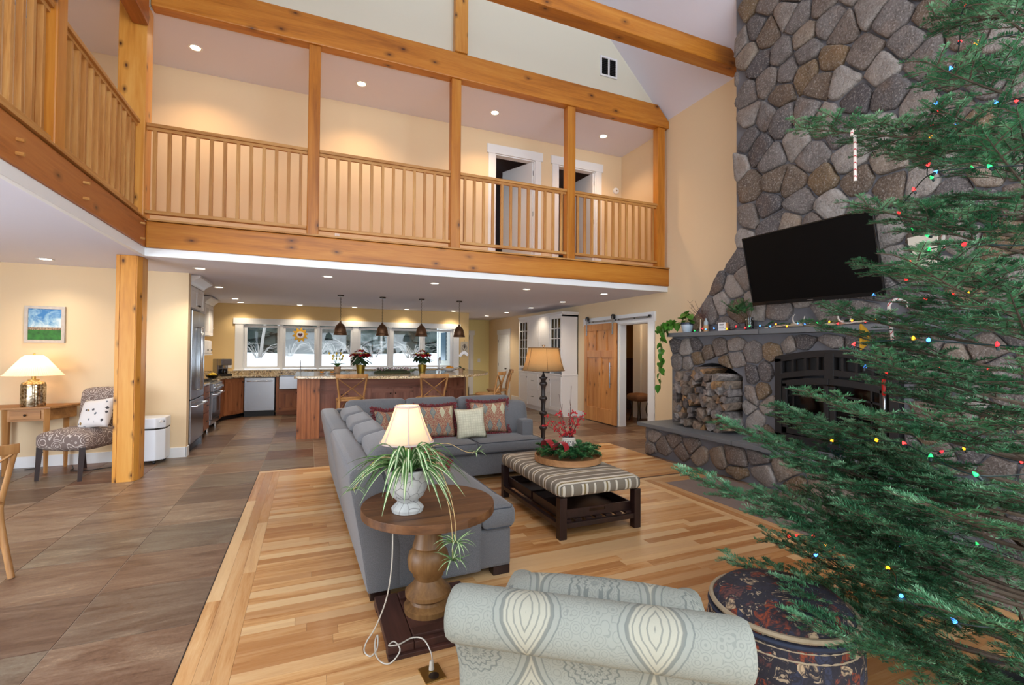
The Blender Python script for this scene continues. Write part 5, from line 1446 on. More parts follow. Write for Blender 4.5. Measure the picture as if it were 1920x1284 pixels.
def bead_door(parent, name, w, h, M, mat, knob=None, nb=None):
    """framed door with beaded boards; local x width, z height, front at -y; M places it"""
    st = min(.07, w*.2)
    def add(nm, mb, m, par, **k): mb.xf(M); return O(nm, mb, m, par, **k)
    d = add(name, MB().box(.002, w-.002, 0, .016, .002, h-.002), mat[2], parent)
    add('frame_rail', MB().box(0, w, -.008, 0, h-st, h), mat[0], d); add('frame_rail', MB().box(0, w, -.008, 0, 0, st), mat[0], d)
    add('frame_stile', MB().box(0, st, -.008, 0, st, h-st), mat[2], d); add('frame_stile', MB().box(w-st, w, -.008, 0, st, h-st), mat[2], d)
    n = nb or max(3, int((w-2*st)/.055)); bw = (w-2*st)/n
    for k in range(n): add('board', MB().box(st+k*bw+.0015, st+(k+1)*bw-.0015, -.004, 0, st, h-st), mat[2], d)
    if knob:
        kb = MB().ball((knob[0], -.028, knob[1]), .013, 8, 6).tube([(knob[0], -.008, knob[1]), (knob[0], -.024, knob[1])], .005, 6); add('knob', kb, BRONZE, d, smooth=.9)
    return d
def MP(x, y, z, rz=0): return Matrix.Translation((x, y, z)) @ Matrix.Rotation(rz, 4, 'Z')

def island():
    t = thing('kitchen_island', 'long curved kitchen island in knotty wood beadboard', 'island')
    body = [(-.15, 8.98), (2.35, 8.98), (2.95, 9.40), (3.15, 9.95), (3.15, 10.45), (-.15, 10.45)]
    O('carcass', MB().prism(body, .0, 1.03, 2), ISLW_SHADED[2], t)
    O('end_pier', MB().box(-.185, .172, 8.845, 8.978, 0, 1.03), ISLW_SHADED[2], t)
    n = 5; bw = .357/n
    for k in range(n): O('board', MB().box(-.185+k*bw+.002, -.185+(k+1)*bw-.002, 8.835, 8.845, 0, 1.03), CHERRY[2], t)
    O('frieze', MB().box(.172, 2.35, 8.955, 8.98, .84, 1.03), ISLW_SHADED[0], t)
    xs = [.20, .57, .59, .96, 1.05, 1.42, 1.44, 1.81, 1.90, 2.30]
    for a, b in zip(xs[::2], xs[1::2]):
        w = b-a; bead_door(t, 'door', w, .70, MP(a, 8.965, .11), ISLW_SHADED, (w-.035, .62) if (xs.index(a)//2) % 2 == 0 else (.035, .62))
    L = math.hypot(.6, .42); bead_door(t, 'door', L-.12, .70, MP(2.35+.05, 8.98+.035, .11, math.atan2(.42, .6)) @ Matrix.Translation((0, -.012, 0)), ISLW_SHADED, (.035, .62))
    O('plinth', MB().box(.18, 2.34, 8.99-.02, 8.985, 0, .09), ISLW_SHADED[0], t)
    top = [(-.235, 10.55), (-.235, 8.80)]+[tuple(p[:2]) for p in crom([(-.20, 8.765, 0), (.3, 8.60, 0), (.9, 8.42, 0), (1.5, 8.31, 0), (2.1, 8.30, 0), (2.65, 8.45, 0), (3.1, 8.80, 0), (3.42, 9.30, 0), (3.58, 9.85, 0), (3.60, 10.5, 0)], 5)]+[(3.55, 10.55)]
    c = O('island_countertop', MB().prism(top, 1.033, 1.075, 2), GRAN, bevel=.006); tag(c, 'curved granite worktop of the kitchen island', 'countertop')
island()

BENT = wood('bentwood', 2, S(172, 124, 74), S(190, 146, 94), S(122, 80, 42), rough=.45, vary=.2)
def crossback(name, label, cat, loc, rz, sz, bz, group, w=.44):
    t = thing(name, label, cat, loc, rz, group); hw = w/2; s = .018
    for sx in (-1, 1):
        O('rear_leg', MB().tube(crom([(sx*hw*1.05, -.27, 0), (sx*hw*.92, -.20, sz*.6), (sx*hw*.86, -.19, sz), (sx*hw*.98, -.235, sz+(bz-sz)*.6), (sx*hw*1.06, -.285, bz)], 5), [.019]*10+[.017]*11, 8), BENT, t, smooth=.9)
        O('front_leg', MB().tube([(sx*hw*.95, .20, 0), (sx*hw*.88, .17, sz-.02)], [.015, .019], 8), BENT, t, smooth=.9)
        O('side_brace', MB().tube([(sx*hw*.93, -.17+.34*q/10, sz-.03-.24*(1-math.sin(PI*q/10))) for q in range(11)], .009, 6), BENT, t, smooth=.9)
    O('front_brace', MB().tube([(-hw*.85+1.7*hw*q/10, .18, sz-.03-.24*(1-math.sin(PI*q/10))) for q in range(11)], .009, 6), BENT, t, smooth=.9)
    O('rear_brace', MB().tube([(-hw*.85+1.7*hw*q/10, -.20, sz-.03-.24*(1-math.sin(PI*q/10))) for q in range(11)], .009, 6), BENT, t, smooth=.9)
    b = MB()   # curved crest rail
    n = 10
    for q in range(n+1):
        u = -1+2*q/n; y = -.285-.05*(1-u*u); x = u*hw*1.14
        b.v += [(x, y-.011, bz-.035), (x, y+.011, bz-.035), (x, y+.011, bz+.03), (x, y-.011, bz+.03)]
    for q in range(n):
        for k in range(4): b.f.append((q*4+k, q*4+(k+1) % 4, q*4+4+(k+1) % 4, q*4+4+k)); b.m.append(0)
    b.f += [(3, 2, 1, 0), (n*4, n*4+1, n*4+2, n*4+3)]; b.m += [0, 0]
    O('crest_rail', b, BENT, t, bevel=.006, smooth=.9)
    for sx in (-1, 1):
        O('cross_slat', MB().tube(bez((sx*hw*.88, -.205, sz+.03), (0, -.27-.01*sx, (sz+bz)/2), (-sx*hw*1.0, -.275, bz-.04), 10), .016, 6, flat=.5), BENT, t, smooth=.9)
    O('cross_rail', MB().tube([(-hw*.88, -.20, sz+.035), (0, -.215, sz+.04), (hw*.88, -.20, sz+.035)], .012, 6), BENT, t, smooth=.9)
    O('seat_frame', MB().tube([(hw*.98*math.copysign(abs(cos(2*PI*q/28))**.7, cos(2*PI*q/28)), .0+.215*math.copysign(abs(sin(2*PI*q/28))**.7, sin(2*PI*q/28)), sz) for q in range(28)], .018, 8, closed=True), BENT, t, smooth=.9)
    O('woven_seat', MB().lathe([(0, -.012), (.19, -.012), (.20, 0), (.19, .010), (0, .006)], (0, 0, sz), 24, scale=(1.05, 1.0)), plain('cane_seat', S(176, 138, 92), .8, bump=.4, bscale=150), t, smooth=.7)
    for q, z in enumerate((.22, .30)):
        O('stretcher', MB().tube([(-hw*.9, -.22+.41*q, z), (hw*.9, -.22+.41*q, z)], .010, 6), BENT, t) if sz > .6 else None
    return t
GS = 'cross-back counter stools at the island'
crossback('counter_stool', 'cross-back wooden stool at the left half of the island', 'stool', (.645, 8.42, 0), 0, .70, 1.10, GS)
crossback('counter_stool', 'cross-back wooden stool at the middle of the island', 'stool', (1.93, 8.16, 0), rad(3), .70, 1.10, GS)
crossback('counter_stool', 'turned cross-back wooden stool at the curved island end', 'stool', (3.17, 8.62, 0), rad(52), .70, 1.10, GS)
crossback('counter_stool', 'farthest cross-back stool, mostly hidden behind the curved end one', 'stool', (3.68, 9.42, 0), rad(72), .70, 1.10, GS)
crossback('dining_chair', 'bentwood dining chair cut by the left picture edge', 'chair', (-2.15, 4.30, 0), rad(35), .46, .86, None, .46)

# ---- pendants ------------------------------------------------------------------
def pendants():
    t = NT('hammered_copper'); v = t.coord(); n = t.n('ShaderNodeTexVoronoi', i_Vector=v, i_Scale=70).outputs['Distance']; n2 = t.noise(v, 8, 3)
    t.bump(n, .5, .004); HAM = t.done(t.ramp(n2, (.3, S(96, 70, 52)), (.7, S(142, 108, 80))), .35, .85)
    IN = emit('pendant_glow', S(255, 220, 160), 3.0, S(230, 200, 150))
    prof = [(.128, 1.815), (.126, 1.83), (.118, 1.85), (.112, 1.88), (.105, 1.93), (.09, 1.98), (.065, 2.02), (.035, 2.045), (.022, 2.05), (.02, 2.075), (.008, 2.085)]
    nm = ('leftmost', 'second from the left', 'third from the left', 'rightmost')
    for k, x in enumerate((.552, 1.354, 2.15, 2.972)):
        p = thing('pendant_lamp', 'hammered copper bell pendant over the island, '+nm[k], 'lamp', (x, 9.9, 0), group='pendants over the island')
        O('shade', MB().lathe(prof+[(r-.004, z) for r, z in prof[::-1][2:]]+[prof[0]], segs=28), HAM, p, smooth=.9)
        O('band', MB().tube([(.121*cos(2*PI*q/28), .121*sin(2*PI*q/28), 1.855) for q in range(28)], .004, 5, closed=True), HAM, p, smooth=1)
        O('bulb', MB().ball((0, 0, 1.88), .03, 10, 8), IN, p, smooth=3.14)
        O('canopy', MB().lathe([(0, 2.57), (.06, 2.572), (.062, 2.598), (0, 2.598)], segs=20), BRONZE, p, smooth=.7)
        for q in range(16):
            z = 2.09+q*.0302; b = MB(); a = q*PI/2
            b.tube([(.009*cos(s)*cos(a), .009*cos(s)*sin(a), z+.017*sin(s)+.01) for s in [2*PI*j/8 for j in range(8)]], .0028, 4, closed=True)
            O('chain_link', b, BRONZE, p, smooth=1)
        s = spot('pendant_beam', (0, 0, 1.84), 7, (1.0, .74, .45), rad(120), .8, .03); s.parent = p
pendants()

# ---- fitted kitchen ---------------------------------------------------------------
def fitted():
    # left run: refrigerator
    f = thing('refrigerator', 'stainless french door refrigerator beside the alcove wall', 'refrigerator', (-1.60, 8.17, 0))
    O('case', MB().box(-.66, -.03, 0, .90, .09, 2.10), STEELD, f)
    O('door', MB().box(-.03, .03, .004, .448, .78, 2.09), STEEL, f, bevel=.008); O('door', MB().box(-.03, .03, .452, .896, .78, 2.09), STEEL, f, bevel=.008)
    O('freezer_drawer', MB().box(-.03, .03, .004, .896, .14, .77), STEEL, f, bevel=.008)
    for y in (.40, .50): O('handle', MB().tube([(.03, y, .90), (.075, y, .90), (.075, y, 1.85), (.03, y, 1.85)], .012, 8), CHROME, f, smooth=.8)
    O('handle', MB().tube([(.03, .06, .68), (.09, .06, .68), (.09, .84, .68), (.03, .84, .68)], .014, 8), CHROME, f, smooth=.8)
    O('toe_grille', MB().box(-.10, -.02, .01, .89, .0, .09), STEELD, f)
    O('foot', MB().box(-.06, .02, .82, .89, 0, .13), STEEL, f)
    # cabinet over the refrigerator with crown
    c = thing('over_fridge_cabinet', 'white cabinet with deep crown above the refrigerator', 'cabinet', (-1.62, 8.15, 2.12))
    O('case', MB().box(-.64, 0, 0, .94, 0, .34), CABW, c)
    for y in (.01, .475):
        O('door', MB().box(0, .02, y, y+.455, .01, .32), CABW, c, bevel=.003)
        O('door_frame', MB().box(.02, .028, y, y+.455, .01, .06).box(.02, .028, y, y+.455, .27, .32).box(.02, .028, y, y+.05, .06, .27).box(.02, .028, y+.405, y+.455, .06, .27), CABW, c)
    for y in (.43, .52): O('knob', MB().ball((.05, y, .06), .014, 8, 6).tube([(.02, y, .06), (.045, y, .06)], .006, 6), BRONZE, c, smooth=.9)
    def crown(nm, par, x, y0, y1, z0, z1, pr=.11):
        st = [(0, z0), (.02, z0), (.03, z0+.03), (.05, z0+.05), (pr*.75, z1-.05), (pr, z1-.03), (pr, z1), (-.05, z1), (-.05, z0)]
        O(nm, MB().prism([(x+a, z) for a, z in st], y0, y1, 1), CABW, par, smooth=.5)
    crown('crown', c, 0, 0, .96, .34, .475, .14)
    # drawers between refrigerator and range
    d = thing('drawer_cabinet', 'cherry drawer base between refrigerator and range', 'cabinet', (-1.67, 9.10, 0))
    O('case', MB().box(-.60, 0, 0, .96, .09, .885), CHERRY[2], d); O('toe_kick', MB().box(-.55, -.06, 0, .96, 0, .09), BLACK, d)
    for (z0, z1) in ((.11, .40), (.42, .64), (.66, .87)):
        for y0 in (.02, .50):
            q = O('drawer', MB().box(0, .02, y0, y0+.44, z0, z1), CHERRY[1], d, bevel=.003)
            O('pull', MB().tube([(.02, y0+.17, (z0+z1)/2), (.04, y0+.17, (z0+z1)/2), (.04, y0+.27, (z0+z1)/2), (.02, y0+.27, (z0+z1)/2)], .007, 6), BRONZE, q)
    # range
    r = thing('range', 'stainless professional gas range with oven door', 'range', (-1.65, 10.08, 0))
    O('body', MB().box(-.61, 0, 0, .91, .14, .90), STEEL, r, bevel=.004)
    O('control_panel', MB().box(0, .06, .005, .905, .74, .89), STEEL, r, bevel=.01)
    O('oven_door', MB().box(0, .035, .02, .89, .23, .72), STEEL, r, bevel=.006); O('oven_window', MB().box(.035, .039, .16, .75, .34, .62), BLACKG, r)
    O('oven_handle', MB().tube([(.035, .06, .69), (.10, .06, .69), (.10, .85, .69), (.035, .85, .69)], .016, 8), CHROME, r, smooth=.8)
    for k in range(6): O('knob', MB().tube([(.06, .1+k*.14, .81), (.10, .1+k*.14, .81)], .024, 12), CHROME, r, smooth=.7)
    O('kick_panel', MB().box(0, .02, .02, .89, .14, .21), STEEL, r)
    for y in (.06, .85): O('leg', MB().tube([(-.05, y, 0), (-.05, y, .14)], .025, 10), CHROME, r)
    O('cooktop', MB().box(-.58, -.02, .03, .88, .90, .915), BLACK, r)
    for k in range(3): O('grate', MB().tube([(-.55, .16+.29*k, .94), (-.05, .16+.29*k, .94)], .008, 6).tube([(-.30, .05+.29*k, .94), (-.30, .28+.29*k, .94)], .008, 6).tube([(-.43, .05+.29*k, .94), (-.43, .28+.29*k, .94)], .008, 6).tube([(-.16, .05+.29*k, .94), (-.16, .28+.29*k, .94)], .008, 6), BLACK, r)
    O('backguard', MB().box(-.61, -.57, 0, .91, .9, 1.05), STEEL, r)
    # corner cabinet
    k = thing('corner_cabinet', 'angled cherry corner base cabinet left of the dishwasher', 'cabinet')
    O('case', MB().prism([(-2.27, 11.02), (-1.68, 11.02), (-1.68, 11.70), (-1.36, 12.20), (-1.36, 12.86), (-2.27, 12.86)], .09, .885, 2), CHERRY[2], k)
    O('toe_kick', MB().prism([(-2.2, 11.05), (-1.75, 11.05), (-1.75, 11.72), (-1.42, 12.25), (-1.42, 12.8), (-2.2, 12.8)], 0, .09, 2), BLACK, k)
    L = math.hypot(.32, .50); bead_door(k, 'door', L-.04, .76, MP(-1.68, 11.70, .11, math.atan2(.50, .32)) @ Matrix.Translation((.02, -.018, 0)), CHERRY, (L-.08, .68))
    w = thing('dishwasher', 'stainless dishwasher under the kitchen window', 'dishwasher', (-1.34, 12.19, 0))
    O('tub', MB().box(0, .62, .02, .6, .10, .875), STEELD, w); O('door', MB().box(.005, .615, -.02, .02, .13, .872), STEEL, w, bevel=.006)
    O('handle', MB().tube([(.06, -.02, .80), (.06, -.06, .80), (.56, -.06, .80), (.56, -.02, .80)], .014, 8), CHROME, w, smooth=.8)
    O('toe_kick', MB().box(.005, .615, .01, .05, 0, .12), BLACK, w); O('badge', MB().lathe([(0, 0), (.011, 0), (.011, .003), (0, .003)], segs=10).xf(Matrix.Translation((.31, -.021, .50)) @ Matrix.Rotation(PI/2, 4, 'X')), CHROME, w)
    s = thing('sink_cabinet', 'cherry sink base under the farmhouse sink', 'cabinet', (-.70, 12.20, 0))
    O('case', MB().box(0, .94, .02, .66, .09, .60), CHERRY[2], s); O('stile', MB().box(0, .06, 0, .02, .09, .885), CHERRY[2], s); O('stile', MB().box(.88, .94, 0, .02, .09, .885), CHERRY[2], s); O('toe_kick', MB().box(0, .94, .06, .1, 0, .09), CHERRY[0], s)
    bead_door(s, 'door', .40, .46, MP(.07, -.0, .11), CHERRY, (.36, .40)); bead_door(s, 'door', .40, .46, MP(.475, -.0, .11), CHERRY, (.04, .40))
    k = thing('farmhouse_sink', 'stainless apron front farmhouse sink', 'sink', (-.63, 12.13, .61))
    O('apron', MB().box(0, .80, 0, .02, 0, .29), STEEL, k, bevel=.006)
    O('basin', MB().box(0, .02, .02, .5, 0, .29).box(.78, .8, .02, .5, 0, .29).box(.02, .78, .48, .5, 0, .29).box(.02, .78, .02, .48, 0, .02), STEEL, k)
    b = thing('base_cabinet', 'cherry base cabinets along the window wall behind the island', 'cabinet', (.25, 12.22, 0))
    O('case', MB().box(0, 3.5, 0, .64, .09, .885), CHERRY[2], b)
    for q in range(6): bead_door(b, 'door', .55, .74, MP(.03+q*.58, -.016, .11), CHERRY, (.5, .66))
    # worktops
    ct = O('perimeter_countertop', MB().prism([(-2.275, 10.995), (-1.635, 10.995), (-1.635, 11.69), (-1.32, 12.16), (-.64, 12.16), (-.64, 12.64), (.18, 12.64), (.18, 12.16), (3.80, 12.16), (3.80, 12.87), (-2.275, 12.87)], .888, .922, 2), GRAN, bevel=.004); tag(ct, 'speckled granite worktop along the window wall', 'countertop')
    ct = O('perimeter_countertop', MB().box(-2.275, -1.64, 9.10, 10.06, .888, .922), GRAN, bevel=.004); tag(ct, 'granite worktop between refrigerator and range', 'countertop')
    bs = O('backsplash', MB().box(-2.27, 3.80, 12.855, 12.875, .925, 1.012), GRAN); tag(bs, 'low granite backsplash under the kitchen windows', 'backsplash')
    # wall cabinets on the left wall
    u = thing('wall_cabinet', 'tall white wall cabinet beyond the refrigerator', 'cabinet', (-1.95, 11.12, 0))
    O('case', MB().box(-.32, 0, 0, .90, 1.79, 2.44), CABW, u)
    for y in (.01, .455):
        O('door', MB().box(0, .02, y, y+.435, 1.80, 2.43), CABW, u, bevel=.003)
        O('door_panel', MB().box(.02, .024, y+.06, y+.375, 1.87, 2.36), plain('cab_recess', S(206, 202, 200), .5) if 'cab_recess' not in MATS else MATS['cab_recess'], u)
    crown('crown', u, 0, 0, .95, 2.44, 2.575, .12)
    u2 = thing('wall_cabinet', 'small white wall cabinet below the tall one', 'cabinet', (-1.97, 11.20, 0))
    O('case', MB().box(-.30, 0, 0, .82, 1.42, 1.70), CABW, u2); O('ledge', MB().box(-.30, .03, -.02, .86, 1.39, 1.42), CABW, u2)
    for y in (.01, .415): O('door', MB().box(0, .02, y, y+.395, 1.43, 1.69), CABW, u2, bevel=.003); O('knob', MB().ball((.035, y+.33, 1.50), .014, 8, 6), BRONZE, u2)
    sh = thing('corner_shelf', 'tiny white corner shelf high on the kitchen wall', 'shelf', (-2.05, 12.2, 1.98)); O('board', MB().box(-.22, 0, 0, .62, 0, .025), CABW, sh); O('bracket', MB().prism([(-.2, 0), (-.02, 0), (-.2, -.14)], .1, .13, 1), CABW, sh)
    # outlet plates
    for (x, y, z, l) in ((-1.73, 12.872, 1.14, 'white outlet plate left of the kitchen windows'), (5.45, 15.742, 1.18, 'white switch plate beside the entry door')):
        p = thing('switch_plate', l, 'switch', (x, y, z)); O('plate', MB().box(-.05, .05, -.006, 0, -.06, .06), TRIM, p, bevel=.002); O('toggle', MB().box(-.01, .01, -.014, -.006, -.02, .02), CABW, p)
fitted()

# ---- faucets, counter things ---------------------------------------------------------
def faucet(loc, label, s=1.0):
    t = thing('faucet', label, 'faucet', loc)
    pts = [(0, 0, 0), (0, 0, .22*s)]+[(0, -.09*s+.09*s*cos(rad(a)), .24*s+.09*s*sin(rad(a))) for a in range(0, 181, 20)]+[(0, -.18*s, .18*s)]
    O('spout', MB().tube(pts, .012, 8), STEEL, t, smooth=.9); O('base', MB().lathe([(0, 0), (.028, 0), (.024, .04), (.014, .06), (0, .06)], segs=14), STEEL, t, smooth=.8)
    O('lever', MB().tube([(.05, 0, 0), (.05, 0, .06), (.09, 0, .08)], .007, 6), STEEL, t)
faucet((-.20, 12.72, .923), 'gooseneck faucet at the farmhouse sink'); faucet((2.62, 10.25, 1.077), 'gooseneck faucet of the island prep sink', .9)
def counter_things():
    r = random.Random(12)
    # coffee machine
    c = thing('coffee_machine', 'steel espresso machine in the kitchen corner', 'coffee machine', (-1.78, 12.25, .923), rad(40))
    O('body', MB().box(-.12, .12, -.02, .16, .0, .38), STEEL, c, bevel=.015); O('head', MB().box(-.12, .12, -.16, -.02, .24, .38), STEEL, c, bevel=.015); O('drip_tray', MB().box(-.12, .12, -.17, -.02, 0, .05), BLACK, c); O('group_head', MB().tube([(0, -.09, .24), (0, -.09, .18)], .03, 12), CHROME, c); O('carafe', MB().lathe([(0, 0), (.05, 0), (.06, .05), (.04, .11), (.0, .11)], (0, -.09, .052), 16), BLACKG, c, smooth=.8)
    LEM = plain('lemon', S(226, 186, 34), .5); ORG = plain('orange_fruit', S(226, 146, 30), .55)
    def bowl(label, loc, m, fm, n, fruit, gl, R=.12):
        b = thing('bowl', label, 'bowl', loc); O('bowl_wall', MB().lathe([(0, 0), (.05, 0), (R*.8, .03), (R, .07), (R-.008, .07), (R*.75, .035), (0, .012)], segs=24), m, b, smooth=.9)
        for k in range(n):
            a = 2.4*k; q = R*.52*math.sqrt(k/n); tag(O(fruit, MB().ball((0, 0, 0), (.036, .036, .034), 12, 8), fm, smooth=3.14, loc=(loc[0]+q*cos(a), loc[1]+q*sin(a), loc[2]+.058+.03*(1-k/n))), 'yellow %s in the %s' % (fruit.replace('_', ' '), gl), fruit.replace('_', ' '), fruit+'s in the '+gl)
    bowl('dark bowl of lemons on the counter by the range', (-1.80, 11.25, .923), BLACKG, LEM, 8, 'lemon', 'bowl by the range', .13)
    bowl('white plate of oranges on the far island end', (2.78, 9.95, 1.077), CABW, ORG, 9, 'orange', 'plate on the island', .15)
    # plates with orange slices
    for k, x in enumerate((.22, .40)):
        p = thing('plate', ('plate with a cut orange at the island left end', 'second plate with a cut orange beside the tulips')[k], 'plate', (x, 9.62-.02*k, 1.077)); O('dish', MB().lathe([(0, 0), (.05, 0), (.085, .012), (.08, .014), (0, .006)], segs=24), CABW, p, smooth=.8)
        tag(O('orange_half', MB().lathe([(0, 0), (.025, .004), (.042, .025), (.042, .03), (0, .03)], segs=16), ORG, smooth=.9, loc=(x, 9.62-.02*k, 1.084)), ('orange half on the first island plate', 'orange half on the second island plate')[k], 'orange')
    # tulip pot
    GRN = plain('leaf_green', S(66, 110, 52), .5, var=.2); CLAY = plain('clay_pot', S(176, 140, 108), .8)
    v = thing('tulip_pot', 'clay pot of yellow and orange tulips on the island', 'pot plant', (.50, 9.80, 1.077)); O('pot', MB().lathe([(0, 0), (.055, 0), (.065, .12), (.06, .12), (.05, .02), (0, .02)], segs=20), CLAY, v, smooth=.8)
    YL = plain('tulip_yellow', S(226, 190, 70), .5)
    for k in range(11):
        a = 2*PI*k/11; e = Vector((cos(a)*.09*(1+(k % 3)*.35), sin(a)*.09, .27+.05*(k % 3)))
        O('stem', MB().tube(bez((0, 0, .1), (e.x*.3, e.y*.3, .22), e, 6), .004, 5), GRN, v); O('flower', MB().lathe([(0, -.02), (.016, -.01), (.018, .01), (.008, .03), (0, .03)], e, 8), YL, v, smooth=1)
        mb = MB(); ribbon(mb, bez((0, 0, .1), (cos(a+.4)*.10, sin(a+.4)*.10, .24), (cos(a+.4)*.2, sin(a+.4)*.16, .14), 7), .018); O('leaf', mb, [GRN, GRN], v, smooth=1.2)
    # poinsettias
    REDL = plain('poinsettia_red', S(188, 18, 34), .5, var=.25, scale=25); DKG = plain('poinsettia_green', S(48, 72, 46), .5, var=.2); GOLD = plain('gold_foil', S(186, 158, 72), .3, .9, bump=.5, bscale=40)
    def leafmesh(L, w, m):
        mb = MB(); n = 5
        for i in range(n+1):
            k = i/n; ww = w*math.sin(PI*min(.98, .06+k*.94))**.8; z = -.16*L*k*k
            mb.v += [(-ww, L*k, z+.15*ww), (0, L*k, z), (ww, L*k, z+.15*ww)]
        for i in range(n):
            for q in range(2): a = i*3+q; mb.f.append((a, a+1, a+4, a+3)); mb.m.append(0)
        return mesh_of('leaf', mb, m, smooth=1.2)
    for (x, y, l) in ((.915, 9.62, 'red poinsettia in gold foil left of the island centre'), (2.11, 9.60, 'red poinsettia in gold foil near the third pendant')):
        p = thing('poinsettia', l, 'poinsettia', (x, y, 1.077)); lr = [leafmesh(.15, .042, REDL), leafmesh(.11, .034, REDL)]; lg = leafmesh(.15, .045, DKG)
        O('pot', MB().lathe([(0, 0), (.065, 0), (.085, .13), (.09, .16), (.08, .155), (.0, .12)], segs=22, flute=.06, fl_n=22), GOLD, p, smooth=.6)
        for k in range(30):
            a = 2.4*k; h = r.uniform(.10, .30); R = r.uniform(.05, .12); o = O('leaf', None, None, p, mesh=lg, loc=(R*cos(a), R*sin(a), .12+h)); o.rotation_euler = (rad(r.uniform(-45, 5)), 0, a-PI/2)
        for c in range(9):
            a0 = 2*PI*c/8; R = .13 if c < 8 else 0; cz = .36 if c < 8 else .44; cx_, cy_ = R*cos(a0), R*sin(a0)
            for k in range(8):
                a = 2*PI*k/8+c; o = O('bract', None, None, p, mesh=lr[k % 2], loc=(cx_, cy_, cz+.012*(k % 2))); o.rotation_euler = (rad(r.uniform(-22, 12)), 0, a); o.scale = (.85, .85, .85)
            O('flower_eye', MB().ball((cx_, cy_, cz+.02), .012, 8, 5), YL, p)
        for k in range(5): O('stalk', MB().tube([(0, 0, .12), (.07*cos(k*1.26), .07*sin(k*1.26), .38)], .006, 5), GRN, p)
    # centrepiece
    rng = np.random.default_rng(9); PK = plain('dried_pink', S(176, 140, 150), .8, var=.3)
    cpc = thing('greenery_centrepiece', 'low evergreen and dried blossom centrepiece between the poinsettias', 'centrepiece', (1.50, 9.50, 1.077))
    O('moss_base', MB().lathe([(0, 0), (.36, 0), (.34, .03), (.2, .06), (0, .065)], segs=24, scale=(1.0, .42)), plain('moss', S(60, 66, 42), .95), cpc, smooth=.8)
    Vs, Fs, nb = [], [], 0
    for k in range(46):
        x = r.uniform(-.42, .42); y = r.uniform(-.12, .12); a = r.uniform(0, 6.28); p0 = (x, y, .02); p1 = (x+.1*cos(a)+.12*x, y+.1*sin(a), r.uniform(.03, .10)); O('sprig', MB().tube([p0, p1], .002, 4), MATS['sprig_stem'], cpc)
        q = twig_needles(rng, p0, p1, (0, 0, .01), 420, .022, .0022, .8); V, F = needles(*q, rng); Vs.append(V); Fs.append(F+nb); nb += len(V)
    o = O('needles', None, None, cpc, mesh=np_mesh('needles', np.concatenate(Vs), np.concatenate(Fs), GREENERY)); o['kind'] = 'stuff'
    mb = MB()
    for k in range(120): mb.ball((r.uniform(-.34, .34), r.uniform(-.12, .12), r.uniform(.05, .11)), .010, 6, 4)
    o = O('blossoms', mb, PK, cpc); o['kind'] = 'stuff'
    # orchid
    o_ = thing('orchid', 'white orchid in a small pot at the island end', 'orchid', (2.87, 9.40, 1.077)); WH = plain('orchid_white', S(238, 236, 238), .5)
    O('pot', MB().lathe([(0, 0), (.04, 0), (.055, .09), (.05, .09), (0, .07)], segs=18), CLAY, o_, smooth=.8)
    lf = leafmesh(.17, .028, DKG)
    for k in range(6): q = O('leaf', None, None, o_, mesh=lf, loc=(0, 0, .085)); q.rotation_euler = (rad(22-6*k), 0, k*1.1)
    st = crom([(0, 0, .08), (-.04, 0, .22), (-.02, 0, .36), (.06, 0, .42), (.12, .0, .38)], 5); O('stem', MB().tube(st, .003, 5), GRN, o_)
    for k in range(6):
        p = Vector(st[10+k*2 if 10+k*2 < len(st) else -1])+Vector((.0, 0, -.012))
        for q in range(5):
            a = 2*PI*q/5; O('petal', MB().ball(p+Vector((.018*cos(a), -.008, .018*sin(a))), (.016, .004, .016), 8, 5), WH, o_)
    # sun ornament hanging in the window
    s = thing('sun_ornament', 'yellow sun ornament with a heart hanging in the second window', 'ornament', (-.215, 12.835, 1.885))
    poly = [((.19 if k % 2 == 0 else .125)*cos(2*PI*k/20+.15), (.19 if k % 2 == 0 else .125)*sin(2*PI*k/20+.15)) for k in range(20)]
    O('sun_disc', MB().prism(poly, -.006, .006, 1), plain('sun_yellow', S(226, 172, 40), .5), s)
    O('white_ring', MB().prism(arc(0, 0, .085, 0, 2*PI*.96, 24), -.009, -.006, 1), CABW, s)
    ht = [(.055*16*math.sin(t_)**3/16, .055*(13*cos(t_)-5*cos(2*t_)-2*cos(3*t_)-cos(4*t_))/16) for t_ in [2*PI*k/24 for k in range(24)]]
    O('heart', MB().prism(ht, -.012, -.009, 1), plain('heart_brown', S(96, 52, 58), .5), s); O('hanging_thread', MB().tube([(0, 0, .18), (0, .02, .27)], .002, 4), BLACK, s)
    # crest plaque by the window end
    q = thing('wall_plaque', 'small pale plaque with a crest on the wall by the entry', 'plaque', (4.02, 12.872, 1.62))
    O('board', MB().box(-.11, .11, -.012, 0, -.19, .16), plain('plaque_board', S(204, 192, 172), .7), q, bevel=.003)
    DK = plain('plaque_ink', S(88, 78, 74), .7)
    for s_ in (-1, 1): O('laurel', MB().tube([(s_*(.02+.05*math.sin(PI*k/8)), -.014, -.09+.02*k) for k in range(9)], .006, 5), DK, q)
    O('crest', MB().prism([(-.025, .05), (.025, .05), (.03, 0), (0, -.05), (-.03, 0)], -.016, -.012, 1), DK, q); O('crown', MB().prism([(-.02, .06), (.02, .06), (.03, .09), (.01, .075), (0, .10), (-.01, .075), (-.03, .09)], -.016, -.012, 1), DK, q)
    O('ledge', MB().box(-.11, .11, -.03, 0, -.21, -.19), DK, q); O('hook', MB().tube([(0, -.005, .16), (0, -.005, .20)], .004, 5), DK, q)
    g = O('rule_line', MB().box(-.08, .08, -.0135, -.012, .115, .120).box(-.08, .08, -.0135, -.012, -.135, -.130), DK, q); g['kind'] = 'stuff'
counter_things()

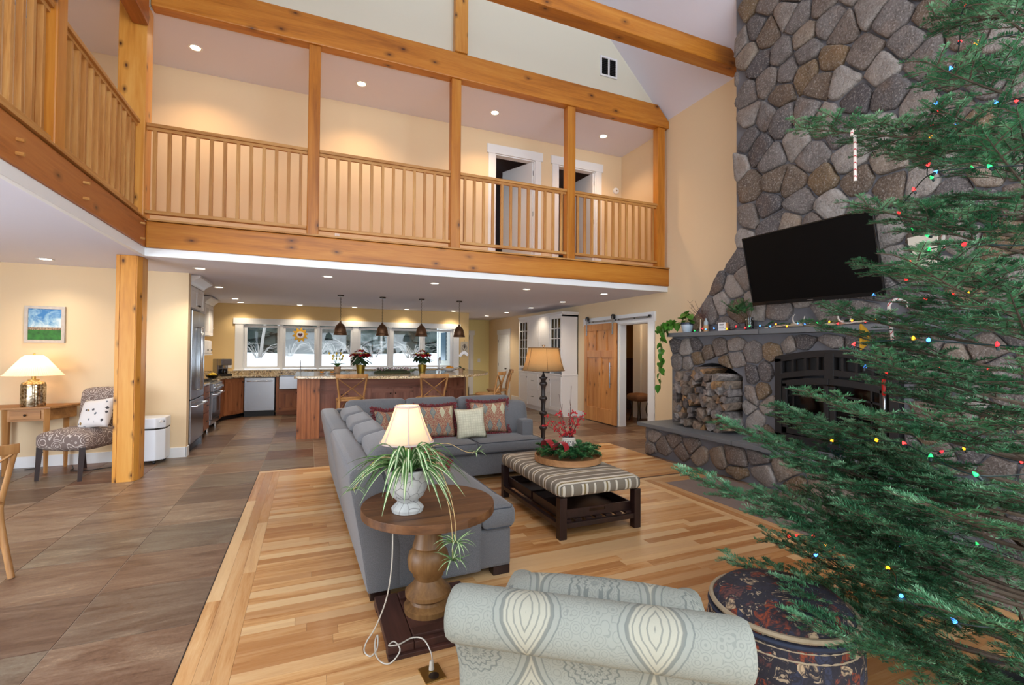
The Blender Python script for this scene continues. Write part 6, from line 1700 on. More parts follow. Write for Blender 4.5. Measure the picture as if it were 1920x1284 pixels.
# ---- white hutch -----------------------------------------------------------------------
def hutch():
    t = thing('hutch', 'tall white built-in hutch with glazed end doors', 'cabinet', (5.395, 9.70, 0))
    D = .43; L = 2.45
    O('case_lower', MB().box(.0, D, 0, L, .09, .95), CABW, t); O('toe_kick', MB().box(.03, D, 0, L, 0, .09), CABW, t)
    O('counter_ledge', MB().box(-.02, D, -.01, L+.01, .95, .985), CABW, t, bevel=.004)
    b = MB().box(.0, D, 0, .02, .985, 2.38).box(.0, D, L-.02, L, .985, 2.38).box(0, D, 0, L, 2.34, 2.40).box(D-.02, D, 0, L, .985, 2.38)
    for y in (.60, 1.21, 1.84): b.box(0, D, y-.01, y+.01, .985, 2.38)
    O('case_upper', b, CABW, t)
    O('cornice', MB().prism([(.0, 2.40), (-.03, 2.43), (-.03, 2.45), (D, 2.45), (D, 2.40)], -.03, L+.02, 1), CABW, t)
    bays = ((.015, .595), (.61, 1.20), (1.22, 1.83), (1.85, L-.015))
    for i, (a, c) in enumerate(bays):
        if i in (0, 3):
            d = O('glass_door', MB().box(-.012, .008, a, a+.055, 1.06, 2.36).box(-.012, .008, c-.055, c, 1.06, 2.36).box(-.012, .008, a+.055, c-.055, 1.06, 1.12).box(-.012, .008, a+.055, c-.055, 2.30, 2.36), CABW, t)
            O('pane', MB().box(-.004, 0, a+.05, c-.05, 1.11, 2.31), GLASS, d)
            for k in range(1, 5): O('muntin', MB().box(-.010, .004, a+.05, c-.05, 1.12+k*.236-.008, 1.12+k*.236+.008), CABW, d)
            for k in range(1, 3): y = a+.055+(c-a-.11)*k/3; O('muntin', MB().box(-.010, .004, y-.008, y+.008, 1.12, 2.30), CABW, d)
            for z in (1.36, 1.6, 1.84, 2.08):
                O('shelf', MB().box(.02, D-.03, a, c, z-.01, z), CABW, t)
            gw = plain('glassware', S(150, 150, 158), .15) if 'glassware' not in MATS else MATS['glassware']
            for z in (1.37, 1.61, 1.85, 2.09):
                for k in range(3):
                    y = a+.12+k*.16; tag(O('glass', MB().lathe([(0, 0), (.03, 0), (.008, .02), (.008, .07), (.035, .10), (.03, .16), (.028, .16), (0, .09)], segs=10), gw, smooth=.8, loc=(5.395+.2, 9.70+y, z)), 'stemmed glass behind the glazed hutch doors', 'glass', 'glassware in the hutch')
        else:
            d = O('door', MB().box(-.012, .008, a, c, 1.06, 2.36), CABW, t, bevel=.002)
            O('door_rail', MB().box(-.02, -.012, a, c, 2.29, 2.36), CABW, d); O('door_rail', MB().box(-.02, -.012, a, c, 1.06, 1.13), CABW, d); O('door_stile', MB().box(-.02, -.012, a, a+.06, 1.13, 2.29), CABW, d); O('door_stile', MB().box(-.02, -.012, c-.06, c, 1.13, 2.29), CABW, d)
        O('knob', MB().ball((-.03, (c-.03) if i % 2 == 0 else (a+.03), 1.10), .013, 8, 6), BLACK, t)
        if i in (0, 3):
            d = O('door', MB().box(-.012, .0, a, c, .12, .93), CABW, t)
            O('door_rail', MB().box(-.02, -.012, a, c, .86, .93), CABW, d); O('door_rail', MB().box(-.02, -.012, a, c, .12, .20), CABW, d); O('door_stile', MB().box(-.02, -.012, a, a+.06, .2, .86), CABW, d); O('door_stile', MB().box(-.02, -.012, c-.06, c, .2, .86), CABW, d)
            O('knob', MB().ball((-.03, (c-.03) if i == 0 else (a+.03), .83), .013, 8, 6), BLACK, d)
        else:
            for (z0, z1) in ((.12, .50), (.52, .93)):
                d = O('drawer', MB().box(-.018, 0, a, c, z0, z1), CABW, t, bevel=.003); y = (a+c)/2; z = (z0+z1)/2+.03; O('pull', MB().tube([(-.018, y-.05, z), (-.04, y-.05, z), (-.04, y+.05, z), (-.018, y+.05, z)], .006, 6), BLACK, d)
    f = thing('framed_print', 'narrow framed print on the wall past the hutch', 'picture', (5.825, 12.75, 1.55)); O('frame', MB().box(-.02, 0, -.28, .28, -.42, .42), plain('pale_frame', S(206, 188, 172), .5), f, bevel=.004); O('print', MB().box(-.022, -.02, -.22, .22, -.36, .36), plain('print_paper', S(214, 220, 224), .6, var=.2, scale=9), f)
hutch()

# ---- things in the side room ---------------------------------------------------------------
def side_room():
    s = thing('vanity_stool', 'furry topped stool glimpsed through the barn door opening', 'stool', (6.75, 8.62, 0)); FUR = plain('tan_fur', S(150, 106, 72), .95, var=.4, scale=30, bump=.8, bscale=60)
    O('seat', MB().rbox((0, 0, .52), (.42, .42, .14), .06, 6, (0, 0, .03)), FUR, s, smooth=3.14)
    for k in range(4): a = PI/4+k*PI/2; O('leg', MB().tube(crom([(.2*cos(a), .2*sin(a), .46), (.15*cos(a), .15*sin(a), .25), (.22*cos(a), .22*sin(a), 0)], 4), .012, 6), BRONZE, s)
    b = thing('wicker_basket', 'wicker basket on the floor of the side room', 'basket', (7.0, 8.35, 0)); O('body', MB().lathe([(0, 0), (.12, 0), (.16, .2), (.15, .42), (.14, .42), (.15, .2), (0, .02)], segs=20), plain('wicker', S(150, 100, 58), .8, bump=.8, bscale=60), b, smooth=.8); O('rim', MB().tube([(.148*cos(2*PI*q/20), .148*sin(2*PI*q/20), .42) for q in range(20)], .012, 6, closed=True), MATS['wicker'], b, smooth=1)
side_room()
def side_lamp():  # unseen fixture and glow, added to light the side room
    t = thing('side_room_fill', 'added unseen ceiling lamp that brightens the side room', 'light', (6.5, 8.2, 2.598)); O('canopy', MB().lathe([(0, -.02), (.16, -.02), (.16, 0), (0, 0)], segs=24), BRONZE, t, smooth=.6)
    O('glass_bowl', MB().lathe([(0, -.09), (.08, -.08), (.13, -.05), (.15, -.021), (0, -.021)], segs=24), MATS['warm_bulb'], t, smooth=.9); p = point('side_room_fill_glow', (0, 0, -.16), 10, (1.0, .74, .48), .08); p.parent = t
side_lamp()

# ================================================================== ALCOVE ON THE LEFT
def alcove():
    PT = wood('console_pine', 0, S(176, 124, 70), S(192, 142, 88), S(130, 84, 44), rough=.45, vary=.2); PTZ = wood('console_pine_z', 2, S(176, 124, 70), S(192, 142, 88), S(130, 84, 44), rough=.45, vary=.2)
    t = thing('console_table', 'small angled pine console table with one drawer', 'table', (-3.125, 7.97, 0))
    O('top', MB().prism([(-.42, 0), (.42, 0), (.30, -.36), (.24, -.46), (-.24, -.46), (-.30, -.36)], .785, .81, 2), PT, t, bevel=.004)
    O('apron', MB().prism([(-.34, -.02), (.34, -.02), (.19, -.42), (-.19, -.42)], .64, .785, 2), PT, t)
    O('drawer', MB().box(-.14, .14, -.432, -.42, .665, .765), PT, t, bevel=.003); O('knob', MB().ball((0, -.447, .715), .014, 8, 6), BRONZE, t, smooth=.9)
    for (x, y) in ((-.19, -.41), (.19, -.41), (-.32, -.06), (.25, -.06)): O('leg', MB().tube([(x, y, 0), (x, y, .785)], [.020, .034], 4), PTZ, t)
    l = thing('table_lamp', 'mercury glass lamp with wide pleated white shade on the console', 'lamp', (-3.10, 7.65, .811))
    tm = NT('mercury_glass'); v = tm.coord(); n = tm.noise(v, 40, 4); MG = tm.done(tm.ramp(n, (.4, S(120, 100, 70)), (.6, S(206, 196, 176))), .18, .95)
    O('base', MB().lathe([(0, 0), (.108, 0), (.11, .01), (.11, .26), (.10, .29), (.06, .305), (.05, .32), (0, .32)], segs=72, flute=.05, fl_n=24), MG, l, smooth=.9)
    O('collar', MB().lathe([(0, .31), (.055, .31), (.055, .325), (.02, .33), (.02, .38), (0, .38)], segs=20), BRASS, l, smooth=.7)
    tm = NT('pleated_shade'); v = tm.coord(rnd=False); tr = tm.n('ShaderNodeBsdfTranslucent', i_Color=S(255, 240, 214)); mx = tm.n('ShaderNodeMixShader', i_0=.4); tm.done(S(240, 234, 222), .9); tm.t.links.new(tm.b.outputs[0], mx.inputs[1]); tm.t.links.new(tr.outputs[0], mx.inputs[2]); tm.t.links.new(mx.outputs[0], tm.t.nodes['Material Output'].inputs[0])
    O('lamp_shade', MB().lathe([(.275, .378), (.25, .40), (.18, .50), (.105, .60), (.08, .62)], segs=160, flute=.025, fl_n=80), tm.m, l, smooth=.6)
    O('finial', MB().ball((0, 0, .635), .012, 8, 6), BRASS, l); O('bulb', MB().ball((0, 0, .47), .03), MATS['warm_bulb'], l, smooth=3.14)
    p = point('bulb_light', (0, 0, .50), 9, (1.0, .70, .38), .03); p.parent = l
    # painting
    f = thing('landscape_painting', 'framed painting of green field and blue sky on the alcove wall', 'painting', (-3.135, 7.995, 1.825))
    O('frame', MB().box(-.20, -.165, -.03, 0, -.235, .235).box(.165, .20, -.03, 0, -.235, .235).box(-.165, .165, -.03, 0, .20, .235).box(-.165, .165, -.03, 0, -.235, -.20), plain('carved_white_frame', S(206, 198, 190), .6, var=.3, scale=30, bump=.6, bscale=40), f)
    tm = NT('painted_landscape'); v = tm.coord(rnd=False); x, y, z = tm.sep(v); n = tm.noise(v, 9, 5, .6, .8)
    sky = tm.ramp(tm.math('ADD', n, tm.math('MULTIPLY', tm.math('SUBTRACT', .12, z), .9)), (.42, S(54, 122, 186)), (.58, S(150, 190, 214)), (.72, S(206, 222, 230)))
    land = tm.ramp(z, (0.0, S(22, 92, 26)), (1, S(22, 92, 26))); zz = tm.math('ADD', z, tm.math('MULTIPLY', n, .004))
    town = tm.ramp(tm.noise(v, 90, 2), (.4, S(96, 74, 60)), (.6, S(176, 150, 120)))
    c = tm.mix(tm.math('GREATER_THAN', zz, -.035), town, sky); c = tm.mix(tm.math('LESS_THAN', zz, -.068), c, tm.ramp(tm.noise(v, 20, 3), (.3, S(24, 84, 26)), (.7, S(46, 124, 40))))
    O('canvas', MB().box(-.166, .166, -.02, -.01, -.201, .201), tm.done(c, .6), f)
    # slipper chair
    tm = NT('taupe_floral'); v = tm.coord(rnd=False); vo = tm.n('ShaderNodeTexVoronoi', i_Vector=v, i_Scale=9); n = tm.noise(v, 20, 3, .6, 2.0)
    k = tm.math('MULTIPLY', tm.ramp(tm.math('SINE', tm.math('MULTIPLY', vo.outputs['Distance'], 40)), (.45, 0.0), (.7, 1.0)), tm.ramp(n, (.40, 0.0), (.47, 1.0)))
    FL = tm.done(tm.mix(tm.math('MULTIPLY', k, .9), S(118, 102, 96), S(206, 194, 184)), .9)
    c = thing('slipper_chair', 'armless taupe floral slipper chair behind the wooden post', 'chair', (-2.51, 7.34, 0), rad(-24))
    O('seat', MB().rbox((0, -.02, .445), (.58, .58, .19), .06, 8, (.01, .01, .05)), FL, c, smooth=3.14)
    O('backrest', MB().rbox((0, .29, .735), (.60, .13, .54), .06, 8, (.02, .03, .03), fn=lambda x, y, z: (x, y+.14*(z+.27)*(.6), z)), FL, c, smooth=3.14)
    for (x, y, dy) in ((-.25, -.27, -.03), (.25, -.27, -.03), (-.25, .25, .06), (.25, .25, .06)): O('leg', MB().tube([(x, y+dy, 0), (x, y, .38)], [.026, .042], 4), DARKW, c)
    tm = NT('bird_print'); v = tm.coord(rnd=False); vo = tm.n('ShaderNodeTexVoronoi', i_Vector=v, i_Scale=13); n = tm.noise(v, 38, 3, .6, 1.0); dd = tm.math('ADD', vo.outputs['Distance'], tm.math('MULTIPLY', tm.math('SUBTRACT', n, .5), .35))
    cc = tm.n('ShaderNodeSeparateColor', i_0=vo.outputs['Color']).outputs[0]; bc = tm.ramp(cc, (0, S(70, 68, 72)), (.4, S(150, 120, 72)), (.7, S(96, 104, 112)), interp='CONSTANT')
    BP = tm.done(tm.mix(tm.ramp(dd, (.20, 1.0), (.25, 0.0)), S(220, 216, 214), bc), .9)
    p = pillow('white throw pillow printed with birds on the slipper chair', (-2.36, 7.27, .735), (.42, .38), (rad(-22), rad(-8), rad(-30)), BP, False)
    # white cooler / dehumidifier on castors
    h = thing('air_purifier', 'white portable appliance on castors behind the post', 'appliance', (-1.93, 7.74, 0)); WP = plain('white_plastic', S(226, 230, 236), .4, var=.02)
    pl = [(-.20, -.14), (.08, -.14), (.17, -.05), (.17, .20), (-.20, .20)]
    O('body', MB().prism(pl, .05, .455, 2), WP, h, bevel=.012); O('lid', MB().prism([(p_[0]*1.02, p_[1]*1.02) for p_ in pl], .47, .61, 2), WP, h, bevel=.02); O('seam', MB().prism([(p_[0]*.97, p_[1]*.97) for p_ in pl], .45, .475, 2), BLACK, h)
    for (x, y) in ((-.15, -.09), (.06, -.09), (.12, .14), (-.15, .14)): O('castor', MB().tube([(x-.012, y, .025), (x+.012, y, .025)], .024, 12).box(x-.01, x+.01, y-.01, y+.01, .03, .06), BLACK, h)
    for z in (.56,): O('dial', MB().tube([(.125, -.10, z), (.137, -.112, z)], .018, 12), CABW, h); O('button', MB().tube([(.155, -.07, z), (.163, -.078, z)], .008, 8), STEELD, h)
    # cords and outlet
    o = thing('wall_outlet', 'white wall outlet under the console table', 'outlet', (-3.02, 7.995, .36)); O('plate', MB().box(-.04, .04, -.008, 0, -.06, .06), TRIM, o, bevel=.002); O('plug', MB().box(-.02, .02, -.04, -.008, -.045, -.005), BLACK, o, bevel=.004)
    c = thing('lamp_cord', 'thin cord looping from the outlet below the console', 'cord'); O('wire', MB().tube(crom([(-3.02, 7.95, .33), (-3.08, 7.90, .22), (-3.16, 7.9, .12), (-3.12, 7.9, .05), (-3.14, 7.88, .008), (-3.25, 7.85, .006)], 5), .004, 5), BLACK, c, smooth=1)
    c = thing('extension_cord', 'black cord trailing on the tile under the slipper chair', 'cord'); O('wire', MB().tube(crom([(-2.80, 7.90, .006), (-2.72, 7.7, .007), (-2.70, 7.58, .007), (-2.55, 7.52, .007), (-2.35, 7.6, .007), (-2.15, 7.75, .007)], 5), .005, 5), BLACK, c, smooth=1)
alcove()
# ================================================================== ON THE MANTEL
def mantel_things():
    r = random.Random(77); Z = 1.816
    WHC = plain('glazed_pot', S(176, 192, 206), .3, var=.25, scale=8); NAVY = plain('navy_glaze', S(44, 54, 74), .3); PG = plain('pothos_green', S(74, 130, 40), .4, var=.3, scale=14); VST = plain('vine_stem', S(120, 124, 60), .6)
    p = thing('pothos_plant', 'trailing pothos in a blue and white pot at the mantel end', 'plant', (5.09, 5.40, Z))
    O('pot', MB().lathe([(0, 0), (.055, 0), (.06, .01), (.075, .05), (.085, .10), (.082, .115), (.07, .115), (0, .10)], segs=26), WHC, p, smooth=.8); O('pot_rim', MB().lathe([(.083, .112), (.09, .115), (.088, .142), (.075, .145), (.07, .115)], segs=26), NAVY, p, smooth=.8)
    def leaf(sz):
        mb = MB(); out = [(0, .0), (.035, -.018), (.052, .012), (.048, .045), (.028, .075), (0, .105)]; n = len(out)
        for i, (x, y) in enumerate(out): k = sz/.1; mb.v += [(-x*k, y*k, abs(x)*.35*k-.15*y*k), (0, y*k, -.15*y*k*(y*k/.1)), (x*k, y*k, abs(x)*.35*k-.15*y*k)]
        for i in range(n-1):
            for q in range(2): a = i*3+q; mb.f.append((a, a+1, a+4, a+3)); mb.m.append(0)
        return mesh_of('leaf', mb, PG, smooth=1.3)
    ml = [leaf(.085), leaf(.11), leaf(.07)]
    for k in range(16):
        a = 2.4*k; R = r.uniform(.03, .10); o = O('leaf', None, None, p, mesh=ml[k % 3], loc=(R*cos(a)*.6, R*sin(a), .14+r.uniform(.0, .14))); o.rotation_euler = (r.uniform(-.6, .6), r.uniform(-.4, .4), a-PI/2)
        O('stem', MB().tube([(0, 0, .12), tuple(o.location)], .0025, 4), VST, p)
    vines = [[(-.02, .06, .14), (-.07, .20, .16), (-.10, .36, .06), (-.12, .44, -.15), (-.10, .43, -.4), (-.12, .46, -.62)], [(-.03, .05, .14), (-.09, .22, .10), (-.12, .38, -.02), (-.13, .40, -.3), (-.12, .44, -.55), (-.13, .42, -.86)], [(-.03, .08, .14), (-.08, .24, .18), (-.09, .42, .12), (-.11, .50, .02)]]
    for v in vines:
        c = crom(v, 7); O('vine', MB().tube(c, .003, 5), VST, p, smooth=1)
        for i in range(4, len(c), 2):
            o = O('leaf', None, None, p, mesh=ml[i % 3], loc=Vector(c[i])+Vector((r.uniform(-.03, .01), r.uniform(-.03, .03), 0))); o.rotation_euler = (rad(-60)+r.uniform(-.5, .5), r.uniform(-.5, .5), r.uniform(0, 6.28))
    # flat stone leaning, bottles, card
    tag(O('flat_stone', MB().rbox((0, 0, .075), (.035, .12, .15), .015, 5), STONE, smooth=1.0, loc=(5.15, 5.17, Z), rot=(0, rad(8), 0)), 'small flat stone leaning on the chimney behind the bottles', 'stone')
    b = thing('slim_vase', 'tall slim bottle vase on the mantel', 'bottle', (5.08, 5.13, Z)); GM = glassm('bottle_glass', (.75, .72, .66, 1)); O('bottle', MB().lathe([(0, 0), (.02, 0), (.022, .05), (.02, .13), (.014, .16), (.014, .175), (0, .17)], segs=14), plain('pewter', S(150, 136, 120), .25, .6), b, smooth=.8)
    b = thing('cork_bottle', 'bottle with tan band holding bare twigs on the mantel', 'bottle', (5.08, 5.03, Z)); O('band', MB().lathe([(0, 0), (.032, 0), (.032, .085), (0, .085)], segs=16), plain('tan_band', S(186, 150, 104), .8), b, smooth=.7); O('glass_neck', MB().lathe([(.03, .085), (.03, .13), (.016, .16), (.015, .185), (.0, .185)], segs=16), plain('clear_bottle', S(160, 170, 174), .1), b, smooth=.8)
    TWG = plain('bare_twig', S(92, 62, 58), .85)
    for k in range(11):
        a = r.uniform(-1, 1); tp = Vector((-.02+r.uniform(-.04, .02), .10+.26*(k/11)-.2*(k % 3 == 0), .26+.22*r.random()))
        c = crom([(0, 0, .16), tuple(tp*.5+Vector((0, 0, .06))), tuple(tp)], 4); mb = MB().tube(c, [.004-.0003*i for i in range(len(c))], 4)
        for q in (3, 5, 7):
            s = Vector(c[min(q, len(c)-1)]); mb.tube([s, s+Vector((r.uniform(-.02, .02), r.uniform(-.08, .08), r.uniform(.03, .08)))], [.002, .001], 4)
        tag(O('bare_twig', mb, TWG, loc=(5.08, 5.03, Z)), 'bare dark twig rising from the bottle on the mantel', 'twig', 'bare twigs on the mantel')
    c = thing('note_card', 'white printed card on a wooden block on the mantel', 'card', (5.07, 4.73, Z)); O('block', MB().box(-.005, .02, -.075, .055, 0, .105), wood('card_block', 1, S(176, 130, 84), S(190, 146, 98), S(140, 96, 56)), c); O('card', MB().box(-.012, -.006, -.055, .065, .003, .11), TRIM, c)
    g = O('print_line', MB().box(-.0135, -.012, -.035, .045, .085, .092).box(-.0135, -.012, -.02, .045, .07, .075).box(-.0135, -.012, -.035, .045, .053, .056).box(-.0135, -.012, -.035, .045, .043, .046).box(-.0135, -.012, -.02, .045, .033, .036), STEELD, c); g['kind'] = 'stuff'
    v = thing('glass_vase', 'clear ribbed glass vase holding pine branches on the mantel', 'vase', (5.09, 4.33, Z)); O('glass', MB().lathe([(0, 0), (.045, 0), (.05, .02), (.05, .10), (.042, .13), (.05, .15), (.046, .15), (.044, .10), (.044, .02), (0, .012)], segs=20), glassm('vase_clear', (.72, .76, .76, 1)), v, smooth=.8); O('water', MB().lathe([(0, .014), (.043, .014), (.043, .08), (0, .08)], segs=16), glassm('vase_water', (.8, .86, .86, 1)), v)
    rng = np.random.default_rng(3)
    for k in range(9):
        tp = Vector((-.03+r.uniform(-.06, .03), r.uniform(-.10, .30), r.uniform(.26, .40))); s = O('pine_branch', MB().tube([(0, 0, .03), tuple(tp*.5+Vector((0, 0, .06))), tuple(tp)], [.004, .003, .002], 5), MATS['sprig_stem'], loc=(5.09, 4.33, Z)); tag(s, 'pine branch spreading from the glass vase on the mantel', 'branch', 'pine branches in the mantel vase')
        Vs, Fs, nb = [], [], 0
        a0 = tp*.5+Vector((0, 0, .06)); segs = [(a0, tp)]+[(a0.lerp(tp, q), a0.lerp(tp, q)+Vector((r.uniform(-.05, .03), r.uniform(-.13, .13), r.uniform(.02, .10)))) for q in (.1, .35, .6, .8)]
        for (p0, p1) in segs:
            q = twig_needles(rng, p0, p1, (0, 0, 0), 700, .032, .0016, 1.2); V, F = needles(*q, rng); Vs.append(V); Fs.append(F+nb); nb += len(V)
        o = O('needles', None, None, s, mesh=np_mesh('needles', np.concatenate(Vs), np.concatenate(Fs), GREENERY)); o['kind'] = 'stuff'
    # garland with sticks and antlers
    DRIFT = wood('driftwood', 1, S(186, 170, 146), S(206, 192, 168), S(140, 122, 98), rough=.8); BONE = plain('antler', S(196, 188, 178), .5, var=.3, scale=20)
    for k, (y0, y1, x, z) in enumerate(((4.10, 3.0, 5.08, .012), (3.95, 2.85, 5.05, .018), (4.0, 3.2, 5.11, .03))):
        tag(O('driftwood_stick', MB().tube(crom([(x, y0, Z+z), (x-.01, (y0*2+y1)/3, Z+z+.012), (x+.01, (y0+2*y1)/3, Z+z), (x, y1, Z+z+.02)], 5), [.008]*5+[.012]*6+[.010]*5, 7), DRIFT, smooth=1), ('longest pale stick lying along the mantel', 'pale stick at the front edge of the mantel', 'pale stick lying nearest the stone on the mantel')[k], 'stick', 'driftwood sticks on the mantel')
    for k, y in enumerate((3.62, 3.12)):
        a = thing('antler', ('white antler curving up from the mantel under the television', 'white antler on the mantel nearer the tree')[k], 'antler', (5.05, y, Z+.02), 0, 'antlers on the mantel'); O('beam', MB().tube(crom([(0, -.10, .01), (0, 0, .0), (-.01, .075, .035), (-.01, .085, .10), (-.01, .06, .13)], 5), [.010]*6+[.009]*7+[.006]*5+[.004]*3, 7), BONE, a, smooth=1); O('tine', MB().tube(crom([(0, -.02, 0), (-.02, -.05, .06), (-.02, -.06, .10)], 5), [.008]*5+[.005]*5+[.003], 6), BONE, a, smooth=1)
    for k in range(14):
        y = 4.06-.125*k+r.uniform(-.03, .03); p0 = (5.12, y+.07, Z+.02); p1 = (5.08+r.uniform(-.03, .03), y-.08, Z+.03+r.uniform(0, .05)); s = O('garland_sprig', MB().tube([p0, p1], .003, 5), MATS['sprig_stem']); tag(s, 'fir sprig of the garland lying along the mantel', 'sprig', 'garland sprigs on the mantel')
        q = twig_needles(rng, p0, p1, (0, 0, .01), 800, .028, .0022, 1.0); V, F = needles(*q, rng); o = O('needles', None, None, s, mesh=np_mesh('needles', V, F, GREENERY)); o['kind'] = 'stuff'
    # fairy lights of the mantel
    bulbs('mantel_lights', 'string of small coloured lights along the mantel', [(5.04+.03*math.sin(k*2.1), 5.2-.118*k, Z+.012+.03*abs(math.sin(k*1.3))) for k in range(21)], .0085, 3)
    # cut board with emblem hung on the chimney
    s = thing('hanging_board', 'pale torn-edged board with a small emblem hung on the stone', 'sign', (5.10, 2.49, 2.20))
    O('board', MB().prism([(.115, .40), (.11, .33), (.085, .29), (.07, .24), (.045, .20), (.04, .0), (-.10, .0), (-.115, .41), (-.02, .405)], -.012, .0, 0), plain('birch_board', S(206, 198, 182), .7, var=.12, scale=5), s, bevel=.002)
    O('hanging_rod', MB().tube([(.0, -.04, .40), (.01, -.04, .56)], .006, 6), STEEL, s)
    INK = plain('emblem_ink', S(52, 46, 46), .7)
    em = MB().prism([(-.035, .225), (.0, .23), (.02, .24), (.03, .225), (.02, .215), (-.02, .205), (-.04, .212)], -.0135, -.012, 0)
    for q in (-.03, -.015, .005, .018): em.prism([(q, .212), (q+.006, .212), (q+.010, .19), (q+.004, .19)], -.0135, -.012, 0)
    O('emblem', em, INK, s); g = O('lettering', MB().box(-.0135, -.012, -.045, -.030, .172, .180).box(-.0135, -.012, -.026, -.008, .172, .180).box(-.0135, -.012, -.004, .012, .172, .180).box(-.0135, -.012, .016, .034, .172, .180), INK, s); g['kind'] = 'stuff'

BULBM = [emit('bulb_red', S(255, 24, 30), 5.0), emit('bulb_amber', S(255, 150, 20), 5.0), emit('bulb_green', S(30, 220, 90), 3.0), emit('bulb_blue', S(60, 130, 255), 4.0), emit('bulb_red_two', S(255, 40, 40), 5.0)]
WIRE = plain('green_wire', S(20, 42, 44), .4)
def bulbs(name, label, pts, size, seed, wire_r=.0022):
    r = random.Random(seed); t = thing(name, label, 'string lights')
    O('wire', MB().tube(crom(pts, 6), wire_r, 5), WIRE, t, smooth=1)
    bm = [mesh_of('bulb', MB().lathe([(0, -size*.6), (size*.85, -size*.3), (size, size*.3), (size*.6, size*1.3), (0, size*2.2)], segs=10), m, smooth=1.5) for m in BULBM]
    sm = mesh_of('socket', MB().lathe([(0, -size*2.6), (size*.7, -size*2.6), (size*.9, -size*.5), (0, -size*.3)], segs=8), WIRE, smooth=.8)
    for p in pts:
        rot = (r.uniform(-.9, .9), r.uniform(-.9, .9), 0); o = O('bulb', None, None, t, mesh=bm[r.randrange(5)], loc=p, rot=rot); O('socket', None, None, o, mesh=sm)
    return t
mantel_things()

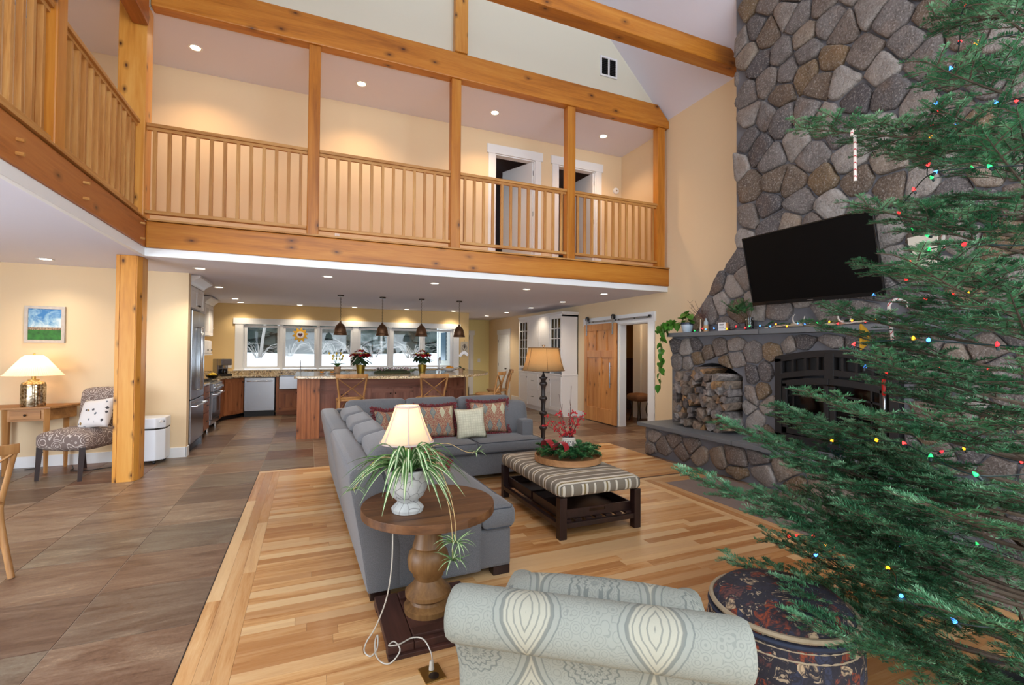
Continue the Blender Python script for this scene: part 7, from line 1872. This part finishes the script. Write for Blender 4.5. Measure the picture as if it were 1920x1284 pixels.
# ================================================================== CHRISTMAS TREE
def tree():
    TX, TY = 2.90, 1.0
    BARKM = wood('fir_bark', 2, S(84, 70, 58), S(104, 90, 76), S(54, 44, 36), rough=.9)
    t = thing('christmas_tree', 'tall natural fir Christmas tree at the right picture edge', 'tree', (TX, TY, 0))
    O('trunk', MB().tube([(0, 0, .02), (.01, 0, 1.2), (0, .01, 2.4), (0, 0, 3.75)], [.055, .045, .028, .006], 10), BARKM, t, smooth=1)
    st = thing('tree_stand', 'dark tree stand under the Christmas tree', 'stand', (TX, TY, 0)); O('bowl', MB().lathe([(.06, 0), (.17, .0), (.19, .12), (.18, .12), (.16, .02), (.06, .02)], segs=24), BLACK, st, smooth=.7)
    for k in range(4): O('leg', MB().box(.15, .32, -.02, .02, 0, .025).xf(Matrix.Rotation(k*PI/2+.4, 4, 'Z')), BLACK, st)
    rng = np.random.default_rng(12); r = random.Random(12)
    def prim(tip, dens=1.0, curl=.0):
        tip = Vector(tip)-Vector((TX, TY, 0)); R = math.hypot(tip.x, tip.y); b0 = Vector((0, 0, max(.18, tip.z-.30*R)))
        mid = b0.lerp(tip, .55)+Vector((0, 0, -.05*R+curl)); path = [Vector(p) for p in bez(b0, mid, tip, 16)]
        br = O('branch', MB().tube(path, [.010*(1-.88*i/16)*(.6+.5*R) for i in range(17)], 6), BARKM, t, smooth=1)
        A = [[], [], [], [], []]; wood_ = MB()
        def nd(p0, p1, bend=(0, 0, 0)):
            q = twig_needles(rng, p0, p1, bend, 760*dens, .026, .0019, .42)
            for a_, b_ in zip(A, q): a_.append(b_)
        L = sum((path[i+1]-path[i]).length for i in range(16)); d_out = Vector((tip.x, tip.y, 0)).normalized(); sd = d_out.cross(Vector((0, 0, 1)))
        for i in range(5, 16): nd(path[i], path[i+1])
        s = .22*L; k = 0
        while s < L*.97:
            f = s/L; i = min(15, int(f*16)); p = path[i].lerp(path[i+1], f*16-i); d = (path[i+1]-path[i]).normalized()
            side = 1 if k % 2 else -1
            ln = (.44*(1-f)**.8+.10)*min(1.0, .35+.65*R)*r.uniform(.8, 1.15)
            an = rad(r.uniform(42, 62)); dd = (d*cos(an)+sd*side*sin(an)+Vector((0, 0, r.uniform(-.12, .16)))).normalized(); e = p+dd*ln
            wood_.tube([p, p.lerp(e, .5)+Vector((0, 0, .01)), e], [.003, .0022, .001], 4, cap=False); nd(p, e, (0, 0, .012))
            if ln > .13:
                for q in range(int(ln/.062)):
                    g = .22+.70*q/max(1, int(ln/.062)); pp = p.lerp(e, g); s2 = 1 if q % 2 else -1; sd2 = dd.cross(Vector((0, 0, 1))).normalized(); l2 = ln*.42*(1.08-g)*r.uniform(.8, 1.2)+.025
                    e2 = pp+(dd*cos(rad(50))+sd2*s2*sin(rad(50))+Vector((0, 0, r.uniform(-.15, .2)))).normalized()*l2
                    wood_.tube([pp, e2], [.002, .001], 3, cap=False); nd(pp, e2)
            s += r.uniform(.034, .052)*(1.0 if dens > .8 else 1.6); k += 1
        tw = O('twigs', wood_, BARKM, br); tw['kind'] = 'stuff'
        P, D, U, LL, W = [np.concatenate(x) for x in A]; V, F = needles(P, D, U, LL, W, rng)
        o = O('needles', None, None, br, mesh=np_mesh('needles', V, F, NEEDLE)); o['kind'] = 'stuff'
    tips = [(2.37, 1.73, 2.74), (2.65, 1.45, 2.53), (2.77, 1.28, 3.12), (2.69, 1.40, 2.25), (2.46, 1.65, 1.77), (2.62, 1.49, 1.54), (2.28, 1.79, 1.25), (2.02, 1.92, 1.16), (1.81, 1.99, .90), (2.06, 1.91, .43), (2.39, 1.72, 1.14), (2.50, 1.62, 1.06), (2.23, 1.82, .57), (2.30, 1.45, .80), (2.35, 1.25, 1.0), (2.45, 1.15, 1.35), (2.1, 1.55, .72), (2.55, 1.30, 1.75), (2.48, 1.20, 2.10), (2.60, 1.12, 2.45), (2.20, 1.30, .55), (2.70, 1.55, .95), (2.72, 1.62, 1.40), (2.75, 1.5, 1.95), (2.35, 1.75, .95), (2.60, 1.85, .75), (2.55, 1.95, 1.15), (2.15, 1.70, 1.02)]
    for q in tips: prim(q)
    for k in range(13):
        z = .35+2.75*(k/13); a = rad(150+62*((k*.618) % 1)); R = 1.05*(1-(z-.25)/3.6)**.85
        prim((TX+R*cos(a), TY+R*sin(a), z+.12))
    # remaining whorls all round
    for k in range(44):
        z = .30+3.0*(k/44); a = 2.4*k+.5; R = 1.25*(1-(z-.25)/3.7)**.85*r.uniform(.8, 1.05)
        x, y = R*cos(a), R*sin(a)
        if x < .1 and y > -.2 and False: continue
        front = (x*(-.92)+y*.39) > -.15     # side that faces the room
        prim((TX+x, TY+y, z+.10), 1.0 if front else .5)
    # lights spiralling round the tree
    pts = []; z = .30; a = 0.4
    while z < 3.0:
        R = 1.12*(1-(z-.25)/3.6)**.85*r.uniform(.62, .92); pts.append((TX+R*cos(a), TY+R*sin(a), z+.05*math.sin(a*3)+.06)); a += .165/max(.25, R); z += .0185
    bulbs('tree_lights', 'string of multicoloured lights wound round the Christmas tree', pts, .0075, 9, .0026)
    # ornaments
    CW = (lambda: None)
    tm = NT('candy_stripe'); v = tm.coord(rnd=False); x, y, z_ = tm.sep(v); s = tm.math('SINE', tm.math('ADD', tm.math('MULTIPLY', z_, 180), tm.math('MULTIPLY', x, 260))); CW = tm.done(tm.ramp(s, (.80, S(236, 226, 220)), (.92, S(196, 40, 52))), .35)
    GO = 'candy canes on the Christmas tree'
    for (x, y, z, h, rz, tilt, l) in ((2.572, 1.546, 2.665, .25, .4, 0, 'candy cane hanging from the high branch before the stone'), (2.775, 1.273, 2.19, .16, 1.2, 0, 'short candy cane above the pale hanging board'), (2.657, 1.446, 1.80, .235, 2.6, .16, 'candy cane hanging below the television corner')):
        c = thing('candy_cane', l, 'candy cane', (x, y, z), rz, GO); c.rotation_euler = (tilt, 0, rz); O('cane', MB().tube([(.045*cos(rad(q))-.045, 0, -.045+.045*sin(rad(q))) for q in range(180, -1, -20)]+[(0, 0, -.09), (0, 0, -h)], .0075, 10), CW, c, smooth=1)
    b = thing('banana_ornament', 'yellow half-moon ornament hanging from a branch', 'ornament', (2.591, 1.525, 1.68)); pl = [(.045*math.sin(PI*q/10)*1.0-.01, -.135*q/10) for q in range(11)]+[(-.012, -.135*(10-q)/10) for q in range(1, 10)]
    O('body', MB().prism([(p[0], p[1]) for p in pl], -.008, .008, 1).xf(Matrix.Rotation(-.5, 4, 'Z')), plain('yellow_felt', S(226, 168, 40), .7), b, bevel=.002); O('loop', MB().tube([(0, 0, 0), (0, 0, .05)], .001, 4), BLACK, b)
    k = thing('knife_ornament', 'small red handled pocket knife ornament hanging by the insert', 'ornament', (2.646, 1.461, 1.40)); O('handle', MB().rbox((0, 0, -.04), (.012, .022, .085), .006, 5), plain('knife_red', S(200, 22, 22), .3), k, smooth=1.2, rot=(0, 0, -.5)); O('blade', MB().prism([(-.007, -.08), (.007, -.08), (.005, -.15), (0, -.165), (-.006, -.15)], -.001, .001, 0), CHROME, k, rot=(0, 0, -.5)); O('loop', MB().tube([(0, 0, 0), (0, 0, .05)], .001, 4), BLACK, k)
tree()
